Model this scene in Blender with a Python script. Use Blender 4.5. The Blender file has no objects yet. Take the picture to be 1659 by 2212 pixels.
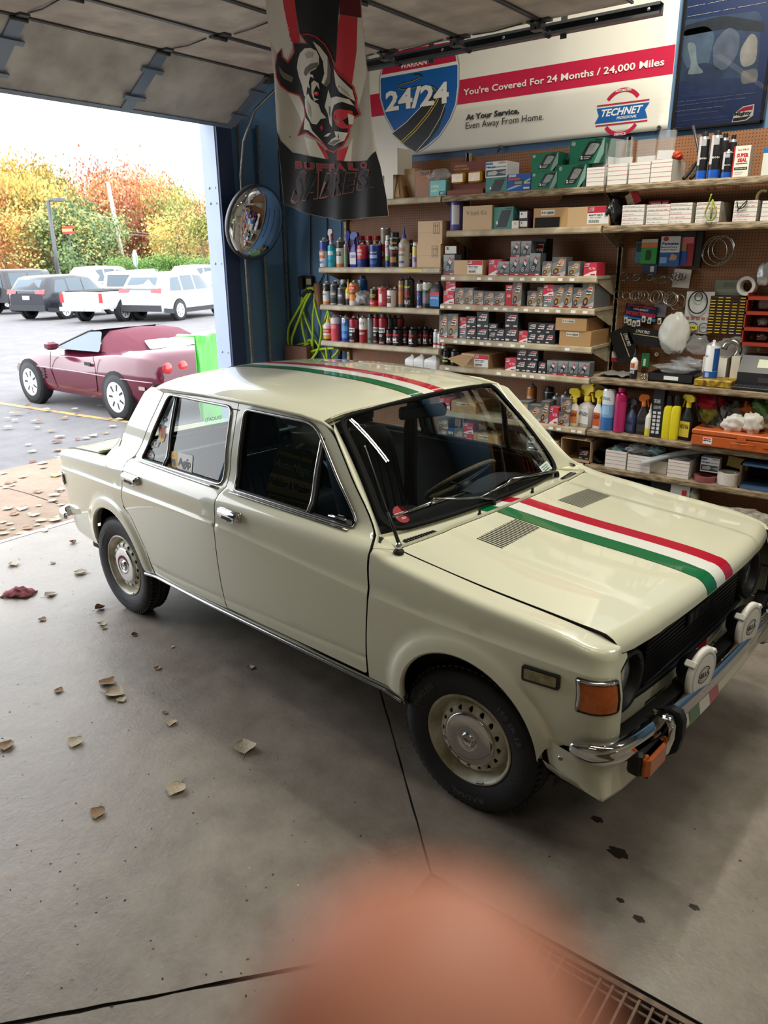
import bpy,bmesh,math,random
import numpy as np
from math import sin,cos,pi,radians,sqrt,atan2
from mathutils import Vector,Matrix,Euler
from mathutils.geometry import delaunay_2d_cdt
from mathutils import noise
random.seed(7)
S=bpy.context.scene
COL=S.collection
# ------------------------------------------------------------ camera
W_PX,H_PX=1659,2212
CAR_YAW=radians(-5.611)
CAMX=np.array([3.555,-2.977,1.962])
YAW,PITCH,ROLL,FPX=radians(-37.519),radians(18.844),radians(-0.616),1632.2
def _basis():
 sy,cy,sp,cp=sin(YAW),cos(YAW),sin(PITCH),cos(PITCH)
 f=np.array([sy*cp,cy*cp,-sp]);r=np.array([cy,-sy,0.]);u=np.cross(r,f)
 return cos(ROLL)*r+sin(ROLL)*u,-sin(ROLL)*r+cos(ROLL)*u,f
CR,CU,CF=_basis()
cam=bpy.data.cameras.new('camera');camo=bpy.data.objects.new('camera',cam);COL.objects.link(camo)
camo.matrix_world=Matrix([[CR[i],CU[i],-CF[i],CAMX[i]]for i in range(3)]+[[0,0,0,1]])
cam.sensor_fit='VERTICAL';cam.sensor_height=36.0;cam.lens=36.0*FPX/H_PX
cam.clip_start=0.005;cam.clip_end=400
cam.dof.use_dof=True;cam.dof.focus_distance=4.3;cam.dof.aperture_fstop=cam.lens/4.2
S.camera=camo
# ------------------------------------------------------------ sky: bright overcast
w=bpy.data.worlds.new('World');S.world=w;w.use_nodes=True
bg=w.node_tree.nodes['Background']
bg.inputs['Color'].default_value=(0.93,0.965,1.0,1);bg.inputs['Strength'].default_value=5.7
S.view_settings.view_transform='Standard';S.view_settings.look='None'
S.view_settings.gamma=1.0;S.view_settings.exposure=0.0;S.view_settings.use_curve_mapping=False
S.cycles.max_bounces=8;S.cycles.diffuse_bounces=4;S.cycles.glossy_bounces=4
S.cycles.transmission_bounces=8;S.cycles.transparent_max_bounces=16
S.cycles.caustics_reflective=False;S.cycles.caustics_refractive=False
S.cycles.sample_clamp_indirect=4.0
# ------------------------------------------------------------ fluorescent tube pair under the ceiling, plus added unseen fill strips
def strip_light(name,loc,length,watts,rz=0.0,width=0.035,color=(1.0,0.955,0.82)):
 L=bpy.data.lights.new(name,'AREA');L.shape='RECTANGLE';L.size=length;L.size_y=width
 L.energy=watts;L.color=color
 o=bpy.data.objects.new(name,L);o.location=loc;o.rotation_euler=(0,0,rz);COL.objects.link(o);return o
TUBES_FILLS=[(2.90,.065,4.2,0,.95,22),(2.90,.135,4.2,0,.95,22),(2.15,1.0,4.2,1.57,1.7,80),(3.3,-1.55,4.2,0,2.4,20),(5.9,-1.5,4.2,0,2.4,12),(3.4,-3.7,4.2,0,2.4,12),(5.7,.4,4.2,0,1.2,34)]  # leading pair are the tubes; later strips are added fill for shelves and floor
for x,y,z,rz,ln,wt in TUBES_FILLS:strip_light('tube_fill_light',(x,y,z-0.06),ln,wt,rz)
# ------------------------------------------------------------ helpers: pixels to points on known planes
def ray_dir(px,py):return CF+CR*(px-W_PX/2)/FPX-CU*(py-H_PX/2)/FPX
def on_plane(px,py,ax,val):
 d=ray_dir(px,py);t=(val-CAMX[ax])/d[ax];return CAMX+t*d
def onv(px,py,v):
 P=on_plane(px,py,1,v);return P[0],P[2]
def onf(px,py,z=0.0):
 P=on_plane(px,py,2,z);return P[0],P[1]
# ------------------------------------------------------------ materials
_M={}
def srgb(c):
 return tuple((x/12.92 if x<=.04045 else((x+.055)/1.055)**2.4)for x in[v/255 for v in c])
def mat(name,rgb=(128,128,128),rough=.5,metal=0.,coat=0.,noise_amt=0.,noise_scale=8.,bump=0.,bump_scale=60.,rgb2=None,emit=0.,trans=0.,alpha=1.,ior=1.45,sss=0.,spec=.5,stretch=None):
 if name in _M:return _M[name]
 m=bpy.data.materials.new(name);m.use_nodes=True;nt=m.node_tree;b=nt.nodes['Principled BSDF']
 c=srgb(rgb);b.inputs['Base Color'].default_value=(*c,1)
 b.inputs['Roughness'].default_value=rough;b.inputs['Metallic'].default_value=metal
 b.inputs['Coat Weight'].default_value=coat;b.inputs['Coat Roughness'].default_value=.03
 b.inputs['IOR'].default_value=ior;b.inputs['Specular IOR Level'].default_value=spec
 b.inputs['Transmission Weight'].default_value=trans;b.inputs['Alpha'].default_value=alpha
 if sss:b.inputs['Subsurface Weight'].default_value=sss;b.inputs['Subsurface Radius'].default_value=(.02,.006,.003);b.inputs['Subsurface Scale'].default_value=.5
 if emit:b.inputs['Emission Color'].default_value=(*c,1);b.inputs['Emission Strength'].default_value=emit
 if noise_amt or bump:
  tc=nt.nodes.new('ShaderNodeTexCoord');mp=nt.nodes.new('ShaderNodeMapping');nt.links.new(tc.outputs['Object'],mp.inputs['Vector'])
  if stretch:mp.inputs['Scale'].default_value=stretch
 if noise_amt:
  n=nt.nodes.new('ShaderNodeTexNoise');n.inputs['Scale'].default_value=noise_scale;n.inputs['Detail'].default_value=5
  nt.links.new(mp.outputs[0],n.inputs['Vector'])
  r=nt.nodes.new('ShaderNodeValToRGB');r.color_ramp.elements[0].position=.35;r.color_ramp.elements[1].position=.68
  c2=srgb(rgb2)if rgb2 else tuple(x*(1-noise_amt)for x in c)
  r.color_ramp.elements[0].color=(*c2,1);r.color_ramp.elements[1].color=(*c,1)
  nt.links.new(n.outputs['Fac'],r.inputs['Fac']);nt.links.new(r.outputs['Color'],b.inputs['Base Color'])
 if bump:
  n2=nt.nodes.new('ShaderNodeTexNoise');n2.inputs['Scale'].default_value=bump_scale;n2.inputs['Detail'].default_value=4
  nt.links.new(mp.outputs[0],n2.inputs['Vector'])
  bp=nt.nodes.new('ShaderNodeBump');bp.inputs['Strength'].default_value=bump;bp.inputs['Distance'].default_value=.01
  nt.links.new(n2.outputs['Fac'],bp.inputs['Height']);nt.links.new(bp.outputs[0],b.inputs['Normal'])
 _M[name]=m;return m
def col(rgb,rough=.45,**k):
 return mat('paint_%d_%d_%d_%d'%(*rgb,int(rough*100)),rgb,rough,**k)
def thin_glass(name,tint=(1,1,1),refl=.08,dark=.0):
 """window pane: a thin sheet that lets light through and mirrors by Fresnel"""
 if name in _M:return _M[name]
 m=bpy.data.materials.new(name);m.use_nodes=True;nt=m.node_tree
 for n in list(nt.nodes):nt.nodes.remove(n)
 o=nt.nodes.new('ShaderNodeOutputMaterial');mix=nt.nodes.new('ShaderNodeMixShader')
 t=nt.nodes.new('ShaderNodeBsdfTransparent');t.inputs['Color'].default_value=(*tint,1)
 g=nt.nodes.new('ShaderNodeBsdfGlossy');g.inputs['Roughness'].default_value=.01
 f=nt.nodes.new('ShaderNodeFresnel');f.inputs['IOR'].default_value=1.0+refl*6
 nt.links.new(f.outputs[0],mix.inputs[0]);nt.links.new(t.outputs[0],mix.inputs[1]);nt.links.new(g.outputs[0],mix.inputs[2])
 nt.links.new(mix.outputs[0],o.inputs['Surface']);_M[name]=m;return m
# ------------------------------------------------------------ helpers: objects
def tag(o,label=None,cat=None,group=None,kind=None):
 if label:o['label']=label
 if cat:o['category']=cat
 if group:o['group']=group
 if kind:o['kind']=kind
 return o
def empty(name,loc=(0,0,0),rz=0.,label=None,cat=None,group=None,rot=None):
 o=bpy.data.objects.new(name,None);o.empty_display_size=.05;COL.objects.link(o)
 o.location=loc;o.rotation_euler=rot if rot else(0,0,rz);return tag(o,label,cat,group)
def link_mesh(name,me,parent=None,loc=None,rot=None):
 o=bpy.data.objects.new(name,me);COL.objects.link(o)
 if parent is not None:o.parent=parent
 if loc is not None:o.location=loc
 if rot is not None:o.rotation_euler=rot
 return o
def copy_tree(o,parent=None):
 c=o.copy();COL.objects.link(c);c.parent=parent
 for ch in list(o.children):copy_tree(ch,c)
 return c
class MB:
 """collects shapes into one mesh"""
 def __init__(s):s.v=[];s.f=[];s.m=[];s.sm=[];s.mats=[]
 def mi(s,m):
  if m not in s.mats:s.mats.append(m)
  return s.mats.index(m)
 def add(s,vs,fs,m,smooth=False):
  n=len(s.v);k=s.mi(m);s.v.extend([tuple(map(float,p))for p in vs])
  for f in fs:s.f.append(tuple(n+i for i in f));s.m.append(k);s.sm.append(smooth)
  return s
 def box(s,x0,x1,y0,y1,z0,z1,m,M=None):
  vs=[(x,y,z)for z in(z0,z1)for y in(y0,y1)for x in(x0,x1)]
  if M is not None:vs=[tuple(M@Vector(p))for p in vs]
  return s.add(vs,[(0,2,3,1),(4,5,7,6),(0,1,5,4),(2,6,7,3),(0,4,6,2),(1,3,7,5)],m)
 def bbox(s,x0,x1,y0,y1,z0,z1,m,r=.004,M=None):
  """box with rounded vertical and horizontal edges (one chamfer)"""
  vs=[];fs=[]
  for(z,d)in((z0,r),(z0+r,0),(z1-r,0),(z1,r)):
   a,b,c,e=x0+d,x1-d,y0+d,y1-d
   ring=[(a+r,c),(b-r,c),(b,c+r),(b,e-r),(b-r,e),(a+r,e),(a,e-r),(a,c+r)]
   vs+=[(x,y,z)for x,y in ring]
  for k in range(3):
   for i in range(8):fs.append((k*8+i,k*8+(i+1)%8,k*8+8+(i+1)%8,k*8+8+i))
  fs.append(tuple(range(7,-1,-1)));fs.append(tuple(range(24,32)))
  if M is not None:vs=[tuple(M@Vector(p))for p in vs]
  return s.add(vs,fs,m)
 def lathe(s,prof,m,n=20,M=None,smooth=True,mats=None,a0=0.,a1=2*pi):
  """prof: list of (r,z); mats: one material per band"""
  full=abs(a1-a0-2*pi)<1e-6;cnt=n if full else n+1
  vs=[]
  for(r,z)in prof:
   for i in range(cnt):
    a=a0+(a1-a0)*i/n;vs.append((r*cos(a),r*sin(a),z))
  if M is not None:vs=[tuple(M@Vector(p))for p in vs]
  base=len(s.v);s.v.extend(vs)
  for k in range(len(prof)-1):
   mm=s.mi(mats[k]if mats else m)
   for i in range(n):
    j=(i+1)%cnt
    s.f.append((base+k*cnt+i,base+k*cnt+j,base+(k+1)*cnt+j,base+(k+1)*cnt+i));s.m.append(mm);s.sm.append(smooth)
  return s
 def disc(s,r,z,m,n=20,M=None,up=True):
  vs=[(r*cos(2*pi*i/n),r*sin(2*pi*i/n),z)for i in range(n)]
  if M is not None:vs=[tuple(M@Vector(p))for p in vs]
  return s.add(vs,[tuple(range(n))if up else tuple(range(n-1,-1,-1))],m)
 def tube(s,pts,r,m,n=8,closed=False,rs=None,flat=None):
  pts=[Vector(p)for p in pts];N=len(pts);vs=[]
  prev=None
  for i,p in enumerate(pts):
   if closed:t=(pts[(i+1)%N]-pts[i-1])
   else:t=pts[min(i+1,N-1)]-pts[max(i-1,0)]
   t=t.normalized()if t.length>1e-9 else Vector((0,0,1))
   if prev is None:
    up=Vector((0,0,1))if abs(t.z)<.95 else Vector((1,0,0));a=t.cross(up).normalized()
   else:
    a=(prev-t*prev.dot(t));a=a.normalized()if a.length>1e-6 else t.orthogonal().normalized()
   prev=a;b=t.cross(a);rr=rs[i]if rs else r
   for k in range(n):
    an=2*pi*k/n;vs.append(p+a*(rr*cos(an))+b*(rr*sin(an)*(flat or 1)))
  fs=[]
  for i in range(N if closed else N-1):
   j=(i+1)%N
   for k in range(n):fs.append((i*n+k,i*n+(k+1)%n,j*n+(k+1)%n,j*n+k))
  if not closed:fs.append(tuple(range(n-1,-1,-1)));fs.append(tuple((N-1)*n+k for k in range(n)))
  return s.add(vs,fs,m,True)
 def grid(s,P,m,smooth=True,closed_u=False,closed_v=False):
  """P[i][j] rows of points"""
  a,b=len(P),len(P[0]);vs=[q for row in P for q in row];fs=[]
  for i in range(a if closed_u else a-1):
   for j in range(b if closed_v else b-1):
    i2,j2=(i+1)%a,(j+1)%b;fs.append((i*b+j,i2*b+j,i2*b+j2,i*b+j2))
  return s.add(vs,fs,m,smooth)
 def prism(s,poly,y0,y1,m,M=None,axis='y'):
  """poly: (x,z) outline extruded along y"""
  n=len(poly);vs=[(x,y0,z)for x,z in poly]+[(x,y1,z)for x,z in poly]
  if axis=='z':vs=[(x,z,y)for x,y,z in vs]
  if axis=='x':vs=[(y,x,z)for x,y,z in vs]
  if M is not None:vs=[tuple(M@Vector(p))for p in vs]
  fs=[tuple(range(n)),tuple(range(2*n-1,n-1,-1))]+[(i,i+n,(i+1)%n+n,(i+1)%n)for i in range(n)]
  return s.add(vs,fs,m)
 def mesh(s,name):
  me=bpy.data.meshes.new(name);me.from_pydata(s.v,[],s.f)
  for m in s.mats:me.materials.append(m)
  me.polygons.foreach_set('material_index',s.m);me.polygons.foreach_set('use_smooth',s.sm);me.update();return me
 def build(s,name,parent=None,loc=None,rot=None,fix=True):
  me=s.mesh(name)
  if fix:
   b=bmesh.new();b.from_mesh(me);bmesh.ops.recalc_face_normals(b,faces=b.faces);b.to_mesh(me);b.free()
  return link_mesh(name,me,parent,loc,rot)
def pch(xs,ys):
 """monotone cubic interpolation"""
 xs=np.array(xs,float);ys=np.array(ys,float);h=np.diff(xs);d=np.diff(ys)/h;m=np.zeros(len(xs))
 for i in range(1,len(xs)-1):
  if d[i-1]*d[i]>0:
   w1=2*h[i]+h[i-1];w2=h[i]+2*h[i-1];m[i]=(w1+w2)/(w1/d[i-1]+w2/d[i])
 m[0],m[-1]=d[0],d[-1]
 def f(x):
  x=np.clip(x,xs[0],xs[-1]);i=np.clip(np.searchsorted(xs,x)-1,0,len(h)-1);t=(x-xs[i])/h[i]
  return float((2*t**3-3*t**2+1)*ys[i]+(t**3-2*t**2+t)*h[i]*m[i]+(-2*t**3+3*t**2)*ys[i+1]+(t**3-t**2)*h[i]*m[i+1])
 return f
def sstep(t):t=min(1.,max(0.,t));return t*t*(3-2*t)
def lerp(a,b,t):return a+(b-a)*t
def arc(cx,cy,r,a0,a1,n=6):return[(cx+r*cos(radians(a0+(a1-a0)*i/n)),cy+r*sin(radians(a0+(a1-a0)*i/n)))for i in range(n+1)]
def rrect(x0,x1,y0,y1,r,n=4):
 return arc(x1-r,y1-r,r,0,90,n)+arc(x0+r,y1-r,r,90,180,n)+arc(x0+r,y0+r,r,180,270,n)+arc(x1-r,y0+r,r,270,360,n)
def rpoly(pts,rs,n=4):
 """round the corners of a polygon"""
 out=[];N=len(pts)
 for i in range(N):
  p=np.array(pts[i],float);a=np.array(pts[i-1],float);b=np.array(pts[(i+1)%N],float)
  r=rs[i]if hasattr(rs,'__len__')else rs
  if r<=0:out.append(tuple(p));continue
  u=(a-p);v=(b-p);lu,lv=np.linalg.norm(u),np.linalg.norm(v);d=min(r,lu*.45,lv*.45);A=p+u/lu*d;B=p+v/lv*d
  for k in range(n+1):
   t=k/n;out.append(tuple((1-t)**2*A+2*t*(1-t)*p+t*t*B))
 return out
def inpoly(X,Y,poly):
 P=np.array(poly,float);x0,y0=P[:,0],P[:,1];x1,y1=np.roll(x0,-1),np.roll(y0,-1)
 ins=np.zeros(len(X),bool)
 for a,b,c,d in zip(x0,y0,x1,y1):
  if b==d:continue
  t=((b>Y)!=(d>Y));xi=(c-a)*(Y-b)/(d-b)+a;ins^=t&(X<xi)
 return ins
def subdiv(poly,step,closed=True):
 out=[];N=len(poly)
 for i in range(N if closed else N-1):
  a,b=np.array(poly[i],float),np.array(poly[(i+1)%N],float);L=np.linalg.norm(b-a);n=max(1,int(math.ceil(L/step)))
  out+=[tuple(a+(b-a)*k/n)for k in range(n)]
 if not closed:out.append(tuple(poly[-1]))
 return out
def cdt(poly,holes=(),step=None,extra=()):
 """triangulate an outline with holes; returns 2-D points and triangles and boundary loops"""
 loops=[subdiv(poly,step)if step else list(poly)]+[subdiv(h,step)if step else list(h)for h in holes]
 pts=[];edges=[];idx=[]
 for L in loops:
  n0=len(pts);pts+=L;edges+=[(n0+i,n0+(i+1)%len(L))for i in range(len(L))];idx.append(list(range(n0,n0+len(L))))
 EX=[]
 for e in extra:
  es=subdiv(e,step or 1e9,closed=False);E=np.array(es);ok=inpoly(E[:,0],E[:,1],poly)
  for h in holes:ok&=~inpoly(E[:,0],E[:,1],h)
  EX+=[es[i]for i in range(len(es))if ok[i]]
 if EX:
  B=np.array(pts);E=np.array(EX);k=np.min((E[:,None,0]-B[None,:,0])**2+(E[:,None,1]-B[None,:,1])**2,axis=1)>(min(step or .01,.03)*.3)**2
  EX=[e for e,q in zip(EX,k)if q]
 if step:
  P=np.array(loops[0]);xs=np.arange(P[:,0].min()+step*.5,P[:,0].max(),step);ys=np.arange(P[:,1].min()+step*.5,P[:,1].max(),step)
  if len(xs)and len(ys):
   X,Y=np.meshgrid(xs,ys);X=X.ravel();Y=Y.ravel();ok=inpoly(X,Y,poly)
   for h in holes:ok&=~inpoly(X,Y,h)
   B=np.array(pts+EX);X=X[ok];Y=Y[ok]
   if len(X):
    d=np.min((X[:,None]-B[None,:,0])**2+(Y[:,None]-B[None,:,1])**2,axis=1);k=d>(step*.45)**2
    if EX:E=np.array(EX);k&=np.min((X[:,None]-E[None,:,0])**2+(Y[:,None]-E[None,:,1])**2,axis=1)>(step*.62)**2
    pts=pts+list(zip(X[k],Y[k]))
 pts=pts+EX
 r=delaunay_2d_cdt([Vector(p)for p in pts],edges,[],0,1e-6)
 V=np.array([tuple(v)for v in r[0]]);T=[tuple(f)for f in r[2]]
 back={}
 for new,olds in enumerate(r[3]):
  for o in olds:back[o]=new
 C=np.array([V[list(t)].mean(axis=0)for t in T])if T else np.zeros((0,2));ok=inpoly(C[:,0],C[:,1],poly)
 for h in holes:ok&=~inpoly(C[:,0],C[:,1],h)
 ar=lambda t:abs((V[t[1]][0]-V[t[0]][0])*(V[t[2]][1]-V[t[0]][1])-(V[t[2]][0]-V[t[0]][0])*(V[t[1]][1]-V[t[0]][1]))
 mn=(step*.02)**2*4 if step else 0
 T=[t for t,k in zip(T,ok)if k and ar(t)>mn]
 return V,T,[[back[i]for i in L]for L in idx]
def sheet(name,poly,fn,m,parent=None,holes=(),step=None,depth=0.,extra=(),inward=None,flip=False,smooth=True,mb=None,edge_mat=None):
 """a shaped panel: a 2-D outline (with holes) mapped into space by fn, its edge turned in by depth"""
 V,T,loops=cdt(poly,holes,step,extra)
 P=[tuple(fn(*p))for p in V]
 b=mb or MB()
 if flip:T=[t[::-1]for t in T]
 b.add(P,T,m,smooth)
 if depth:
  for li,L in enumerate(loops):
   A=[P[i]for i in L]
   if inward is not None:B=[tuple(Vector(a)+Vector(inward)*depth)for a in A]
   else:
    B=[]
    for i in L:
     x,y=V[i];e=1e-3;p0=Vector(fn(x,y));n=(Vector(fn(x+e,y))-p0).cross(Vector(fn(x,y+e))-p0)
     n=n.normalized()if n.length>1e-12 else Vector((0,0,1));B.append(tuple(Vector(fn(x,y))+n*(depth if flip else-depth)))
   n=len(A);fs=[(i,(i+1)%n,(i+1)%n+n,i+n)for i in range(n)]
   b.add(A+B,fs,edge_mat or m,True)
 if mb is not None:return mb
 return b.build(name,parent,fix=False)
# ------------------------------------------------------------ helpers: lettering (Blender's own font turned into flat meshes)
_T={}
def glyphs(txt,bold=0.0,res=2,italic=0.0,spacing=1.0):
 k=(txt,bold,res,italic,spacing)
 if k in _T:return _T[k]
 c=bpy.data.curves.new('t','FONT');c.body=txt;c.size=1.0;c.offset=bold;c.resolution_u=res;c.fill_mode='FRONT';c.shear=italic
 c.space_character=spacing;c.align_x='LEFT'
 o=bpy.data.objects.new('t',c);COL.objects.link(o);dg=bpy.context.evaluated_depsgraph_get();dg.update()
 me=o.evaluated_get(dg).to_mesh();V=np.array([tuple(v.co)[:2]for v in me.vertices]);F=[tuple(p.vertices)for p in me.polygons]
 o.evaluated_get(dg).to_mesh_clear();bpy.data.objects.remove(o);bpy.data.curves.remove(c)
 if len(V)==0:V=np.zeros((1,2));F=[]
 lo,hi=V.min(0),V.max(0);_T[k]=((V-lo)/np.maximum(hi-lo,1e-6),F,(hi-lo));return _T[k]
def text(mb,txt,x0,x1,y0,y1,m,fn,bold=.0,res=2,italic=0.,keep=False,spacing=1.0):
 """write txt inside the rectangle x0..x1, y0..y1 of the surface fn"""
 V,F,sz=glyphs(txt,bold,res,italic,spacing)
 if keep:
  s=min((x1-x0)/sz[0],(y1-y0)/sz[1]);w_,h_=sz[0]*s,sz[1]*s;cx,cy=(x0+x1)/2,(y0+y1)/2;x0,x1,y0,y1=cx-w_/2,cx+w_/2,cy-h_/2,cy+h_/2
 mb.add([fn(x0+(x1-x0)*a,y0+(y1-y0)*b)for a,b in V],F,m);return mb
# ============================================================ MATERIALS OF THE ROOM
def concrete(name,base,dark,rough=.45,scale=1.0,pits=True,bumpk=.35):
 m=bpy.data.materials.new(name);m.use_nodes=True;nt=m.node_tree;b=nt.nodes['Principled BSDF'];N=nt.nodes.new;L=nt.links.new
 tc=N('ShaderNodeTexCoord');ob=tc.outputs['Object']
 def nz(s,d,r=.55):
  n=N('ShaderNodeTexNoise');n.inputs['Scale'].default_value=s*scale;n.inputs['Detail'].default_value=d;n.inputs['Roughness'].default_value=r;L(ob,n.inputs['Vector']);return n
 a=nz(.9,6);c=nz(7,8,.65);f=nz(60,4,.7)
 r=N('ShaderNodeValToRGB');r.color_ramp.elements[0].position=.3;r.color_ramp.elements[1].position=.7
 r.color_ramp.elements[0].color=(*srgb(dark),1);r.color_ramp.elements[1].color=(*srgb(base),1)
 mx=N('ShaderNodeMix');mx.data_type='FLOAT';mx.inputs[0].default_value=.5;L(a.outputs['Fac'],mx.inputs[2]);L(c.outputs['Fac'],mx.inputs[3]);L(mx.outputs[0],r.inputs['Fac'])
 sp=N('ShaderNodeMix');sp.data_type='RGBA';sp.blend_type='OVERLAY';sp.inputs[0].default_value=.22;L(r.outputs['Color'],sp.inputs[6]);L(f.outputs['Color'],sp.inputs[7])
 out=sp.outputs[2]
 if pits:
  v=N('ShaderNodeTexVoronoi');v.inputs['Scale'].default_value=13*scale;v.inputs['Randomness'].default_value=1;L(ob,v.inputs['Vector'])
  g=nz(2.3,3);ad=N('ShaderNodeMath');ad.operation='MULTIPLY_ADD';L(g.outputs['Fac'],ad.inputs[0]);ad.inputs[1].default_value=-.34;ad.inputs[2].default_value=.19
  su=N('ShaderNodeMath');su.operation='LESS_THAN';L(v.outputs['Distance'],su.inputs[0]);L(ad.outputs[0],su.inputs[1])
  dm=N('ShaderNodeMix');dm.data_type='RGBA';L(su.outputs[0],dm.inputs[0]);L(out,dm.inputs[6]);dm.inputs[7].default_value=(*srgb((62,56,50)),1);out=dm.outputs[2]
 L(out,b.inputs['Base Color'])
 rr=N('ShaderNodeMapRange');rr.inputs['To Min'].default_value=rough-.12;rr.inputs['To Max'].default_value=rough+.18;L(c.outputs['Fac'],rr.inputs['Value']);L(rr.outputs[0],b.inputs['Roughness'])
 bp=N('ShaderNodeBump');bp.inputs['Strength'].default_value=bumpk;bp.inputs['Distance'].default_value=.004;L(f.outputs['Fac'],bp.inputs['Height'])
 b2=N('ShaderNodeBump');b2.inputs['Strength'].default_value=bumpk;b2.inputs['Distance'].default_value=.012;L(c.outputs['Fac'],b2.inputs['Height']);L(bp.outputs[0],b2.inputs['Normal']);L(b2.outputs[0],b.inputs['Normal'])
 return m
M_FLOOR=concrete('floor_concrete',(152,142,132),(98,90,80),.42)
M_APRON=concrete('apron_concrete',(158,136,116),(112,92,76),.8,1.6,False)
M_ASPH=concrete('asphalt',(112,110,112),(84,82,84),.85,3.0,False)
M_PIT=mat('pit_dark',(40,36,31),.9)
M_BLUE=mat('wall_blue',(92,128,166),.55,noise_amt=.12,noise_scale=1.5,bump=.15,bump_scale=30)
M_NAVY=mat('wall_navy',(52,68,104),.5,noise_amt=.15,noise_scale=2)
M_JAMB=mat('jamb_paint',(170,186,212),.35,noise_amt=.06,noise_scale=4)
M_CEIL=mat('ceiling_paint',(170,168,160),.8)
M_STEEL=mat('steel_grey',(110,112,112),.4,.8,noise_amt=.3,noise_scale=30)
M_STEELD=mat('steel_dark',(84,86,90),.45,.6)
M_GALV=mat('galvanised',(150,152,150),.45,.7,noise_amt=.35,noise_scale=40)
M_DOOR=mat('door_panel_grey',(200,199,200),.5,noise_amt=.38,noise_scale=3.5,rgb2=(150,149,150),bump=.12,bump_scale=25)
M_DOORH=mat('door_panel_tan',(206,200,194),.6,noise_amt=.3,noise_scale=4,rgb2=(164,156,150),bump=.1,bump_scale=20)
M_RIB=mat('door_rib',(120,136,160),.4,.3)
M_BLACK=mat('black_plastic',(24,24,26),.45)
M_RUB=mat('rubber_black',(22,23,25),.6)
M_WHITE=mat('white_card',(226,224,218),.6)
M_CARD=mat('cardboard',(184,152,116),.8,noise_amt=.12,noise_scale=12)
def struct(name,mb,parent=None,label=None,fix=True):
 o=mb.build(name,parent,fix=fix)
 if parent is None:tag(o,label or None,kind='structure')
 return o
# ------------------------------------------------------------ floor: three slabs, sawn joints, a drain pit
fl=empty('floor');tag(fl,'worn grey concrete garage floor with sawn joints',kind='structure')
def rough_line(a,b,n,amp,off,seed):
 rnd=random.Random(seed);a=np.array(a);b=np.array(b);d=(b-a)/np.linalg.norm(b-a);nn=np.array([-d[1],d[0]])
 return[tuple(a+(b-a)*k/n+nn*(off+(rnd.uniform(-amp,amp)if 0<k<n else 0)))for k in range(n+1)]
J1a,J1b=(2.45,-1.30),(-1.62,2.60)
J2a,J2b=(2.40,-1.76),(-1.30,-6.05)
A=rough_line(J1a,J1b,90,.0016,-.0035,1);B=rough_line(J1a,J1b,90,.0016,.0035,2)
C=rough_line(J2a,J2b,90,.0028,.0065,3);D=rough_line(J2a,J2b,90,.0028,-.0065,4)
if(np.array(A[5])-np.array(B[5]))[1]<0:A,B=B,A
north=A+[(8.1,2.6),(8.1,-1.30)]
Cw,Ce=(C,D)if C[5][0]<D[5][0]else(D,C)
west=B+[(-1.80,2.6),(-1.80,-6.05)]+Cw[::-1]+[(2.45,-1.76)]
south=Ce+[(8.1,-6.05),(8.1,-1.76)]
for poly in(north,west,south):
 sheet('slab',poly,lambda x,y:(x,y,0.0),M_FLOOR,fl,depth=.012,flip=False,smooth=False,inward=(0,0,-1),edge_mat=M_PIT)
sb=MB()
sheet('x',[(-1.80,-6.1),(8.15,-6.1),(8.15,2.62),(-1.80,2.62)],lambda x,y:(x,y,-.011),M_PIT,holes=[[(2.45,-1.76),(8.1,-1.76),(8.1,-1.30),(2.45,-1.30)]],mb=sb,smooth=False)
sb.box(-1.80,8.15,-6.1,2.62,-.5,-.42,M_PIT)
sb.box(2.40,2.45,-1.80,-1.26,-.45,-.012,M_PIT).box(2.45,8.1,-1.80,-1.76,-.45,-.012,M_PIT).box(2.45,8.1,-1.30,-1.26,-.45,-.012,M_PIT)
sb.build('sub_base',fl,fix=False)
# steel grating over the drain
gr=empty('drain_grate',(2.45,-1.53,0),label='rusty welded steel drain grate set into the floor in the near corner',cat='grate')
M_GRATE=mat('grate_rust',(112,92,78),.6,.4,noise_amt=.4,noise_scale=40)
rod=MB().tube([(0,0,0),(5.6,0,0)],.005,M_GRATE,6).mesh('long_rod')
for v in(-1.335,-1.355-.005,-1.49,-1.61,-1.72):
 link_mesh('long_rod',rod,gr,(.01,v+1.53,-.012))
barm=MB().box(-.0035,.0035,-.215,.215,-.035,0,M_GRATE).mesh('cross_bar')
bent=MB().grid([[(x+.018*sin(max(0,min(1,(y+.2)/.3))*pi),y,z)for z in(0,-.035)]for y in np.linspace(-.215,.215,16)for x in(0.,)],M_GRATE).mesh('bent_bar')
for i in range(76):
 x=.04+i*.0375
 o=link_mesh('cross_bar',bent if i in(13,14)else barm,gr,(x,0,-.006));o.location.y=.0
MB().box(0,2.9,.205,.222,-.04,-.002,M_GRATE).build('edge_bar',gr)
MB().box(0,2.9,-.222,-.205,-.04,-.002,M_GRATE).build('edge_bar',gr)
# threshold angle
struct('trim_1',MB().box(-1.835,-1.79,-2.4,1.62,-.05,.003,mat('threshold_steel',(196,192,190),.35,.7,noise_amt=.2,noise_scale=12)),label='worn steel angle along the edge of the garage floor')
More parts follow.
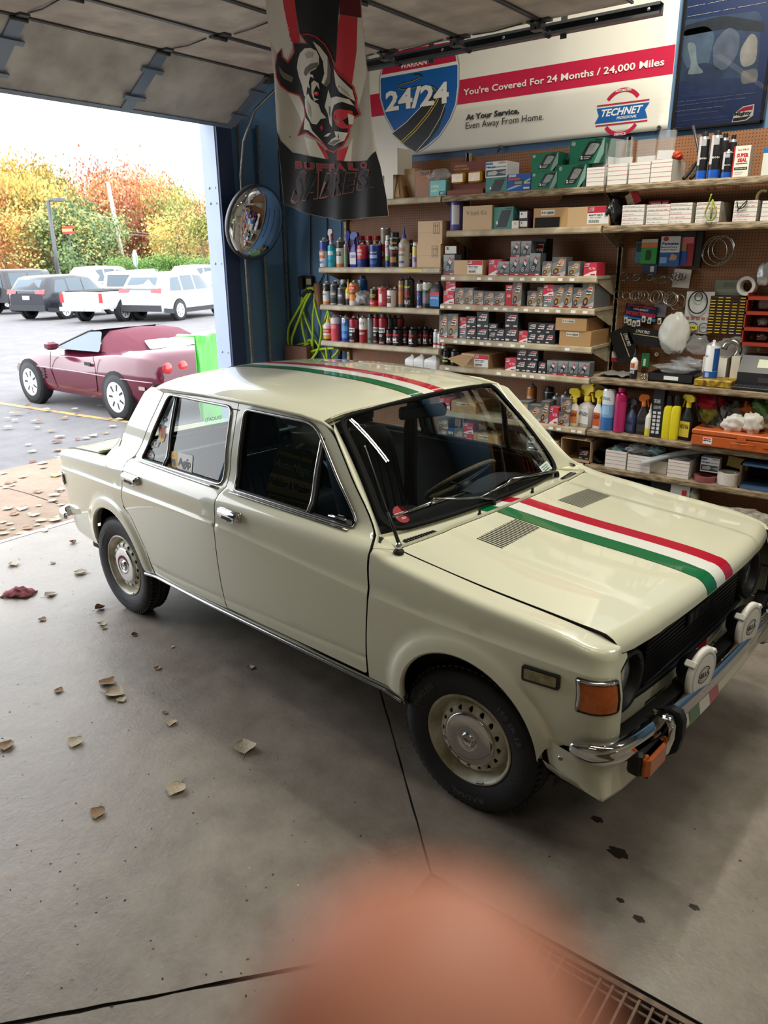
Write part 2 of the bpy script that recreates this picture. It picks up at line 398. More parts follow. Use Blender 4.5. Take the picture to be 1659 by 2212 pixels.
# ------------------------------------------------------------ walls and ceiling
struct('wall_shelf',MB().box(-1.8,8.2,2.36,2.56,-.1,4.35,M_BLUE),label='blue painted garage wall behind the shelving')
wd=MB().box(-1.81,-1.65,1.62,2.36,-.05,4.35,M_BLUE).box(-1.81,-1.65,-6.2,-2.4,-.05,4.35,M_BLUE).box(-1.81,-1.65,-2.4,1.62,3.05,4.35,M_BLUE)
struct('wall_door',wd,label='blue wall with the garage door opening in it')
struct('wall_back',MB().box(-2.05,8.2,-6.3,-6.1,-.1,4.35,mat('wall_tan',(176,168,146),.7)),label='plain wall behind the photographer')
struct('wall_end',MB().box(8.1,8.3,-6.3,2.56,-.1,4.35,mat('wall_tan',(176,168,146),.7)),label='plain wall at the far end of the bay')
struct('ceiling',MB().box(-2.05,8.3,-6.3,2.56,4.3,4.45,M_CEIL),label='off white ceiling')
jm=MB().box(-1.83,-1.742,1.598,1.625,-.05,3.05,M_JAMB).box(-1.738,-1.652,1.594,1.625,-.05,3.05,M_JAMB)
j=struct('trim_2',jm,label='pale blue steel jamb of the garage door')
bm_=MB().lathe([(0,.006),(.008,.006),(.011,.002),(.011,0)],M_JAMB,8).mesh('bolt')
for z in(.55,.75,1.9,2.38,2.50,1.15):
 for x in(-1.765,-1.685):link_mesh('bolt',bm_,j,(x,1.596,z),(radians(90),0,0))
struct('trim_3',MB().box(-1.652,-1.630,1.60,1.76,0,3.05,M_NAVY),label='dark inner return of the door jamb')
# ------------------------------------------------------------ the sectional garage door, run up under the ceiling
gd=empty('garage_door',(0,0,3.0),label='grey sectional garage door run up overhead, last panel still tilted',cat='garage door')
V0,V1=-2.4,1.66
A0=(-1.50,2.945);A1=(-1.03,3.235)
def tilt(t,v,n):
 du,dz=A1[0]-A0[0],A1[1]-A0[1];L=sqrt(du*du+dz*dz);return(A0[0]+du*t+dz/L*n,v,A0[1]+dz*t-du/L*n-3.0)
p=MB();p.add([tilt(t,v,n)for n in(0,-.045)for v in(V0,V1)for t in(0,1)],[(0,1,3,2),(4,6,7,5),(0,4,5,1),(2,3,7,6),(0,2,6,4),(1,5,7,3)],M_DOOR)
p.build('door_section',gd)
q=MB();q.add([tilt(t,v,n)for n in(.006,-.06)for v in(V0,V1)for t in(-.035,.03)],[(0,1,3,2),(4,6,7,5),(0,4,5,1),(2,3,7,6),(0,2,6,4),(1,5,7,3)],M_RIB)
q.build('bottom_rail',gd)
for k in range(5):
 u0=-1.02+k*.555;u1=u0+.545
 if u1>1.75:continue
 b=MB().box(u0,u1,V0,V1,.245,.29,M_DOORH);b.box(u0,u0+.018,V0,V1,.235,.25,M_STEELD).box(u1-.014,u1,V0,V1,.238,.25,M_STEELD)
 b.build('door_section',gd)
for v in(-1.30,-.32,.66,1.63):
 s_=MB();w_=.045
 s_.add([tilt(t,vv,n)for n in(.004,.012)for vv in(v-w_,v+w_)for t in(.02,.98)],[(0,1,3,2),(4,6,7,5),(0,4,5,1),(2,3,7,6),(0,2,6,4),(1,5,7,3)],M_RIB)
 s_.build('stile',gd)
 for t in(.25,.72):
  h=MB();h.add([tilt(tt,vv,n)for n in(.01,.024)for vv in(v-.085,v+.085)for tt in(t-.03,t+.03)],[(0,1,3,2),(4,6,7,5),(0,4,5,1),(2,3,7,6),(0,2,6,4),(1,5,7,3)],M_RIB);h.build('hinge',gd)
 for k in range(5):
  u=-1.02+k*.555
  h=MB().box(u-.07,u+.07,v-.03,v+.03,.232,.245,M_STEELD);h.tube([(u,v-.05,.225),(u,v+.05,.225)],.012,M_STEELD,8)
  h.build('hinge',gd)
  if k<4:MB().tube([(u+.1,v+.03*sin(k),.238),(u+.25,v,.232),(u+.45,v-.02,.238)],.004,M_STEELD,6).build('strut_rod',gd)
for u in(-1.03,-.475,.08,.635,1.19):
 r=MB();r.tube([(u,1.6,.20),(u,1.76,.20)],.007,M_STEELD,6);r.lathe([(0,-.012),(.023,-.012),(.023,.012),(0,.012)],M_BLACK,12,Matrix.Translation((u,1.77,.20))@Matrix.Rotation(radians(90),4,'X'))
 r.box(u-.035,u+.035,1.60,1.66,.19,.245,M_STEELD);r.build('roller',gd)
tk=empty('door_track',(0,1.77,0),label='long steel track of the garage door hung along the shelf wall',cat='track')
t=MB();u0,u1=-.85,1.86
t.box(u0,u1,.03,.034,3.19,3.25,M_STEELD).box(u0,u1,-.02,.034,3.246,3.25,M_STEELD).box(u0,u1,-.02,.034,3.19,3.194,M_STEELD).box(u0,u1,-.026,-.02,3.19,3.205,M_STEELD).box(u0,u1,-.026,-.02,3.235,3.25,M_STEELD)
t.tube([(-.85,.0,3.21),(-1.1,.0,3.18),(-1.35,.0,3.06),(-1.5,.0,2.85),(-1.56,.0,2.6),(-1.57,.0,2.2),(-1.57,.0,.02)],.012,M_GALV,8)
t.build('rail',tk)
for u in(.30,1.25):
 MB().box(u,u+.04,.036,.042,3.17,3.62,M_STEELD).build('hanger',tk)
for u in(.05,.45,.9,1.5,1.8):MB().lathe([(0,.004),(.009,.003),(.01,0)],M_GALV,8,Matrix.Translation((u,-.027,3.22))@Matrix.Rotation(radians(90),4,'X')).build('bolt',tk)
# perforated angles and pipe standing against the door wall
def perf_angle(v,u,top,name='perforated_angle',lab=''):
 o=MB();o.box(u,u+.004,v-.022,v+.022,0,top,M_GALV).box(u,u+.035,v-.022,v-.018,0,top,M_GALV)
 r=o.build(name);tag(r,lab,'metal angle')
 s=MB()
 for k in range(int(top/.05)):
  for dv in(-.008,.010):s.box(u+.004,u+.0055,v+dv-.004,v+dv+.004,.03+k*.05,.055+k*.05,M_BLACK)
 so=s.build('slots',r);so['kind']='stuff'
 return r
perf_angle(2.03,-1.60,3.0,lab='perforated galvanised angle standing below the convex mirror')
perf_angle(2.335,-1.64,2.85,lab='perforated galvanised angle standing in the blue wall corner')
o=MB().tube([(-1.62,1.83,.0),(-1.62,1.83,3.0)],.011,mat('pipe_tan',(146,138,128),.5,.3),8).build('conduit_pipe');tag(o,'thin vertical metal pipe beside the door jamb','pipe')
c=MB().box(-1.58,-1.30,2.20,2.30,.701,1.16,mat('brown_board',(122,84,72),.7,noise_amt=.15,noise_scale=10));c=c.build('brown_board');tag(c,'reddish brown board leaning in the corner behind the hose','board')
for i,(z0,)in enumerate([(0.0,)]):
 o=MB().box(-1.58,-1.32,2.18,2.30,0,.70,mat('grey_bin',(84,88,96),.6)).build('storage_bin');tag(o,'grey bin under the reddish board in the corner','bin')
# ============================================================ THE CREAM SEDAN (built in its own frame: x forward from the rear axle, y to its left, z up)
M_CREAM=mat('car_cream',(217,216,192),.28,coat=1.0,noise_amt=.04,noise_scale=1.2)
M_CREAMW=mat('rim_cream',(228,225,212),.4,coat=.3,noise_amt=.16,noise_scale=9,rgb2=(150,140,112))
M_CHROME=mat('chrome',(205,205,205),.07,1.0)
M_CHROMED=mat('chrome_dull',(170,170,168),.22,1.0,noise_amt=.2,noise_scale=25)
M_GREEN=mat('stripe_green',(0,104,56),.3,coat=.8)
M_RED=mat('stripe_red',(178,14,44),.3,coat=.8)
M_SWHITE=mat('stripe_white',(226,226,220),.3,coat=.8)
M_GLASS=thin_glass('car_glass',(.80,.86,.85),.085)
M_SIDEGL=thin_glass('side_glass',(.70,.77,.76),.085)
M_SEAL=mat('seal_black',(13,13,14),.75,spec=.2)
M_INT=mat('interior_black',(26,27,30),.55)
M_VINYL=mat('seat_vinyl',(56,58,64),.4,bump=.2,bump_scale=50)
M_DARKGAP=mat('gap_dark',(14,13,12),.8)  # dark colour on panel edges stands in for the shade inside gaps
M_AMBER=mat('lens_amber',(206,98,14),.15,coat=.6,bump=.5,bump_scale=260,noise_amt=.25,noise_scale=60)
M_TYRE=mat('tyre',(32,33,37),.62,noise_amt=.25,noise_scale=14,bump=.25,bump_scale=70)
M_LENS=mat('lamp_glass',(200,205,205),.08,.35,coat=1,noise_amt=.5,noise_scale=40)
CAR=empty('vintage_sedan',(0,0,0),CAR_YAW,'cream four-door vintage sedan with green, white and red stripes over roof and hood','car')
ybz=pch([.20,.33,.40,.55,.70,.795,.90,.925,.945,.960,.975,1.15,1.33,1.40],[.715,.745,.765,.787,.797,.799,.789,.781,.766,.744,.716,.662,.603,.575])
def wf(x):return 1-.036*max(0,(x-2.3)/.7)**2-.045*max(0,1-x)**1.5
crs=pch([-.66,-.16,.2,.84,1.09,1.52,2.05,2.3,2.66,3.05],[.757,.781,.795,.812,.812,.797,.772,.766,.770,.772])
lcr=pch([.3,.38,1.07,2.0,2.2],[.402,.404,.434,.480,.485])
zc=pch([-.66,-.5,-.1,.2,.5,2.03,2.12,2.3,2.5,2.72,2.88,3.0],[.862,.878,.905,.926,.945,.946,.928,.910,.893,.880,.866,.846])
RS=.032
def flare(x,z):
 o=0
 for cx,cz,R in((2.478,.385,.295),(.015,.370,.283)):
  d=sqrt((x-cx)**2+max(0.,z-cz)**2)if z>cz else abs(x-cx)
  if d<R+.075:o=max(o,.018*sstep((R+.066-d)/.022)*(.6+.4*sstep((R+.06-d)/.06)))
 return o*sstep((z-.30)/.06)
def yside(x,z):
 y=ybz(z)
 c=crs(x);
 if z<.93:y-=.0065*sstep((z-c)/.007)*sstep((c+.11-z)/.09)
 if .40<x<2.06:y-=.0035*max(0.,1-abs(z-lcr(x))/.006)
 y=y*wf(x)+flare(x,z)
 return y
def ygl(x,z):a=yside(x,1.0);return a+(yside(x,1.3)-a)*(z-1.0)/.3
def corner(x,y,z):
 """turn the side sheet round the front and rear corners of the body"""
 if x>2.93:
  th=min(1.5,(x-2.93)/.075);X=2.93+.075*sin(th);y=y-.075*(1-cos(th))-max(0,x-3.0425);x=X
 if x<-.60:
  th=min(1.5,(-.60-x)/.06);X=-.60-.06*sin(th);y=y-.06*(1-cos(th));x=X
 if x>2.8 and z>.70:x-=.22*(z-.70)*min(1.,(x-2.8)/.13)
 return x,y
def mapside(x,s,sg=-1):
 return(x,sg*yside(x,s),s)
def mapfend(x,s,sg=-1):
 c=zc(x);t=s-(c-RS)
 if t<=0:y,z=yside(x,s),s
 else:
  yc=yside(x,c-RS);q=RS*pi/2*.86
  if t<q:a=t/RS;y=yc-RS*(1-cos(a));z=c-RS+RS*sin(a)
  else:
   a=q/RS;d=t-q;y=yc-RS*(1-cos(a))-d*sin(a+.12);z=c-RS+RS*sin(a)+d*cos(a)*.05
 X,y=corner(x,y,z)
 return(X,sg*y,z)
def s_at_y(x,ytarget):
 lo,hi=zc(x)-RS,zc(x)+.4
 for _ in range(30):
  m=(lo+hi)/2
  if abs(mapfend(x,m)[1])>ytarget:lo=m
  else:hi=m
 return lo
def wsB(a):y=.645*a;return Vector((2.098-.125*abs(a)**2.3,y,.962-.026*a*a))
def wsT(a):y=.555*a;return Vector((1.688-.072*abs(a)**2.3,y,1.378-.036*a*a-.006*a**4))
def wsp(a,b,off=0.):
 p=wsB(a).lerp(wsT(a),b);p=p+Vector((.020,0,.016))*sin(pi*b)*(1-.5*a*a);return p+Vector((.72,0,.69))*off
def ws(a,b):return tuple(wsp(a,b))
archF=[(2.478+.295*cos(radians(a)),.385+.295*sin(radians(a)))for a in range(0,181,6)]
archR=[(.015+.283*cos(radians(a)),.370+.283*sin(radians(a)))for a in range(0,181,6)]
hzx=pch([2.08,2.2,2.45,2.8,2.92,2.96],[.934,.921,.900,.880,.869,.862])
def both(fn):
 for sg in(-1,1):fn(sg)
def M_(f,sg):return lambda x,s:f(x,s,sg)
yhood=pch([2.05,2.1,2.5,2.8,2.9,2.96],[.700,.692,.690,.685,.678,.66])
def body(sg):
 fl_=sg>0
 cr_=lambda a,b,n=40:[[(a+(b-a)*k/n,crs(a+(b-a)*k/n)+o)for k in range(n+1)]for o in(-.004,.0015,.007)]
 fa=lambda cx,cz,R:[[(cx+(R+d)*cos(radians(a)),cz+(R+d)*sin(radians(a)))for a in range(0,181,4)]for d in(.020,.040,.052,.066)]
 # front fender
 top=[(x,s_at_y(x,yhood(x)))for x in np.linspace(2.94,2.075,16)]
 top0=[(3.088,.815),(3.06,.822)]+[(x,s_at_y(x,.672))for x in(3.03,3.01,2.99,2.965)]
 P=[(2.046,.775),(2.020,.57),(2.005,.392),(2.183,.392)]+archF[::-1]+[(2.775,.40),(2.80,.452),(2.86,.492),(2.93,.505),(3.02,.50)]+[(3.040,.566),(3.043,.778),(3.088,.80)]+top0+top+[(2.055,s_at_y(2.055,.705)),(2.040,.952)]
 fe=sheet('front_fender',P,M_(mapfend,sg),M_CREAM,CAR,step=.026,depth=.014,flip=fl_,edge_mat=M_DARKGAP,extra=fa(2.478,.385,.295)+cr_(2.05,3.0)+[[(x,zc(x)-RS+d)for x in np.linspace(2.05,2.98,40)]for d in(0,.012,.024,.036,.046)])
 # arch lip turned inward
 for nm,A in(('front_arch_lip',archF),('rear_arch_lip',archR)):
  rows=[]
  for i,(x,z)in enumerate(A):
   y=yside(x,z);cx,cz=(2.478,.385)if A is archF else(.015,.37);d=Vector((x-cx,z-cz)).normalized()
   rows.append([(x+d.x*o,sg*(y-q),z+d.y*o)for o,q in((0,0),(-.006,.004),(-.008,.012),(.0,.03))])
  MB().grid(rows,M_CREAM).build(nm,CAR)
  # doors
 FD=rpoly([(1.071,.388),(1.997,.404),(2.013,.57),(2.039,.775),(2.028,.944),(1.688,1.292),(1.60,1.328),(1.45,1.338),(1.060,1.338),(1.079,.95)],[.01,.02,.1,.1,.006,.06,.06,.05,.006,.1])
 FW=rpoly([(1.135,.973),(1.893,.973),(1.895,1.0),(1.580,1.318),(1.112,1.318)],[.03,.03,.02,.07,.035])
 RD=rpoly([(.395,.358),(1.065,.380),(1.074,.95),(1.055,1.338),(.60,1.336),(.443,1.33),(.235,.950),(.226,.90),(.192,.76),(.205,.700),(.262,.672),(.318,.594),(.375,.490)],[.01,.006,.1,.006,.05,.02,.01,.02,.03,.03,.03,.04,.04])
 RW=rpoly([(.312,.970),(1.045,.975),(1.020,1.316),(.500,1.312),(.475,1.29)],[.035,.035,.04,.03,.02])
 ex=[[(x,z+o)for x in(.2,.7,1.1,1.6,2.05)]for z in(.925,.945,.960,.972)for o in(0,)]
 lo=[[(x,lcr(x)+o)for x in np.linspace(.4,2.0,30)]for o in(-.006,0,.006)]
 for nm,D_,W_,lim in(('front_door',FD,FW,(1.08,2.04)),('rear_door',RD,RW,(.2,1.07))):
  d=sheet(nm,D_,M_(mapside,sg),M_CREAM,CAR,holes=[W_],step=.026,depth=.016,flip=fl_,edge_mat=M_DARKGAP,extra=cr_(*lim)+ex+lo)
  # chrome and rubber round the opening
  pts=[mapside(x,z,sg)for x,z in subdiv(W_,.03)]
  MB().tube([(x,y+sg*.003,z)for x,y,z in pts],.0065,M_CHROMED,6,closed=True).build('window_trim',d)
  MB().tube([(x,y-sg*.009,z)for x,y,z in pts],.009,M_RUB,6,closed=True).build('window_seal',d)
  ins=lambda x,z:(x,sg*(ygl(x,z)-.014),z)
  if nm=='front_door':
   sheet('window_pane',[q for q in W_],ins,M_SIDEGL,d,step=.12)
   bx=lambda z:1.618-.0*(z)
   MB().tube([(1.622,sg*(yside(1.622,z)-.006),z)for z in np.linspace(.97,1.284,8)],.008,M_CHROMED,6,flat=.6).build('quarter_bar',d)
   MB().tube([(1.640,sg*(yside(1.64,z)-.008),z)for z in np.linspace(.97,1.268,8)],.010,M_RUB,6).build('quarter_seal',d)
   h=MB();y0=yside(1.84,.99);h.tube([(1.872,sg*(y0+.004),.992),(1.80,sg*(y0+.010),.996),(1.755,sg*(y0+.010),.994)],.006,M_CHROME,6);h.box(1.855,1.885,min(sg*y0,sg*(y0+.012)),max(sg*y0,sg*(y0+.012)),.980,1.0,M_CHROMED);h.build('quarter_catch',d)
  else:
   sheet('window_pane',[q for q in W_],ins,M_SIDEGL,d,step=.12)
   MB().tube([(.535,sg*(yside(.535,z)-.006),z)for z in np.linspace(.968,1.31,8)],.009,M_CHROMED,6,flat=.6).build('quarter_bar',d)
   MB().tube([(.555,sg*(yside(.555,z)-.008),z)for z in np.linspace(.968,1.31,8)],.008,M_RUB,6).build('quarter_seal',d)
   # bottom sill moulding of the window
  a,b=(1.13,1.88)if nm=='front_door' else(.315,1.04)
  MB().tube([(x,sg*(yside(x,.966)+.004),.966)for x in np.linspace(a,b,12)],.0085,M_CHROMED,6,flat=.5).build('sill_moulding',d)
  # handle
  xa,xb,zh=(1.125,1.275,.889)if nm=='front_door' else(.250,.405,.882)
  hd=MB();y0=yside((xa+xb)/2,zh)
  prof=[(-.020,0),(-.022,.018),(-.012,.026),(.006,.030),(.020,.020),(.022,0)]
  rows=[[(x,sg*(y0+dy*k),zh+dz*(.9+.1*k))for dz,dy in prof]for x,k in((xa,.0),(xa+.002,.85),(xa+.012,1),(xb-.03,1),(xb-.012,1),(xb-.001,.8),(xb,0))]
  hd.grid(rows,M_CHROME);ho=hd.build('door_handle',d)
  ya,yb_=sorted((sg*(y0+.022),sg*(y0+.028)))
  MB().box(xa+.04,xb-.045,ya,yb_,zh-.018,zh+.002,M_BLACK).build('grip',ho)
  MB().lathe([(0,.004),(.009,.004),(.011,0)],M_CHROMED,12,Matrix.Translation((xb-.025,sg*(y0+.024),zh-.008))@Matrix.Rotation(radians(-90*sg),4,'X')).build('lock',ho)
  MB().tube([(xa+.03+.07*(1-cos(pi*k/8))/2,sg*(y0+.0015),zh-.024-.016*sin(pi*k/8))for k in range(9)],.003,M_CREAM,6).build('thumb_scoop',d)
  # quarter panel
 topq=[(x,s_at_y(x,.655))for x in np.linspace(-.64,.02,12)]
 Q=[(.222,.905),(.188,.76),(.200,.695),(.258,.668),(.312,.592),(.368,.492),(.388,.34),(.30,.34)]+archR+[(-.268,.345),(-.36,.33),(-.60,.345),(-.70,.42),(-.70,.84)]+topq+[(.03,s_at_y(.03,.70)),(.23,zc(.23)-.004)]
 Q=[q for q in Q]
 # outline runs: door gap down, arch, rear, top
 Q=[(.222,.905),(.188,.76),(.200,.695),(.258,.668),(.312,.592),(.368,.492),(.380,.342),(.299,.342)]+archR+[(-.275,.345),(-.36,.325),(-.60,.345),(-.695,.45),(-.695,.83)]+topq+[(.04,s_at_y(.04,.705)),(.22,zc(.22)-.012)]
 sheet('quarter_panel',Q,M_(mapfend,sg),M_CREAM,CAR,step=.028,depth=.012,flip=fl_,edge_mat=M_DARKGAP,extra=fa(.015,.37,.283)+cr_(-.64,.19)+[[(x,zc(x)-RS+d)for x in np.linspace(-.66,.2,30)]for d in(0,.012,.024,.036,.046)])
 # C pillar: outer face and the face beside the rear window
 CP=[(.226,.905),(.229,.950),(.437,1.330),(.42,1.332),(.30,1.328),(.240,1.295),(.197,1.236),(.066,1.051),(.040,.97),(.012,.925),(.03,.885)]
 sheet('rear_pillar',CP,M_(mapside,sg),M_CREAM,CAR,step=.03,depth=.012,flip=fl_)
 edge=[(.012,.925),(.040,.97),(.066,1.051),(.197,1.236),(.240,1.295),(.300,1.328)]
 rows=[]
 for k,(x,z)in enumerate(edge):
  y=yside(x,z);t=k/5;inner=(lerp(-.20,.235,t)+.0,lerp(.60,.50,t),lerp(.905,1.325,t))
  rows.append([tuple(lerp(a,b,u)+(0 if i!=0 else-.02*sin(pi*u))for i,(a,b)in enumerate(zip((x,sg*y,z),(inner[0],sg*inner[1],inner[2]))))for u in np.linspace(0,1,6)])
 MB().grid(rows,M_CREAM).build('rear_pillar_return',CAR)
 # rocker and chrome strip
 sp_=[(.325,.0),(.30,.004),(.385,.006)]
 rows=[[(x,sg*(yside(x,.37)*k+d),z+o)for(z,k,d,o)in((.385+(x-1.2)*.012,1,-.004,0),(.365+(x-1.2)*.012,1,-.010,0),(.335+(x-1.2)*.012,1,-.016,0),(.315+(x-1.2)*.012,1,-.05,0),(.31+(x-1.2)*.012,1,-.30,0))]for x in np.linspace(.30,2.19,24)]
 rows=[[(x,sg*(abs(y)),z)for x,y,z in[(r[0],abs(r[1])if sg>0 else abs(r[1]),r[2])for r in row]]for row in rows]
 rows=[[(x,sg*(yside(x,.37)+d),z0+(x-1.2)*.012)for z0,d in((.368,-.006),(.350,-.010),(.335,-.016),(.318,-.05),(.31,-.30))]for x in np.linspace(.30,2.19,24)]
 MB().grid(rows,M_CREAM).build('rocker',CAR)
 MB().tube([(x,sg*(yside(x,.37)-.004),.352+(x-1.2)*.012)for x in np.linspace(.31,2.185,20)],.0115,M_CHROMED,6,flat=.8).build('rocker_strip',CAR)
 # inner door shell, wheel housings (dark)
 MB().grid([[(x,sg*(yside(x,z)-.045),z)for z in(.34,.5,.7,.85,.95,.962)]for x in np.linspace(.25,2.03,12)],M_INT).build('door_lining',CAR)
 for cx in(2.478,.015):
  g=[[(cx+.35*cos(radians(a)),sg*y,.36+.35*sin(radians(a)))for y in(.745 if cx>1 else .665,.45)]for a in range(-10,191,15)]
  MB().grid(g,M_DARKGAP).build('wheel_housing',CAR)
 MB().grid([[(x,sg*y_,z)for y_,z in((yhood(x)-.06,hzx(x)-.035),(yhood(x)+.03,hzx(x)-.035),(yhood(x)-.03,.50),(yhood(x)-.06,.40))]for x in np.linspace(2.06,2.92,8)],M_DARKGAP).build('hood_gap_backing',CAR)  # dark sheet added beneath the hood gap to make it look shaded
 # corner between cowl, pillar and fender
 a,b,c=Vector(ws(sg*1.0,.0)),Vector((2.043,sg*yside(2.04,.944),.946)),Vector((2.100,sg*.700,zc(2.1)+.002))
 MB().grid([[tuple(a.lerp(b.lerp(c,v),u)+Vector((0,0,.006*sin(pi*u))))for v in np.linspace(0,1,5)]for u in np.linspace(0,1,6)],M_CREAM).build('pillar_foot',CAR)
both(body)
# ------------------------------------------------------------ roof
rzx=pch([.27,.31,.40,.6,.95,1.3,1.55,1.66,1.72],[1.348,1.372,1.392,1.406,1.418,1.413,1.395,1.380,1.366])
def zroof(x,y):
 q=abs(y)/.605;return rzx(x)-.030*q**2-.036*q**9-(0.0 if x<1.3 else .012*((x-1.3)/.4)**2*q**2)
xfront=lambda y:1.695-.085*(abs(y)/.56)**2.2
roofp=[(xfront(y),y)for y in np.linspace(-.585,.585,25)]+[(1.56,.607),(1.2,.610),(.8,.610),(.42,.607),(.34,.59),(.29,.54),(.268,.40),(.262,0),(.268,-.40),(.29,-.54),(.34,-.59),(.42,-.607),(.8,-.610),(1.2,-.610),(1.56,-.607)]
sheet('roof',roofp,lambda x,y:(x,y,zroof(x,y)),M_CREAM,CAR,step=.035,depth=.02)
def gutter(sg):
 pts=[(1.675,.592,1.300),(1.615,.606,1.333),(1.50,.613,1.349),(1.2,.616,1.356),(.8,.615,1.355),(.47,.611,1.346),(.42,.608,1.340)]
 P=[tuple(lerp(pts[i][k],pts[i+1][k],t/5)for k in range(3))for i in range(len(pts)-1)for t in range(5)]+[pts[-1]]
 MB().tube([(x,sg*y,z-.006)for x,y,z in P],.0075,M_CREAM,6).build('rain_gutter',CAR)
 MB().grid([[(x,sg*(y-.004),z-.010),(x,sg*(y-.03),z-.030)]for x,y,z in P if x>.5],M_DARKGAP).build('gutter_seal',CAR)
both(gutter)
# ------------------------------------------------------------ windshield, pillars, seals
wso=rpoly([(-.985,.02),(.985,.02),(.965,.975),(-.965,.975)],[.16,.16,.10,.10],6)
wi=rpoly([(-.955,.045),(.955,.045),(.935,.958),(-.935,.958)],[.15,.15,.09,.09],6)
wg=sheet('windshield',wso,ws,M_GLASS,CAR,step=.08)
sheet('windshield_seal',wso,lambda a,b:tuple(wsp(a,b,.006)),M_SEAL,CAR,holes=[wi],step=.05)
MB().tube([tuple(wsp(a,b,.004))for a,b in subdiv(wso,.05)],.009,M_SEAL,8,closed=True).build('seal_lip',CAR)
def apillar(sg):
 rows=[]
 for k in range(13):
  t=k/12;i_=Vector(ws(sg*1.0,t));zz=i_.z
  zg=lerp(.944,1.300,t);xg=lerp(2.040,1.690,t);o_=Vector((xg,sg*(yside(xg,zg)-.0),zg))
  mid=(i_+o_)/2+Vector((.030,sg*.022,.012))
  rows.append([tuple(i_*(1-u)**2+mid*2*u*(1-u)+o_*u*u)for u in np.linspace(0,1,9)])
 MB().grid(rows,M_CREAM).build('front_pillar',CAR)
both(apillar)
# header strip between roof and glass
MB().grid([[tuple(wsT(a)+Vector((-.02,0,.004))),(xfront(.555*a)+.004,.560*a,zroof(xfront(.555*a),.56*a)-.004)]for a in np.linspace(-1,1,25)],M_CREAM).build('roof_header',CAR)
# rear window, parcel shelf
def rw_(a,b):
 p=Vector((-.215+.03*a*a,.58*a,.925)).lerp(Vector((.225+.03*a*a,.50*a,1.322)),b);return tuple(p)
ro=rpoly([(-.97,.03),(.97,.03),(.95,.96),(-.95,.96)],.1)
sheet('rear_window',ro,rw_,M_GLASS,CAR,step=.12)
MB().tube([rw_(a,b)for a,b in subdiv(ro,.08)],.012,M_RUB,8,closed=True).build('rear_window_seal',CAR)
MB().box(-.22,.02,-.62,.62,.862,.875,mat('parcel_shelf',(112,130,130),.6)).build('parcel_shelf',CAR)
# ------------------------------------------------------------ trunk lid and tail
zt=pch([-.66,-.6,-.3,-.2,0],[.835,.872,.905,.915,.925])
sheet('trunk_lid',[(-.645,-.640),(-.23,-.648),(-.21,0),(-.23,.648),(-.645,.640),(-.655,0)],lambda x,y:(x,y,zt(x)+.012*(1-(y/.66)**2)),M_CREAM,CAR,step=.04,depth=.014)
MB().grid([[(-.20+.0*y,y,.92),(-.245,y,.915)]for y in np.linspace(-.64,.64,9)],M_CREAM).build('rear_deck',CAR)
MB().grid([[(-.652-.006*sin(k),y,z)for k,z in((0,.862),(.8,.82),(1.2,.60),(.6,.45),(0,.34))]for y in np.linspace(-.66,.66,13)],M_CREAM).build('tail_panel',CAR)
def tail(sg):
# wrapped tail lamp and its chrome frame
 nose_=lambda x,s,d=0.:(lambda p:(p[0]-(.004+d)*(1 if x<-.60 else .2),p[1]+sg*(.006+d),p[2]))(mapfend(x,s,sg))
 o=sheet('tail_lamp',rpoly([(-.69,.655),(-.588,.664),(-.588,.722),(-.69,.726)],.008),nose_,mat('lens_red',(120,22,20),.2,coat=.6,noise_amt=.3,noise_scale=40),CAR,step=.02,depth=.006,flip=sg>0)
 MB().tube([nose_(x,s,.002)for x,s in subdiv(rpoly([(-.69,.652),(-.584,.660),(-.584,.727),(-.69,.73)],.008),.02)],.004,M_CHROME,6,closed=True).build('tail_lamp_frame',o)
both(tail)
bp=[(-.585,.748),(-.62,.752),(-.665,.738),(-.700,.69),(-.715,.60),(-.728,.30),(-.73,0)]
bp=bp+[(x,-y)for x,y in bp[-2::-1]]
def bumper_rows(path,z,prof,up=0.):
 rows=[];N=len(path)
 for i,(x,y)in enumerate(path):
  a=Vector(path[max(0,i-1)]);b=Vector(path[min(N-1,i+1)]);t=(b-a).normalized();n=Vector((t.y,-t.x))
  if n.dot(Vector((x-1.2,y)))<0:n=-n
  e=min(i,N-1-i);k=.12 if e==0 else .55+.45*sstep((e-1)/7)
  rows.append([(x+n.x*d*k,y+n.y*d*k,z+h*k)for d,h in prof])
 return rows
def smooth_path(p,n=4):
 out=[];N=len(p)
 for i in range(N-1):
  a,b,c,d=[np.array(p[min(max(j,0),N-1)],float)for j in(i-1,i,i+1,i+2)]
  for k in range(n):
   t=k/n;out.append(tuple(.5*((2*b)+(-a+c)*t+(2*a-5*b+4*c-d)*t*t+(-a+3*b-3*c+d)*t**3)))
 out.append(tuple(p[-1]));return out
BPROF=[(-.020,.034),(-.004,.037),(.012,.030),(.019,.014),(.015,.004),(.020,-.006),(.019,-.020),(.010,-.034),(-.004,-.038),(-.020,-.034),(-.020,.034)]
MB().grid(bumper_rows(smooth_path(bp),.462,BPROF),M_CHROME).build('rear_bumper',CAR)
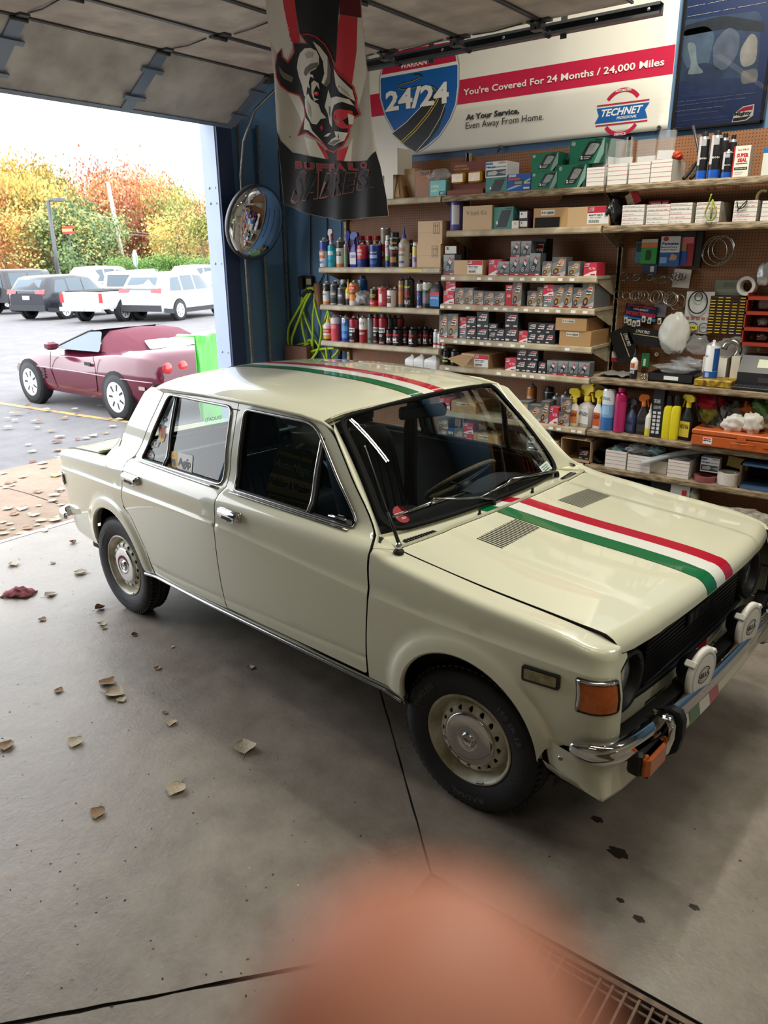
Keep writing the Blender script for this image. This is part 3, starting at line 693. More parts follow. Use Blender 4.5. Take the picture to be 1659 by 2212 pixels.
# ------------------------------------------------------------ hood and cowl
def zhood(x,y):
 e=abs(y)/.69;z=hzx(min(x,2.96))+.030*(1-e*e)+.004*sstep((.455-abs(y))/.02)
 if x>2.96:pass
 return z
def xhr(y):return 2.165-.068*(abs(y)/.69)**2
def hmap(x,y):
 """hood: flat run, then rolls down over the nose"""
 sh=.052*(abs(y)/.67)**2.5
 xe=2.962-sh;k=x-xe
 if k<=0:return(x,y,zhood(x,y))
 r=.062;a=min(k/r,1.40);return(xe+r*sin(a),y,zhood(xe,y)-r*(1-cos(a))-max(0,k-1.4*r)*.95)
yh=[(x,-yhood(x)+.005)for x in np.linspace(2.10,2.90,14)]
hp=yh+[(2.95,-.672),(2.99,-.668),(3.004,-.655)]+[(3.06-.052*(abs(y)/.67)**2.5,y)for y in np.linspace(-.6,.6,15)]+[(3.004,.655),(2.99,.668),(2.95,.672)]+[(x,-y)for x,y in yh[::-1]]+[(xhr(y),y)for y in np.linspace(.66,-.66,15)]
slots=[]
for sg in(-1,1):
 for k in range(20):
  y=sg*(.168+.0133*k);slots.append([(2.255,y-.0028),(2.372,y-.0028),(2.372,y+.0028),(2.255,y+.0028)])
hood=sheet('hood',hp,hmap,M_CREAM,CAR,step=.03,depth=.012,edge_mat=M_DARKGAP,extra=[[(x,y)for x in np.linspace(2.15,2.98,20)]for y in(-.475,-.455,-.435,.435,.455,.475)]+[[(2.962+d-.052*(abs(y)/.67)**2.5,y)for y in np.linspace(-.65,.65,40)]for d in(0,.012,.024,.036,.05,.065,.08)])
lv=MB()
for s_ in slots:
 (xa,ya),(xb,yb2)=s_[0],s_[2];lv.add([(x,y,zhood(x,y)+.0012)for x,y in s_],[(0,1,2,3)],M_DARKGAP)
lo_=lv.build('louvre_slots',hood,fix=False);lo_['kind']='stuff'
def stripes(name,fn,x0,x1,parent,edges,off,step=.04,fl_=False):
 cols=(M_GREEN,M_SWHITE,M_RED);b=MB()
 for k in range(3):
  L_=[(x,edges(x)[k])for x in np.linspace(x0(k),x1(k),24)];R_=[(x,edges(x)[k+1])for x in np.linspace(x1(k+1),x0(k+1),24)]
  sheet('x',L_+R_,lambda x,y:tuple(Vector(fn(x,y))+off(x,y)),cols[k],step=step,mb=b)
 return b.build(name,parent,fix=False)
def hed(x):t=(x-2.1)/.95;c=lerp(-.045,-.012,t);return(c-.118,c-.038,c+.042,c+.118)
def hoff(x,y):
 e=1e-3;p=Vector(hmap(x,y));n=(Vector(hmap(x+e,y))-p).cross(Vector(hmap(x,y+e))-p).normalized();return n*.0022
stripes('hood_stripe',hmap,lambda k:xhr(hed(2.1)[k])+.001,lambda k:3.053,hood,hed,hoff,.022)
def red_(x):return(-.135,-.062,.012,.085)
stripes('roof_stripe',lambda x,y:(x,y,zroof(x,y)),lambda k:.275,lambda k:xfront(red_(0)[k])-.002,CAR,red_,lambda x,y:Vector((0,0,.0025)),.035)
# cowl between hood and glass
def cowl(a,b):
 p0=Vector(ws(a,.0));y1=lerp(p0.y,.695*a,b);y=lerp(p0.y,y1,b);x1=xhr(.69*a)-.004;z1=zhood(x1,.69*a)
 return(lerp(p0.x-.01,x1,b),lerp(p0.y,.695*a,b),lerp(p0.z-.004,z1,b)-.004*sin(pi*b))
cw=sheet('cowl',[(a,0)for a in np.linspace(-1,1,21)]+[(a,1)for a in np.linspace(1,-1,21)],cowl,M_CREAM,CAR,step=.07,depth=.012)
def cowlxy(x,y):
 a=y/.69;x0,x1=cowl(a,0)[0],cowl(a,1)[0];b=min(1,max(0,(x-x0)/(x1-x0)));q=cowl(a,b);return(x,y,q[2])
def ced(t):c0,c1=-.075,-.045;c=lerp(c0,c1,t);return(c-.118,c-.038,c+.042,c+.118)
sb_=MB()
for k in range(3):
 rows=[]
 for b in np.linspace(.0,.985,5):
  e=ced(b);rows.append([tuple(Vector(cowl(y/.68,b))+Vector((0,0,.0012)))for y in np.linspace(e[k],e[k+1],5)])
 sb_.grid(rows,(M_GREEN,M_SWHITE,M_RED)[k])
sb_.build('cowl_stripe',cw,fix=False)
for sg in(-1,1):
# black intake grille and washer jet
 vg=MB();M0=lambda x,y,d=0.:(x,y,cowlxy(x,y)[2]+.004+d)
 c4=[(2.052,sg*.620),(2.085,sg*.472),(2.122,sg*.480),(2.090,sg*.628)]
 sheet('x',rpoly(c4,.008),lambda x,y:M0(x,y),M_BLACK,mb=vg,depth=.006,inward=(0,0,-1),flip=False)
 for k in range(11):
  t=(k+.7)/11.6;a=Vector(c4[0]).lerp(Vector(c4[1]),t);b=Vector(c4[3]).lerp(Vector(c4[2]),t);a,b=a.lerp(b,.12),a.lerp(b,.88)
  vg.tube([M0(a.x,a.y,.002),M0(b.x,b.y,.002)],.0022,M_STEELD,4)
 vg.build('cowl_vent',cw,fix=False)
 jt=MB();jx,jy=2.128,sg*.197+(-.03);z=cowlxy(2.125,jy)[2];jt.lathe([(.008,z),(.008,z+.006),(.005,z+.012),(.006,z+.022),(0,z+.026)],M_BLACK,10,Matrix.Translation((2.125,jy,0)));jt.build('washer_jet',cw)
# wipers
def wiper(xp,yp,pts,nm='wiper'):
 w_=MB();base=Vector((xp,yp,cowlxy(xp,yp)[2]));
 w_.lathe([(.013,0),(.013,.012),(.010,.022),(0,.024)],M_BLACK,12,Matrix.Translation(base))
 A=[base+Vector((0,0,.024))]+[wsp(a,b,o)for a,b,o in pts[:2]]
 w_.tube([A[0],A[0].lerp(A[1],.25)+Vector((0,0,.006)),A[0].lerp(A[1],.6),A[1]],.007,M_CHROMED,6,rs=[.011,.010,.007,.005],flat=.6)
 o=w_.build('wiper_arm',CAR)
 b0,b1=wsp(*pts[2]),wsp(*pts[3]);m=b0.lerp(b1,.5)
 k=MB();k.tube([b0,b0.lerp(b1,.25),m,b0.lerp(b1,.75),b1],.004,M_CHROMED,6);k.tube([b0+Vector((-.006,0,-.008)),b1+Vector((-.006,0,-.008))],.004,M_RUB,4)
 k.tube([A[1],m],.006,M_CHROMED,6);k.tube([b0.lerp(b1,.2)+Vector((.003,0,.004)),m+Vector((.006,0,.010)),b0.lerp(b1,.8)+Vector((.003,0,.004))],.0035,M_CHROMED,6)
 k.build('wiper_blade',o)
# ------------------------------------------------------------ nose: grille, lamps, panels
gm=MB()
def gx(y):return 2.955-.05*(abs(y)/.67)**3
rows=[[(gx(y)-.030,y,z)for z in(.835,.80,.70,.60,.565)]for y in np.linspace(-.70,.70,21)]
gr_=MB().grid(rows,M_DARKGAP).build('grille_back',CAR)
go=tag(MB().tube([(gx(-.40),-.40,.572),(gx(.40),.40,.572)],.006,M_BLACK,6).build('grille',CAR))
for k in range(15):
 z=.588+k*.0165;MB().box(gx(0)-.036,gx(0)-.004,-.42,.42,z,z+.0075,M_BLACK).build('grille_slat',go)
frame=[(gx(y)+.004,y,.80)for y in np.linspace(-.690,.690,15)]+[(gx(y)+.004,y,.566)for y in np.linspace(.690,-.690,15)]
MB().tube(frame,.011,M_BLACK,8,closed=True).build('grille_frame',CAR)
em=MB();e_=lambda u,v:(gx(0)+.006,-.09+u,.69+v)
em.box(gx(0)-.004,gx(0)+.004,-.10,.095,.685,.735,mat('badge_dark',(38,38,42),.3,.5))
for i,ch in enumerate('FIAT'):
 y0=-.095+i*.048;em.box(gx(0)+.003,gx(0)+.006,y0+.002,y0+.043,.689,.731,mat('badge_tile',(66,66,70),.3,.6))
 text(em,ch,y0+.010,y0+.036,.695,.725,M_CHROMED,lambda u,v:(gx(0)+.0068,u,v),bold=.02)
em.build('grille_badge',CAR,fix=False)
def front(sg):
 yl,zl,R=sg*.565,.672,.088;MX=Matrix.Translation((gx(.55)-.012,yl,zl))@Matrix.Rotation(radians(90),4,'Y')
 hl=MB().lathe([(R+.022,-.02),(R+.020,.045),(R+.010,.052),(R,.044),(R-.004,.0)],M_BLACK,32,MX).build('headlamp_bezel',CAR)
 MB().lathe([(0,.030),(R*.5,.026),(R*.85,.014),(R,.002)],M_LENS,32,MX).build('headlamp_lens',hl)
 MB().lathe([(R*.96,.004),(R,.012),(R+.004,.004)],M_CHROMED,32,MX).build('headlamp_ring',hl)
 # wrap-round turn signal
 tf=lambda x,s,d=.006:(lambda p:(p[0]+(d if x>2.93 else d*.3),p[1]+sg*d,p[2]))(mapfend(x,s,sg))
 oc=rpoly([(2.905,.648),(3.016,.660),(3.022,.748),(2.912,.744)],.008)
 o=sheet('turn_signal',oc,tf,M_AMBER,CAR,step=.012,depth=.014,flip=sg>0)
 MB().tube([tf(x,s,.005)for x,s in subdiv([(2.901,.648),(2.908,.750),(2.97,.754),(3.025,.754)],.015,closed=False)],.006,M_CHROME,6).build('signal_trim',o)
 MB().tube([tf(x,s,.002)for x,s in subdiv(rpoly([(2.896,.642),(3.024,.655),(3.028,.758),(2.902,.755)],.008),.02)],.004,M_RUB,6,closed=True).build('signal_gasket',o)
 # side marker
 mf=lambda x,s,d=.004:(x,sg*(yside(x,s)+d),s)
 o=sheet('side_marker',rpoly([(2.712,.682),(2.842,.692),(2.842,.743),(2.712,.736)],.008),M_(lambda x,s,g:mf(x,s,.010),sg),M_BLACK,CAR,step=.03,depth=.012,flip=sg>0)
 sheet('marker_lens',rpoly([(2.722,.692),(2.832,.701),(2.832,.734),(2.722,.727)],.004),lambda x,s:mf(x,s,.0125),mat('lens_smoke',(150,140,92),.2,coat=.6,bump=.4,bump_scale=200,noise_amt=.5,noise_scale=25),o,step=.03,depth=.003,flip=sg>0)
both(front)
# front panel below the grille, gently curved, with cut-outs
def fp(y,z):return(gx(y)+.012-.10*max(0,.50-z)-.02*max(0,(z-.5)),y,z)
fph=[rrect(-.40,-.23,.475,.515,.008),rrect(-.20,-.03,.475,.515,.008),rrect(.03,.20,.475,.515,.008),rrect(.23,.40,.475,.515,.008)]
fpo=[(y,.36+.0*y)for y in np.linspace(-.70,.70,9)]+[(.705,.50),(.70,.53),(.655,.566),(.60,.566),(-.60,.566),(-.655,.566),(-.70,.53),(-.705,.50)]
sheet('front_panel',fpo,fp,M_CREAM,CAR,holes=fph,step=.04,depth=.02)
MB().grid([[(gx(y)-.05,y,z)for z in(.56,.30)]for y in np.linspace(-.6,.6,5)],M_DARKGAP).build('panel_backing',CAR)
sheet('nose_stripe',[(.02,.524),(.105,.524),(.105,.562),(.02,.562)],lambda y,z:(fp(y,z)[0]+.0015,y,z),M_RED,CAR)
sheet('nose_stripe',[(-.16,.40),(-.06,.40),(-.06,.562),(-.16,.562)],lambda y,z:(fp(y,z)[0]+.0015,y,z),M_GREEN,CAR)
MB().tube([(2.975,-.35,.520),(2.99,-.31,.50),(2.985,-.24,.53),(2.99,-.16,.50),(3.0,-.08,.49)],.0035,M_BLACK,6).build('lamp_wire',CAR)
MB().tube([(2.985,.12,.545),(3.0,.16,.51),(3.0,.10,.50),(3.01,.2,.53)],.0035,M_BLACK,6).build('lamp_wire',CAR)
# front bumper
fbp=[(2.895,.790),(2.93,.797),(2.975,.780),(3.015,.735),(3.040,.65),(3.058,.45),(3.068,.2),(3.070,0)]
fbp=fbp+[(x,-y)for x,y in fbp[-2::-1]]
FZ=.522
MB().grid(bumper_rows(smooth_path(fbp),FZ,BPROF),M_CHROME).build('front_bumper',CAR)
MB().grid(bumper_rows(smooth_path(fbp)[6:-6],FZ,[(-.022,.030),(-.075,.020),(-.075,-.03)]),M_DARKGAP).build('bumper_backing',CAR)
for sg in(-1,1):
 yo=sg*.500;ov=MB()
 pr=[(3.030,.560),(3.060,.578),(3.092,.574),(3.106,.548),(3.108,.50),(3.098,.445),(3.07,.420),(3.045,.43)]
 rows=[[(x-(.012 if k else 0),yo+dy,z+(z-.50)*(-.06 if k else 0))for x,z in pr]for dy,k in((-.034,1),(-.028,0),(.010,0),(.016,1))]
 ov.grid(rows,M_CHROME,closed_v=True);ov.add([rows[0][i]for i in range(8)],[tuple(range(8))],M_CHROME).add([rows[-1][i]for i in range(8)],[tuple(range(8))],M_CHROME)
 o=ov.build('overrider',CAR)
 rb=MB();rows=[[(x+.014,yo+dy,.50+(z-.50)*1.10)for x,z in pr]for dy in(.012,.042)]
 rb.grid(rows,M_RUB,closed_v=True);rb.add(rows[0],[tuple(range(8))],M_RUB).add(rows[1],[tuple(range(8))],M_RUB);rb.build('rubber_buffer',o)
 # amber lamp hung under the bumper
 a=MB().bbox(-.030,.020,-.072,.072,-.044,.044,M_BLACK,.010).build('under_bumper_lamp',CAR,(3.056,sg*.598,.462))
 MB().bbox(.010,.042,-.068,.068,-.041,.041,M_AMBER,.012).build('amber_lens',a)
 # round auxiliary lamp with white cover
 MX=Matrix.Translation((3.058,sg*.232+.0,.598))@Matrix.Rotation(radians(-5),4,'Z')@Matrix.Rotation(radians(90),4,'Y')
 cv=mat('lamp_cover_white',(224,222,216),.4)
 l=MB().lathe([(0,-.062),(.035,-.060),(.070,-.030),(.084,-.006),(.084,0)],M_BLACK,32,MX).build('auxiliary_lamp',CAR)
 c=MB().lathe([(.084,-.002),(.096,.004),(.096,.014),(.092,.020),(.078,.0225),(0,.0232)],cv,40,MX).build('lamp_cover',l)
 mk=MB();dk=mat('print_black',(26,26,28),.5)
 F3=lambda u,v,d=.0244:tuple(MX@Vector((-v,u,d)))
 ring=lambda rx,ry,w_,yo_=0.,a0=0,a1=360:[F3(cos(radians(a))*r[0],sin(radians(a))*r[1]+yo_)for a in np.linspace(a0,a1,33)for r in((rx,ry),(rx-w_,ry-w_))]
 def band(rx,ry,w_,a0=0,a1=360):
  P=ring(rx,ry,w_,0,a0,a1);mk.add(P,[(2*i,2*i+1,2*i+3,2*i+2)for i in range(32)],dk)
 band(.078,.078,.0018);band(.042,.030,.0035,14,166);band(.042,.030,.0035,194,346);band(.034,.021,.0015,22,158);band(.034,.021,.0015,202,338)
 text(mk,'HELLA',-.037,.037,-.0105,.0105,dk,F3,bold=.03)
 mk.build('printed_logo',c,fix=False)
 st=MB().tube([(3.045,sg*.232,.53),(3.055,sg*.232,.50)],.008,M_STEELD,8);st.box(3.03,3.07,sg*.232-.014,sg*.232+.014,.495,.503,M_STEELD);st.build('lamp_bracket',l)
 for a in(40,140,270):
  MB().bbox(-.012,.012,-.004,.010,-.004,.034,cv,.003,MX@Matrix.Rotation(radians(a),4,'Z')@Matrix.Translation((0,.092,-.01))).build('cover_clip',c)
# spoiler (front air dam)
spth=[(2.800,-.768),(2.87,-.780),(2.94,-.778),(2.985,-.740),(3.005,-.66),(3.014,-.45),(3.018,-.2),(3.020,0)]
spth=spth+[(x,-y)for x,y in spth[-2::-1]];SPp=smooth_path(spth,5);N_=len(SPp)
low=[(2.812,-.748,.366),(2.87,-.758,.362),(2.94,-.760,.358),(3.004,-.760,.352),(3.020,-.66,.350),(3.030,-.45,.346),(3.036,-.2,.342),(3.038,0,.340)]
low=low+[(x,-y,z)for x,y,z in low[-2::-1]];LOW=[tuple(lerp(low[i][k],low[i+1][k],t/5)for k in range(3))for i in range(len(low)-1)for t in range(5)]+[low[-1]]
rows=[]
for i in range(N_):
 x,y=SPp[i];X,Y,Z=LOW[i];e=min(i,N_-1-i);zt_=lerp(.500,.490,sstep(e/9.))
 dx,dy=X-x,Y-y
 rows.append([(lerp(x,X,f)+o,lerp(y,Y,f),lerp(zt_,Z,f))for f,o in((0,-.02),(.05,0),(.35,-.006),(.7,-.004),(.93,0),(1,0),(1.0,-.012),(.8,-.03))])
sp_o=MB().grid(rows,M_CREAM).build('air_dam',CAR)
def spm(y,f):
 i=min(range(N_),key=lambda j:abs(SPp[j][1]-y)+(10 if j<8 or j>N_-9 else 0));i=max(1,min(N_-2,i));
 j=i+1 if(SPp[i+1][1]-y)*(SPp[i][1]-y)<=0 else i-1;t=(y-SPp[i][1])/(SPp[j][1]-SPp[i][1]);
 pts=[tuple(lerp(rows[i][k][c],rows[j][k][c],t)for c in range(3))for k in range(6)];fs=[0,.05,.35,.7,.93,1];k=max(q for q in range(5)if fs[q]<=f+1e-9);u=(f-fs[k])/(fs[k+1]-fs[k]);p=[lerp(pts[k][c],pts[k+1][c],u)for c in range(3)];return(p[0]+.0015,p[1],p[2]+.0006)
sm=MB()
for k,(a,b)in enumerate(((-.165,-.075),(-.075,.015),(.015,.105))):sm.grid([[spm(y,f)for f in(.05,.35,.7,.93,.999)]for y in np.linspace(a,b,5)],(M_GREEN,M_SWHITE,M_RED)[k])
sm.build('air_dam_stripe',sp_o,fix=False)
for sg in(-1,1):MB().lathe([(0,.005),(.007,.004),(.009,0)],M_CHROMED,10,Matrix.Translation((2.860,sg*.779,.452))@Matrix.Rotation(radians(-90*sg),4,'X')).build('screw',sp_o)
# ------------------------------------------------------------ aerial on the near fender
ax,ay,az=2.118,-.712,zc(2.118)+.004
an=MB().lathe([(.021,0),(.021,.004),(.016,.012),(.010,.016)],M_RUB,16,Matrix.Translation((ax,ay,az)))
an.lathe([(.010,.014),(.013,.022),(.012,.032),(.007,.040),(0,.042)],M_CHROME,16,Matrix.Translation((ax,ay,az)))
d_=Vector((-.40,-.03,.90)).normalized();B0=Vector((ax,ay,az+.036));an.tube([B0,B0+d_*.07,B0+d_*.12],.006,M_RUB,8,rs=[.0075,.0060,.0042]);an.tube([B0+d_*.12,B0+d_*.37],.0020,M_STEELD,6)
an.lathe([(0,.004),(.003,.002),(.003,-.002),(0,-.004)],M_CHROME,8,Matrix.Translation(B0+d_*.37));an.build('aerial',CAR)
# ------------------------------------------------------------ wheels
def wheel(x,sg,steer=0.):
 R=Matrix.Translation((x,sg*.650,.287))@Matrix.Rotation(radians(steer),4,'Z')@Matrix.Rotation(radians(-90*sg),4,'X')
 t=MB();prof=[(.172,-.055),(.190,-.066),(.235,-.078),(.268,-.074),(.281,-.060),(.287,-.03),(.288,0),(.287,.03),(.281,.060),(.268,.074),(.235,.078),(.190,.066),(.172,.055)]
 t.lathe(prof,M_TYRE,56,R);o=t.build('tyre',CAR)
 tr=MB()
 for i in range(64):
  a=2*pi*i/64
  for z0 in(-.052,.036):
   M2=R@Matrix.Rotation(a+(.02 if z0>0 else 0),4,'Z')@Matrix.Translation((.2865,0,0));tr.box(-.004,.0035,-.0085,.0085,z0,z0+.022,M_TYRE,M2)
 for z0 in(-.022,.008):tr.lathe([(.286,z0-.010),(.2905,z0-.008),(.2905,z0+.008),(.286,z0+.010)],M_TYRE,56,R)
 to=tr.build('tread_blocks',o);to['kind']='stuff'
 tx=MB();mm=mat('tyre_letter',(74,76,80),.6)
 def rad(a,r):return tuple(R@Vector((r*cos(a),r*sin(a),.0785-.0*abs(r-.235))))
 for word,c0 in(('RADIAL',1.2),('TUBELESS',3.4),('155 SR 13',5.3)):
  text(tx,word,c0,c0+.62,.222,.243,mm,lambda u,v:rad(-u if sg<0 else u,v),bold=.02)
 tx.build('tyre_lettering',o,fix=False)
 m=MB();m.lathe([(.176,.052),(.180,.062),(.176,.066),(.168,.060),(.163,.040),(.156,.010),(.150,.004),(.142,.010)],M_CREAMW,56,R).lathe([(.178,-.06),(.165,-.04),(.155,-.02),(.156,.01)],M_CREAMW,40,R)
 ro_=m.build('rim',CAR)
 # dished steel centre with a ring of round holes
 def dm(u,v):
  r=sqrt(u*u+v*v);z=.014+.036*sstep((.148-r)/.024)-.004*sstep((.09-r)/.05);return tuple(R@Vector((u,v,z)))
 out=[(.146*cos(2*pi*i/48),.146*sin(2*pi*i/48))for i in range(48)];holes=[]
 for i in range(16):
  a=2*pi*i/16;c_=(.1215*cos(a),.1215*sin(a));holes.append([(c_[0]+.0095*cos(2*pi*k/12),c_[1]+.0125*sin(2*pi*k/12))for k in range(12)])
 sheet('wheel_disc',out,dm,M_CREAMW,ro_,holes=holes,step=.014,depth=.006,flip=False)
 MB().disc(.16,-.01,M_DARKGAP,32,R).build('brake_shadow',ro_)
 c=MB();c.lathe([(.103,.046),(.106,.052),(.103,.058),(.095,.061),(.075,.0625),(.045,.064),(.036,.062),(.030,.058),(.027,.064),(.024,.069),(.020,.067),(0,.0665)],M_CHROME,48,R,mats=[M_CHROME]*12);co=c.build('hub_cap',CAR)
 hb=MB();fn=lambda u,v:tuple(R@Vector((u,v,.0672)));hb.lathe([(.0205,.0675),(.0215,.0690),(.0225,.0675)],M_CHROMED,24,R)
 for i,ch in enumerate('FIAT'):text(hb,ch,-.015+i*.0078,-.009+i*.0078,-.006,.006,M_STEELD,(lambda u,v:fn(u*sg*-1,v))if False else fn,bold=.02)
 hb.build('hub_badge',co,fix=False)
 MB().bbox(-.018,.018,-.006,.006,.058,.066,M_CHROMED,.003,R@Matrix.Rotation(radians(200 if sg<0 else 20),4,'Z')@Matrix.Translation((.0,.170,0))).build('balance_weight',ro_)
for x in(2.448,0.0):
 for sg in(-1,1):wheel(x,sg,3 if x>1 else 0)
# underbody
MB().box(-.60,2.90,-.60,.60,.22,.34,M_DARKGAP).build('underbody',CAR)
MB().tube([(0,-.60,.287),(0,.60,.287)],.03,M_DARKGAP,8).tube([(2.448,-.60,.287),(2.448,.60,.287)],.025,M_DARKGAP,8).build('axles',CAR)
# ============================================================ CABIN, STICKERS
def cushion(mb,x0,x1,y0,y1,z0,z1,m,M=None,r=.03,n=6):
 """soft padded block"""
 P=[]
 for k in range(9):
  t=k/8;zz=lerp(z0,z1,t);e=r*(1-sqrt(max(0,1-(2*abs(t-.5))**4)))+.0
  ring=rrect(x0+e,x1-e,y0+e,y1-e,r*1.2,4);P.append([tuple(M@Vector((x,y,zz)))if M else(x,y,zz)for x,y in ring])
 mb.grid(P,m,closed_v=True);mb.add(P[0],[tuple(range(len(P[0])-1,-1,-1))],m,True);mb.add(P[-1],[tuple(range(len(P[-1])))],m,True)
def front_seat(sg):
 y=sg*.345
 s=MB();cushion(s,1.02,1.52,y-.25,y+.25,.40,.57,M_VINYL);o=s.build('front_seat',CAR)
 b=MB();Mb=Matrix.Translation((1.05,0,.50))@Matrix.Rotation(radians(-16),4,'Y');cushion(b,-.11,.01,y-.24,y+.24,0,.56,M_VINYL,Mb);
 for k in range(7):
  yy=y-.18+k*.06;b.tube([tuple(Mb@Vector((.012,yy,z)))for z in np.linspace(.08,.48,6)],.004,M_INT,4)
 b.build('seat_backrest',o)
 h=MB();cushion(h,-.07,.01,y-.13,y+.13,.585,.77,M_VINYL,Mb,.03);h.tube([tuple(Mb@Vector((-.03,y-.06,.5))),tuple(Mb@Vector((-.03,y-.06,.62)))],.006,M_CHROMED,6).tube([tuple(Mb@Vector((-.03,y+.06,.5))),tuple(Mb@Vector((-.03,y+.06,.62)))],.006,M_CHROMED,6);h.build('headrest',o)
both(front_seat)
r_=MB();cushion(r_,.05,.50,-.60,.60,.36,.53,M_VINYL);ro_b=r_.build('rear_seat',CAR)
r_=MB();Mb=Matrix.Translation((.10,0,.46))@Matrix.Rotation(radians(-20),4,'Y');cushion(r_,-.13,.02,-.61,.61,0,.50,M_VINYL,Mb)
for k in range(22):
 yy=-.56+k*.0533;r_.tube([tuple(Mb@Vector((.022,yy,z)))for z in np.linspace(.06,.44,6)],.004,M_INT,4)
r_.build('seat_backrest',ro_b)
d=MB();prof=[(1.98,.915),(1.86,.905),(1.78,.885),(1.745,.85),(1.74,.78),(1.76,.72),(1.80,.60)]
d.grid([[(x,y,z-.012*abs(y))for x,z in prof]for y in np.linspace(-.70,.70,9)],M_INT);dash=d.build('dashboard',CAR)
b=MB();b.grid([[(x+.0,y,z+.035*cos(min(1,abs(y-.36)/.20)*pi/2))for x,z in((1.88,.895),(1.76,.895),(1.715,.87),(1.73,.83))]for y in np.linspace(.14,.58,13)],M_VINYL);b.build('instrument_hood',dash)
b=MB();b.box(1.25,1.95,-.10,.10,.32,.50,M_INT);b.tube([(1.45,0,.48),(1.42,0,.62)],.008,M_CHROMED,6);b.lathe([(0,.025),(.02,.018),(.024,0),(.02,-.018),(0,-.025)],M_INT,12,Matrix.Translation((1.42,0,.64)));b.build('centre_tunnel',CAR)
MB().box(.0,2.0,-.66,.66,.30,.335,mat('carpet_dark',(30,30,30),.95)).build('cabin_floor',CAR)
MB().grid([[(x,y,zroof(x,y)-.028)for y in np.linspace(-.56,.56,9)]for x in np.linspace(.30,1.62,12)],mat('headliner',(178,172,156),.9)).build('headliner',CAR)
# steering wheel
cw_=Vector((1.585,.350,.870));nx=Vector((-.60,0,.80)).normalized();e1=Vector((0,1,0));e2=nx.cross(e1)
m_w=mat('wheel_wrap',(112,98,70),.6,bump=.6,bump_scale=140,noise_amt=.4,noise_scale=60)
o=MB().tube([cw_+e1*(.192*cos(2*pi*k/48))+e2*(.192*sin(2*pi*k/48))for k in range(48)],.0125,m_w,10,closed=True).build('steering_wheel',CAR)
sp=MB()
for a in(200,340):sp.tube([cw_-nx*.03,cw_+e1*(.185*cos(radians(a)))+e2*(.185*sin(radians(a)))],.009,M_INT,6,flat=.5)
sp.lathe([(0,.012),(.04,.010),(.05,-.01),(.035,-.05),(.025,-.22)],M_INT,20,Matrix.Translation(cw_-nx*.03)@nx.to_track_quat('Z','Y').to_matrix().to_4x4());sp.build('wheel_spokes',o)
# rear-view mirror
mm=MB();Mq=Matrix.Translation((1.565,.075,1.262))@Matrix.Rotation(radians(-22),4,'Z');mm.bbox(-.012,.016,-.125,.125,-.030,.030,M_INT,.010,Mq);mm.tube([tuple(Mq@Vector((.015,0,.02))),(1.60,.05,1.325)],.006,M_INT,6);mo=mm.build('rear_view_mirror',CAR)
MB().box(-.0135,-.0125,-.115,.115,-.022,.022,M_CHROME,Mq).build('mirror_glass',mo)
for sg in(-1,1):MB().grid([[(x,sg*(yside(x,z)-.043),z)for z in(.84,.90,.955)]for x in np.linspace(.30,2.0,12)],mat('door_card_grey',(128,136,128),.45)).build('door_cap',CAR)
# belts and pillars
for sg in(-1,1):
 MB().box(1.02,1.075,sg*.60-.012,sg*.60+.012,.50,1.31,M_INT,Matrix.Rotation(radians(0),4,'X')).build('centre_pillar',CAR)
 MB().tube([(1.05,sg*.585,1.24),(1.02,sg*.575,1.0),(1.03,sg*.57,.7),(1.0,sg*.565,.5)],.022,M_INT,4,flat=.15).build('seat_belt',CAR)
# ---- stickers
def glassp(px,py):
 y=-.70;C0=Matrix.Rotation(-CAR_YAW,3,'Z');O=C0@Vector(CAMX);D=C0@Vector(ray_dir(px,py))
 for _ in range(30):
  t=(y-O.y)/D.y;P=O+D*t;y=.5*y+.5*-(ygl(P.x,P.z)-.012)
 return P.x,P.z
def sticker(name,quad,draw,parent,lab=None):
 """quad: four corners (bottom-left, bottom-right, top-right, top-left) as (x, z) on the near side glass"""
 q=[Vector(c)for c in quad]
 def fn(u,v,k=0):
  p=(q[0].lerp(q[1],u)).lerp(q[3].lerp(q[2],u),v);return(p.x,-(ygl(p.x,p.y)-.0115+.0006*k),p.y)
 b=MB();draw(b,fn);o=b.build(name,parent,fix=False);
 if lab:o['label']=lab
 return o
rd=[o for o in CAR.children if o.name.startswith('rear_door')][0]
YEL,WHT,BLK,RDD=col((236,186,34)),col((232,232,230)),col((34,34,38)),col((190,30,34))
def L(k,fn):return lambda u,v:fn(u,v,k)
def agip(b,fn):
 b.add([fn(u,v)for u,v in rpoly([(.0,0),(1,0),(1,1),(.0,1)],.07)],[tuple(range(20))],WHT)
 b.add([fn(u,v,1)for u,v in[(.0,.03),(.40,0),(.40,1),(.0,.97)]],[(0,1,2,3)],YEL)
 text(b,'Agip',.45,.95,.14,.74,BLK,L(2,fn),bold=.02);b.add([fn(u,v,2.5)for u,v in[(.80,.70),(.84,.70),(.84,.76),(.80,.76)]],[(0,1,2,3)],RDD)
 # small black beast with legs and a red flame
 body=[(.07,.38),(.10,.62),(.07,.70),(.10,.76),(.15,.74),(.16,.62),(.24,.56),(.31,.60),(.34,.52),(.35,.36),(.36,.18),(.33,.18),(.31,.34),(.30,.18),(.27,.18),(.26,.36),(.22,.38),(.20,.18),(.17,.18),(.16,.38),(.13,.20),(.10,.20),(.11,.40),(.09,.22),(.06,.22)]
 sheet('x',body,lambda u,v:fn(u,v,2),BLK,mb=b);b.add([fn(u,v,2)for u,v in[(.16,.70),(.28,.72),(.26,.77),(.17,.76)]],[(0,1,2,3)],RDD)
sticker('window_sticker',[glassp(361,1010),glassp(414,1023),glassp(417,984),glassp(362,972)],agip,rd,'yellow and white Agip sticker')
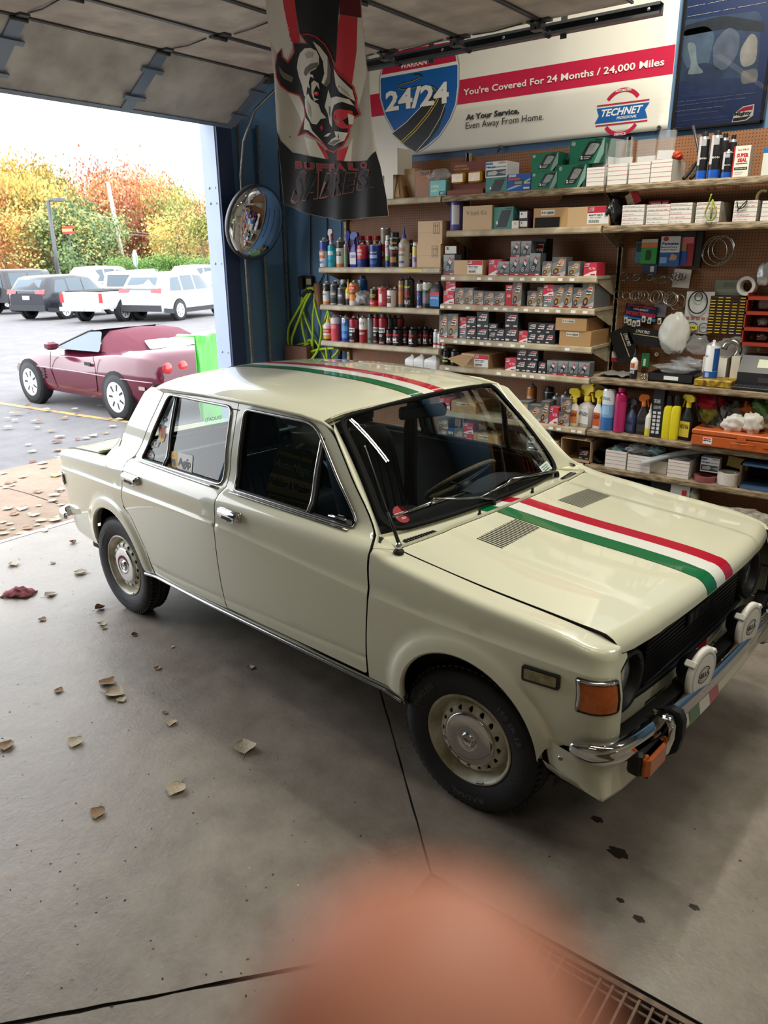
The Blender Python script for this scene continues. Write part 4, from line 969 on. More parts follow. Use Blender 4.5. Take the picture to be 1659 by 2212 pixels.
def shield(b,fn):
 O=[(.02,1),(.98,1),(.98,.35),(.80,.12),(.5,0),(.2,.12),(.02,.35)]
 sheet('x',O,lambda u,v:fn(u,v),YEL,mb=b);b.add([fn(u,v,1)for u,v in[(.08,.90),(.92,.90),(.92,.36),(.80,.20)]],[(0,1,2,3)],RDD)
 b.add([fn(u,v,2)for u,v in[(.02,.86),(.98,.86),(.98,1),(.02,1)]],[(0,1,2,3)],BLK);text(b,'SICILIA',.12,.88,.885,.975,WHT,L(3,fn),bold=.03)
 sheet('x',[(.5,.62),(.56,.48),(.74,.46),(.60,.38),(.62,.22),(.5,.32),(.36,.24),(.42,.40),(.28,.46),(.44,.50)],lambda u,v:fn(u,v,2),mat('emblem_olive',(120,96,50),.5),mb=b)
sticker('window_sticker',[glassp(342,956),glassp(357,957),glassp(359,920),glassp(343,915)],shield,rd,'red and yellow shield sticker')
def fly(b,fn):
 sheet('x',[(0,1),(1,1),(.78,.12),(.25,.0)],lambda u,v:fn(u,v),WHT,mb=b);sheet('x',[(.07,.92),(.93,.92),(.75,.20),(.28,.10)],lambda u,v:fn(u,v,1),BLK,mb=b)
 sheet('x',[(.10,.86),(.90,.86),(.74,.24),(.30,.15)],lambda u,v:fn(u,v,1.5),WHT,mb=b);text(b,'FLY',.28,.78,.26,.76,BLK,L(2,fn),bold=.05,italic=.4)
sticker('window_sticker',[glassp(322,968),glassp(346,968),glassp(346,955),glassp(321,951)],fly,rd,'small white wing-shaped sticker')
def rnd_(b,fn):
 c=lambda r:[(.5+r*cos(2*pi*k/24),.5+r*sin(2*pi*k/24))for k in range(24)]
 b.add([fn(u,v)for u,v in c(.5)],[tuple(range(24))],col((96,100,104)));b.add([fn(u,v,1)for u,v in[(.04,.36),(.96,.36),(.96,.66),(.04,.66)]],[(0,1,2,3)],WHT)
 text(b,'NGK',.12,.88,.40,.64,RDD,L(2,fn),bold=.04);b.add([fn(u,v,1)for u,v in[(.2,.14),(.8,.14),(.9,.30),(.1,.30)]],[(0,1,2,3)],col((44,110,76)))
sticker('window_sticker',[glassp(311,994),glassp(333,998),glassp(333,972),glassp(311,968)],rnd_,rd,'round sticker with red lettering')
def emb(b,fn):
 c=lambda r:[(.5+r*cos(2*pi*k/16),.5+r*sin(2*pi*k/16))for k in range(16)]
 b.add([fn(u,v)for u,v in c(.5)],[tuple(range(16))],col((90,94,98)));b.add([fn(u,v,1)for u,v in c(.36)],[tuple(range(16))],BLK);text(b,'M',.32,.68,.32,.68,WHT,L(2,fn),bold=.03)
sticker('window_sticker',[glassp(352.5,912),glassp(361,912),glassp(361,901),glassp(352.5,899)],emb,rd,'small round dark sticker')
# windshield: red seal near the lower near corner, inspection label at the far lower corner
def wsk(px,py):
 a,b=0.,.3;C0=Matrix.Rotation(-CAR_YAW,3,'Z');O=C0@Vector(CAMX);D=(C0@Vector(ray_dir(px,py))).normalized()
 for _ in range(40):
  p=wsp(a,b);t=(p-O).dot(D);e=O+D*t-p;da=(wsp(a+.001,b)-p)/.001;db=(wsp(a,b+.001)-p)/.001
  # least squares step on the part of the error seen across the ray
  f=lambda v:v-D*v.dot(D);da,db=f(da),f(db);A=da.dot(da);B=da.dot(db);Cc=db.dot(db);r1=da.dot(e);r2=db.dot(e);det=A*Cc-B*B
  a+=(Cc*r1-B*r2)/det;b+=(A*r2-B*r1)/det
 return a,b
K=lambda x,y,o:(*wsk(x,y),o)
wiper(2.096,-.090,[K(928,1086,.035),K(928,1086,.035),K(843,1121,.016),K(999,1069,.016)])
wiper(2.050,.500,[K(1096,1043,.035),K(1096,1043,.035),K(1031,1079,.016),K(1131,1032,.016)])
c0=wsk(866,1112);cx_=wsk(886,1112);cy_=wsk(866,1094)
sc=abs((wsp(*cx_)-wsp(*c0)).length)
s=MB();c3=wsp(*c0,.004);ux=Vector((.05,1,0)).normalized();uy=(wsT(0)-wsB(0)).normalized();rr=.037
W3=lambda u,v,k=0:tuple(c3+ux*u+uy*v+Vector((.72,0,.69))*(.0008*k))
s.add([W3(rr*(1+.07*(k%2))*cos(2*pi*k/40),rr*(1+.07*(k%2))*sin(2*pi*k/40))for k in range(40)],[tuple(range(40))],col((150,30,44)))
s.add([W3(u,v,1)for u,v in[(-.033,-.007),(.033,-.007),(.033,.009),(-.033,.009)]],[(0,1,2,3)],col((222,190,190)))
text(s,'PARTICIPANT',-.031,.031,-.005,.007,col((130,20,36)),L(2,W3),bold=.04);text(s,'2022',-.012,.012,-.022,-.012,col((222,190,190)),L(2,W3),bold=.04)
so=s.build('windshield_sticker',CAR,fix=False);so['label']='round red seal sticker'
q=[wsk(*p_)for p_ in((1180,1033),(1196,1018),(1180,996),(1163,1010))]
s=MB();qv=[wsp(a_,b_,.004)for a_,b_ in q];Q4=lambda u,v,k=0:tuple(qv[0].lerp(qv[1],u).lerp(qv[3].lerp(qv[2],u),v)+Vector((.72,0,.69))*(.0008*k))
s.add([Q4(*c_)for c_ in((0,0),(1,0),(1,1),(0,1))],[(0,1,2,3)],col((196,212,206)))
for k in range(5):s.add([Q4(u,v,1)for u,v in((.15,.1+k*.17),(.8,.1+k*.17),(.8,.17+k*.17),(.15,.17+k*.17))],[(0,1,2,3)],col((96,120,118)if k!=2 else(60,70,72)))
so=s.build('windshield_sticker',CAR,fix=False);so['label']='pale green inspection label'
# ============================================================ SHELVING ALONG THE WALL
def pegboard():
 m=bpy.data.materials.new('pegboard');m.use_nodes=True;nt=m.node_tree;N=nt.nodes.new;L_=nt.links.new;b=nt.nodes['Principled BSDF']
 tc=N('ShaderNodeTexCoord');mp=N('ShaderNodeMapping');mp.inputs['Scale'].default_value=(1/.0185,0,1/.0185);L_(tc.outputs['Object'],mp.inputs[0])
 fr=N('ShaderNodeVectorMath');fr.operation='FRACTION';L_(mp.outputs[0],fr.inputs[0])
 sb_=N('ShaderNodeVectorMath');sb_.operation='SUBTRACT';sb_.inputs[1].default_value=(.5,0,.5);L_(fr.outputs[0],sb_.inputs[0])
 ln=N('ShaderNodeVectorMath');ln.operation='LENGTH';L_(sb_.outputs[0],ln.inputs[0])
 lt=N('ShaderNodeMath');lt.operation='LESS_THAN';lt.inputs[1].default_value=.17;L_(ln.outputs['Value'],lt.inputs[0])
 n=N('ShaderNodeTexNoise');n.inputs['Scale'].default_value=5;L_(tc.outputs['Object'],n.inputs[0])
 r=N('ShaderNodeValToRGB');r.color_ramp.elements[0].color=(*srgb((120,78,48)),1);r.color_ramp.elements[1].color=(*srgb((156,106,70)),1);L_(n.outputs['Fac'],r.inputs[0])
 mx=N('ShaderNodeMix');mx.data_type='RGBA';L_(lt.outputs[0],mx.inputs[0]);L_(r.outputs[0],mx.inputs[6]);mx.inputs[7].default_value=(*srgb((44,26,18)),1)
 L_(mx.outputs[2],b.inputs['Base Color']);b.inputs['Roughness'].default_value=.6;return m
M_PEG=pegboard()
M_SHELF=mat('shelf_enamel',(186,174,150),.45,noise_amt=.25,noise_scale=6,rgb2=(148,130,100))
M_SHELFD=mat('shelf_worn',(158,140,112),.6,noise_amt=.5,noise_scale=14,rgb2=(92,74,54),stretch=(1,1,6))
M_UP=mat('upright_tan',(172,154,122),.5,.2,noise_amt=.2,noise_scale=8)
M_TAG=mat('price_tag',(228,228,224),.6)
BAYS=[(-.86,.335,'left'),(.345,1.55,'middle'),(1.56,2.775,'right'),(2.785,3.99,'far right')]
for k,(a,b,nm)in enumerate(BAYS):
 r=empty('shelving_bay',(a,2.30,0),label='brown pegboard back with slotted uprights, the %s bay of the wall shelving'%nm,cat='shelving',group=None)
 MB().box(0,b-a,0,.006,.05,2.64,M_PEG).build('pegboard',r)
 for x in(0,b-a):
  u=MB().box(x-.014,x+.014,-.03,-.001,0,2.66,M_UP).build('upright',r)
  s=MB()
  for q in range(52):s.box(x-.007,x-.0045,-.0310,-.0300,.05+q*.05,.075+q*.05,M_BLACK).box(x+.0045,x+.007,-.0310,-.0300,.05+q*.05,.075+q*.05,M_BLACK)
  so=s.build('slots',u);so['kind']='stuff'
 MB().box(0,b-a,-.38,.0,.0,.12,M_SHELFD).build('base_plinth',r)
VF=1.93
SH={}
def shelf(key,u0,u1,z,label,worn=False,tags=(),depth=.36,yellow=(),lip=.044):
 m=M_SHELFD if worn else M_SHELF;f=VF
 r=empty('shelf',((u0+u1)/2,VF,z),label=label,cat='shelf');h=(u1-u0)/2-.003
 MB().box(-h,h,.012,depth-.01,-.018,0,m).build('shelf_deck',r)
 pr=[(.014,0),(.0,-.002),(-.006,-.010),(-.010,-.034),(-.006,-.042),(.0,-.044),(.014,-.044),(.016,-.03)]
 b=MB();rows=[[(x,y,z_*lip/.044)for y,z_ in pr]for x in(-h,h)];b.grid(rows,m,smooth=False,closed_v=True);b.add(rows[0],[tuple(range(8))],m).add(rows[1],[tuple(range(8))],m);fr=b.build('front_rail',r)
 for x in(-h+.01,h-.01):
  MB().prism([(.02,-.018),(depth-.01,-.018),(depth-.01,-.13),(depth-.05,-.13),(.05,-.045)],-.002,.002,m,Matrix.Translation((x,0,0))@Matrix.Rotation(radians(90),4,'Z')@Matrix.Diagonal((1,1,1,1))).build('bracket',r)
 if tags:
  tm=MB().add([(-.017,-.0105,-.032),(.017,-.0105,-.032),(.017,-.0085,-.014),(-.017,-.0085,-.014)],[(0,1,2,3)],M_TAG).mesh('price_tag')
  for t in tags:link_mesh('price_tag',tm,fr,(t*2*h-h,0,0))
 for t,w_ in yellow:
  MB().add([(t*2*h-h,-.0108,-.034),(t*2*h-h+w_,-.0108,-.034),(t*2*h-h+w_,-.0080,-.013),(t*2*h-h,-.0080,-.013)],[(0,1,2,3)],mat('yellow_tape',(206,186,96),.6)).build('yellow_tape',fr)
 SH[key]=z;return r
shelf('L0',-.86,.335,2.355,'top shelf at the left end, partly behind the flag')
shelf('C0',.345,1.55,2.355,'top shelf of the middle bay holding green lamp boxes',True)
shelf('R0',1.56,2.775,2.355,'top shelf of the right bay under the framed poster',True)
shelf('F0',2.785,3.99,2.355,'top shelf of the bay at the far right edge',True)
shelf('L1',-.865,.335,1.865,'upper spray-can shelf with two cartons at its end',yellow=((.42,.03),(.71,.19)))
shelf('L2',-.865,.335,1.567,'middle spray-can shelf in the left bay',yellow=((.45,.09),))
shelf('L3',-.870,.335,1.270,'lower spray-can shelf in the left bay')
shelf('L4',-.865,.335,0.955,'shelf of white jugs low in the left bay')
shelf('C1',.385,1.55,2.118,'shelf of worn cartons, second from the top in the middle bay')
T1=(.015,.085,.27,.345,.485,.555,.63,.68,.79,.86)
shelf('C2',.345,1.55,1.812,'first filter-box shelf of the middle bay, price tags on its rail',tags=T1)
shelf('C3',.340,1.55,1.608,'second filter-box shelf of the middle bay',tags=(.015,.07,.20,.325,.395,.455,.525,.59,.66,.72,.79,.88,.95))
shelf('C4',.338,1.55,1.360,'third filter-box shelf, below black and silver boxes above it',tags=(.02,.12,.18,.24,.305,.355,.435,.515,.58,.86))
shelf('C5',.340,1.55,1.154,'fourth filter-box shelf, level with the parts counter',tags=(.06,.43,.53,.60,.65,.72))
shelf('C6',.340,1.55,.805,'filter-box shelf seen beside the windshield',tags=(.72,.79,.84,.93,.97))
shelf('C7',.340,1.55,.558,'low shelf of the middle bay behind the car roof',tags=(.80,.93))
shelf('R1',1.56,2.775,2.118,'white bin shelf, second from the top in the right bay',True)
shelf('F1',2.785,3.99,2.118,'second shelf of the bay at the far right edge',True)
shelf('R2',1.56,2.775,1.168,'parts counter shelf below the hanging pegboard goods',True)
shelf('F2',2.785,3.99,1.168,'counter shelf at the far right edge',True)
shelf('R3',1.56,2.775,.806,'shelf of spray bottles in the right bay',True)
shelf('F3',2.785,3.99,.806,'shelf continuing past the orange case at the far right',True)
shelf('R4',1.56,2.775,.560,'lowest wall shelf with white bins and tape',True)
shelf('F4',2.785,3.99,.560,'lowest shelf at the far right edge',True)
ALIASES={'L1':'the upper spray-can shelf','L2':'the middle spray-can shelf','L3':'the lower spray-can shelf','L4':'the low shelf behind the car','L0':'the top shelf beside the flag','C0':'the top shelf under the banner','R0':'the top shelf under the poster','C1':'the shelf of worn cartons','C2':'the first filter shelf','C3':'the second filter shelf','C4':'the third filter shelf','C5':'the fourth filter shelf','C6':'the filter shelf beside the windshield','C7':'the lowest middle shelf','R1':'the white bin shelf','R2':'the parts counter','R3':'the spray bottle shelf','R4':'the lowest right shelf','PG':'the right pegboard','FL':'the floor under the right shelves'}
# ============================================================ GOODS ON THE SHELVES
CROPS={'A':(660,380,4.88),'B':(1050,0,2.724),'C':(930,280,4.1475),'D':(930,500,4.1475),'E':(1300,260,4.621),'F':(560,0,3.016),'G':(1300,480,4.621),'H':(1050,800,2.724)}
PLACED=[]
def at(crop,X,Y,v):
 ox,oy,s=CROPS[crop];return onv(ox+X/s,oy+Y/s,v)
def ext(crop,X0,X1,Yt,key,v,Yb=None):
 """extent on plane v: u0, u1, base z, height"""
 z0=SH[key]if key in SH else 0.
 Ym=Yt+40;u0=at(crop,X0,Ym,v)[0];u1=at(crop,X1,Ym,v)[0];zt=at(crop,(X0+X1)/2,Yt,v)[1]
 zb=z0 if Yb is None else at(crop,(X0+X1)/2,Yb,v)[1]
 return u0,u1,zb,max(.012,zt-zb)
def reg(o,desc,cat,key,u,z,group=None):
 o['category']=cat;PLACED.append((o,desc,key,u,z,group));return o
ORD=['first','second','third','fourth','fifth','sixth','seventh','eighth','ninth','tenth','eleventh','twelfth']
LONG=[]
def lim(s):
 if len(s.replace('-',' ').split())>16:LONG.append(s)
 return s
def finish_labels():
 by={}
 for t in PLACED:by.setdefault((t[1],t[2]),[]).append(t)
 for(d,k),L_ in by.items():
  L_.sort(key=lambda t:(round(t[3],2),t[4]))
  for i,t in enumerate(L_):
   t[0]['label']=lim('%s on %s'%(d,ALIASES[k]))if len(L_)==1 else lim('%s %s from the left on %s'%(ORD[i]if i<12 else 'last',d,ALIASES[k]))
   if t[5]:t[0]['group']=t[5]
# ---- box goods. every design is a unit box (front at y=0) and a printed front, scaled to size
_BX={}
def unit_box(side,top=None,name='box'):
 k=('b',side,top)
 if k not in _BX:
  b=MB();m=col(side,.55);mt=col(top,.6)if top else m
  b.add([(x,y,z)for z in(0,1)for y in(0,1)for x in(-.5,.5)],[(0,2,3,1),(0,1,5,4),(2,6,7,3),(0,4,6,2),(1,3,7,5)],m);b.add([(-.5,0,1),(.5,0,1),(.5,1,1),(-.5,1,1)],[(0,1,2,3)],mt);_BX[k]=b.mesh('box')
 return _BX[k]
def rect(b,x0,x1,y0,y1,c,d,rough=.5):b.add([P2(x0,y0,d),P2(x1,y0,d),P2(x1,y1,d),P2(x0,y1,d)],[(0,1,2,3)],col(c,rough)if isinstance(c,tuple)else c)
def P2(x,z,d):return(x-.5,-.0040*d-.002,z)
def poly(b,pts,c,d):b.add([P2(x,y,d)for x,y in pts],[tuple(range(len(pts)))],col(c)if isinstance(c,tuple)else c)
def shp(b,pts,c,d):sheet('x',pts,lambda x,y:P2(x,y,d),col(c)if isinstance(c,tuple)else c,mb=b,smooth=False)
def circ(cx,cy,rx,ry,n=20,rot=0.):return[(cx+rx*cos(2*pi*k/n)*cos(rot)-ry*sin(2*pi*k/n)*sin(rot),cy+rx*cos(2*pi*k/n)*sin(rot)+ry*sin(2*pi*k/n)*cos(rot))for k in range(n)]
def txt(b,s,x0,x1,y0,y1,c,d=3,bold=.02,italic=0.):text(b,s,x0,x1,y0,y1,col(c)if isinstance(c,tuple)else c,lambda u,v:P2(u,v,d),bold=bold,res=1,italic=italic)
def mlogo(b,x0,x1,y0,y1,bgc=(236,236,236),d=2):
 w_,h=x1-x0,y1-y0;Q_=lambda l:[(x0+a*w_,y0+c*h)for a,c in l]
 poly(b,Q_([(.0,.16),(.86,.16),(1,1),(.42,1),(.10,.66)]),bgc,d);poly(b,Q_([(.15,.72),(.93,.74),(.96,.93),(.46,.95)]),(196,30,48),d+.5)
 poly(b,Q_([(.02,.0),(.55,.0),(.82,.14),(.03,.14)]),(30,30,34),d+.5)
 txt(b,'Mighty',x0+.06*w_,x0+.88*w_,y0+.22*h,y0+.68*h,(24,24,30),d+1,.045)
def d_black(b):
 rect(b,0,1,0,1,(40,40,44),1);mlogo(b,.12,.88,.38,.86);rect(b,.05,.34,.06,.20,(206,206,206),2);rect(b,.66,.95,.08,.17,(206,206,206),2)
def d_black6(b):
 rect(b,0,1,0,1,(34,34,38),1)
 for i in range(3):
  for j in range(2):mlogo(b,.04+i*.325,.29+i*.325,.16+j*.5,.42+j*.5,d=2);rect(b,.03+i*.325,.14+i*.325,.04+j*.5,.10+j*.5,(206,206,206),2)
def d_tyre(b):
 rect(b,0,1,0,1,(112,116,120),1);rect(b,0,1,.0,.09,(166,26,44),2);poly(b,[(0,.62),(1,.86),(1,1),(0,1)],(146,150,152),1.5);poly(b,[(0,.10),(1,.10),(1,.2),(0,.3)],(74,76,80),1.5)
 poly(b,[(.20,.35),(.52,.18),(.80,.60),(.52,.86)],(40,40,44),2);poly(b,circ(.36,.32,.22,.17,20,.4),(30,30,34),2.5);poly(b,circ(.36,.32,.16,.12,20,.4),(176,178,180),3);poly(b,circ(.36,.32,.11,.08,18,.4),(52,52,56),3.3);poly(b,circ(.36,.32,.05,.04,12,.4),(190,190,190),3.6)
 poly(b,[(.42,.62),(.66,.50),(.82,.74),(.56,.88)],(206,206,208),3);poly(b,[(.48,.80),(.72,.66),(.80,.74),(.56,.88)],(190,40,50),3.4);rect(b,.60,.90,.03,.075,(222,222,222),3)
def d_gold(b):
 rect(b,0,1,0,1,(124,124,122),1);poly(b,[(0,.66),(1,.9),(1,1),(0,1)],(88,90,92),1.4);rect(b,0,1,0,.07,(150,24,40),2);poly(b,[(.3,.07),(1,.07),(1,.26)],(168,168,168),1.7)
 o=[(.12,.30),(.46,.14),(.92,.66),(.88,.84),(.72,.93),(.52,.88)];shp(b,rpoly(o,.10),(176,134,78),2);poly(b,circ(.30,.25,.22,.15,20,.35),(40,36,34),2.5);poly(b,circ(.30,.25,.12,.08,16,.35),(168,130,80),3)
 mlogo(b,.34,.86,.50,.78,d=3);rect(b,.62,.94,.02,.055,(222,222,222),3)
def d_red(b):
 rect(b,0,1,0,1,(196,40,66),1);poly(b,[(0,0),(1,0),(1,.42),(.55,.30),(.2,.14),(0,.04)],(226,214,212),2);mlogo(b,.06,.42,.66,.95,d=2.5);txt(b,'FILTER',.40,.92,.48,.64,(226,196,200),3);rect(b,.55,.92,.06,.16,(150,30,44),3)
def d_grey(b):rect(b,0,1,0,1,(118,120,122),1);mlogo(b,.14,.86,.36,.84);rect(b,.08,.4,.08,.2,(210,210,210),2)
def d_green(b):
 rect(b,0,1,0,1,(14,104,76),1);poly(b,[(.72,0),(.88,0),(1,.42),(1,.96),(.97,.96)],(120,150,140),2);poly(b,[(.80,0),(1,0),(1,.36)],(20,70,60),2)
 poly(b,circ(.10,.84,.055,.085),(206,214,210),2.2);poly(b,circ(.10,.84,.04,.062),(20,96,70),2.5);txt(b,'GE',.07,.13,.81,.87,(220,226,222),3)
 shp(b,rpoly([(.26,.14),(.64,.14),(.93,.80),(.90,.88),(.54,.88)],.03),(30,32,34),2);shp(b,rpoly([(.44,.36),(.70,.36),(.88,.76),(.62,.82)],.08),M_LENS,2.6);txt(b,'2',.33,.40,.20,.34,(232,232,232),3,.05);rect(b,.43,.62,.27,.30,(190,190,190),3);rect(b,.43,.58,.20,.23,(190,190,190),3);rect(b,.72,.95,.91,.95,(10,40,34),3)
def d_teal4(b):rect(b,0,1,0,1,(66,128,122),1);shp(b,rpoly([(.2,.08),(.7,.08),(.92,.85),(.45,.85)],.04),(44,46,48),2);txt(b,'4',.18,.28,.2,.38,(232,232,232),3,.05);txt(b,'H6054',.66,.94,.88,.96,(14,40,40),3)
def d_halow(b):
 rect(b,0,1,0,1,(222,224,224),1);rect(b,0,.34,.80,.95,(60,130,190),2);txt(b,'H4703',.62,.95,.84,.95,(60,60,70),2);txt(b,'Halogen',.03,.48,.56,.74,(30,34,44),2,.05);txt(b,'Sealed Beam Headlamp',.50,.97,.58,.70,(60,60,70),2)
 rect(b,.03,.97,.08,.48,(70,76,84),2);poly(b,[(.10,.16),(.48,.14),(.60,.30),(.48,.42),(.12,.36)],(180,184,186),3);poly(b,[(.6,.28),(.97,.16),(.97,.42)],(150,156,160),3)
def d_halob(b):
 rect(b,0,1,0,1,(22,78,152),1);rect(b,.06,.36,.84,.97,(222,224,224),2);txt(b,'PEAK',.10,.32,.87,.94,(40,50,70),3);txt(b,'Halogen',.02,.55,.60,.80,(222,64,60),3,.04,.3);poly(b,[(.0,.14),(.7,.52),(.98,.72),(.98,.62),(.6,.30),(.0,.06)],(150,176,200),2);rect(b,.24,.72,.34,.64,(60,66,76),3);rect(b,.32,.62,.40,.56,M_LENS,3.5);rect(b,.70,.95,.10,.20,(200,206,212),3);rect(b,.72,.97,.40,.46,(206,196,60),3)
def d_super(b):
 rect(b,0,1,0,1,(226,222,210),1);rect(b,0,.09,0,1,(186,30,44),2);txt(b,'AC PRO',.22,.90,.84,.90,(186,40,50),2,.04);txt(b,'SUPER',.20,.92,.62,.76,(190,36,48),2,.06);txt(b,'SEAL',.28,.86,.47,.60,(190,36,48),2,.06);rect(b,.2,.9,.41,.44,(80,80,80),2);rect(b,.14,.92,.22,.31,(34,32,32),2);txt(b,'STOP LEAK KIT',.2,.86,.245,.285,(222,222,222),3);rect(b,.2,.6,.08,.10,(140,136,130),2);rect(b,.2,.7,.14,.16,(140,136,130),2)
def d_carton(b):rect(b,0,1,0,1,(190,160,124),1);
def d_arrow(b):
 rect(b,0,1,0,1,(196,164,126),1);rect(b,0,1,.49,.51,(180,148,110),1.5)
 for f in((.64,.655,.44,.92),(.875,.89,.44,.92),(.64,.89,.905,.92),(.64,.89,.44,.455),(.69,.85,.50,.515)):rect(b,*f,(66,52,40),2)
 for x in(.725,.815):rect(b,x-.008,x+.008,.52,.80,(66,52,40),2);poly(b,[(x-.028,.76),(x+.028,.76),(x,.87)],(66,52,40),2)
def d_label(b):
 rect(b,0,1,0,1,(190,158,120),1);rect(b,.48,.98,.66,.98,(188,36,60),2);mlogo(b,.50,.64,.72,.94,d=2.5);rect(b,.48,.98,.10,.66,(222,222,218),2);txt(b,'MIGHTY PARTS',.52,.84,.50,.60,(40,40,44),3,.03);txt(b,'QTY 12 CASE',.54,.8,.38,.46,(60,60,64),3)
 for k in range(14):rect(b,.52+k*.018,.52+k*.018+(.010 if k%3 else .006),.16,.31,(34,34,36),3)
def d_tag(b):
 rect(b,0,1,0,1,(176,138,92),1);rect(b,.22,.62,.62,.90,(214,210,198),2);
 for k in range(12):rect(b,.42+k*.015,.42+k*.015+.008,.68,.82,(40,40,40),3)
 txt(b,'FB 4410',.24,.40,.70,.82,(60,60,60),3)
def d_bin(b):
 rect(b,0,1,0,1,(224,220,214),1)
 for y in(.22,.44,.66,.86):rect(b,.0,1,y,y+.018,(196,110,116),2)
def d_binw(b):
 d_bin(b);rnd=random.Random(len(b.v)+int(b.mats is not None))
 for y,s in((.90,'belts small caliper box'),(.70,'brake hoses 04'),(.50,'flat hose  plate box'),(.28,'misc engine parts'),(.06,'kits  pins  sets')):txt(b,s,.05,.55+.08*(len(s)%5),y-.01,y+.06,(54,52,60),3,.0,.3)
def d_wfix(b):rect(b,0,1,0,1,(222,216,204),1)
def d_super2(b):rect(b,0,1,0,1,(214,214,208),1);rect(b,0,1,.82,1,(20,110,170),2)
def d_tealbox(b):rect(b,0,1,0,1,(120,196,196),1);txt(b,'Utility',.08,.6,.5,.72,(226,232,190),2,.02,.2);txt(b,'Light',.08,.5,.24,.44,(226,232,190),2,.02,.2);rect(b,.58,.96,.05,.28,(24,40,44),2);txt(b,'GET',.62,.92,.09,.24,(150,206,206),3,.05)
def d_tech(b):rect(b,0,1,0,1,(156,108,74),1);txt(b,'TECH',.3,.95,.82,.96,(40,28,24),2,.04);txt(b,'LIGHTS',.4,.95,.64,.74,(190,60,40),2);
def d_red2(b):rect(b,0,1,0,1,(188,26,40),1);mlogo(b,.1,.9,.72,.95);txt(b,'AIR',.2,.8,.4,.55,(226,200,200),2)
def d_white(b):rect(b,0,1,0,1,(220,218,212),1);txt(b,'XL',.3,.7,.5,.8,(196,60,60),2)
def d_small(b):rect(b,0,1,0,1,(60,40,60),1);rect(b,.08,.92,.2,.9,(222,222,220),2);poly(b,circ(.3,.66,.08,.1,10),(30,30,34),3);
def d_navy(b):rect(b,0,1,0,1,(34,60,116),1);txt(b,'NAPA',.12,.88,.55,.75,(230,220,120),2,.03);rect(b,.1,.9,.2,.4,(220,220,220),2)
def d_bluebot(b):rect(b,0,1,0,1,(222,222,222),1);rect(b,0,1,0,.5,(24,52,110),2);rect(b,.2,.95,.38,.5,(226,226,226),3);rect(b,.6,.85,.66,.9,(206,60,60),3);rect(b,.4,.8,.1,.3,(40,100,180),3)
def d_blk(b):rect(b,0,1,0,1,(26,26,30),1);txt(b,'TIRE SHINE',.1,.7,.70,.78,(190,190,190),2);txt(b,'CLEANER WIPES',.1,.8,.58,.65,(170,170,170),2);poly(b,circ(.72,.2,.06,.07,12),(200,200,200),2)
def d_perma(b):rect(b,0,1,0,1,(30,86,150),1);rect(b,.02,.98,.46,.98,(214,216,214),2);poly(b,circ(.26,.90,.14,.07,16),(190,50,40),2.5);txt(b,'Permatex',.08,.94,.70,.80,(30,60,120),3,.04,.2);txt(b,'Metal Fuel Tank &',.06,.86,.60,.66,(40,44,50),3);txt(b,'Radiator Repair',.06,.84,.51,.57,(40,44,50),3);shp(b,rpoly([(.5,.2),(.85,.2),(.9,.35),(.6,.42)],.05),(190,140,110),3);rect(b,.05,.4,.1,.3,(120,160,200),3)
DES=dict(black=(d_black,(36,36,40),None),black6=(d_black6,(30,30,34),None),tyre=(d_tyre,(92,96,100),(150,154,156)),gold=(d_gold,(96,96,96),(140,142,142)),red=(d_red,(190,44,66),(206,110,126)),red2=(d_red2,(176,26,40),None),grey=(d_grey,(96,98,100),None),green=(d_green,(16,86,66),(20,70,56)),teal4=(d_teal4,(60,110,106),None),halow=(d_halow,(200,200,200),None),halob=(d_halob,(20,60,120),None),superseal=(d_super,(200,198,188),None),arrow=(d_arrow,(176,142,104),(196,164,126)),carton=(d_carton,(172,140,102),(188,158,120)),label=(d_label,(168,138,102),(192,160,122)),tag=(d_tag,(160,124,82),(176,140,96)),bin=(d_bin,(206,202,196),None),binw=(d_binw,(206,202,190),None),wbox=(d_super2,(200,200,196),None),tealbox=(d_tealbox,(96,170,170),None),tech=(d_tech,(140,96,66),None),white=(d_white,(210,208,200),None),small=(d_small,(60,40,60),None),navy=(d_navy,(30,50,100),None),bluebot=(d_bluebot,(200,200,204),None),blk=(d_blk,(24,24,28),None),perma=(d_perma,(30,86,150),None),plain=(d_wfix,(206,200,188),None))
def printed(des):
 k=('p',des)
 if k not in _BX:b=MB();DES[des][0](b);_BX[k]=b.mesh('printed_front')
 return _BX[k]
def boxgood(des,crop,X0,X1,Yt,key,v=None,Yb=None,depth=None,name='filter_box',desc='',cat='box',group=None,rz=0.,openbox=False):
 v=v or VF+.018;u0,u1,z0,h=ext(crop,X0,X1,Yt,key,v,Yb);w_=u1-u0;dp=depth or w_*1.05;dp=min(dp,2.27-v)
 f,side,top=DES[des];o=link_mesh(name,unit_box(side,top),None,((u0+u1)/2,v,z0+.0005),(0,0,rz));o.scale=(w_,dp,h)
 c=link_mesh('printed_front',printed(des),o);reg(o,desc,cat,key,(u0+u1)/2,z0,group);return o
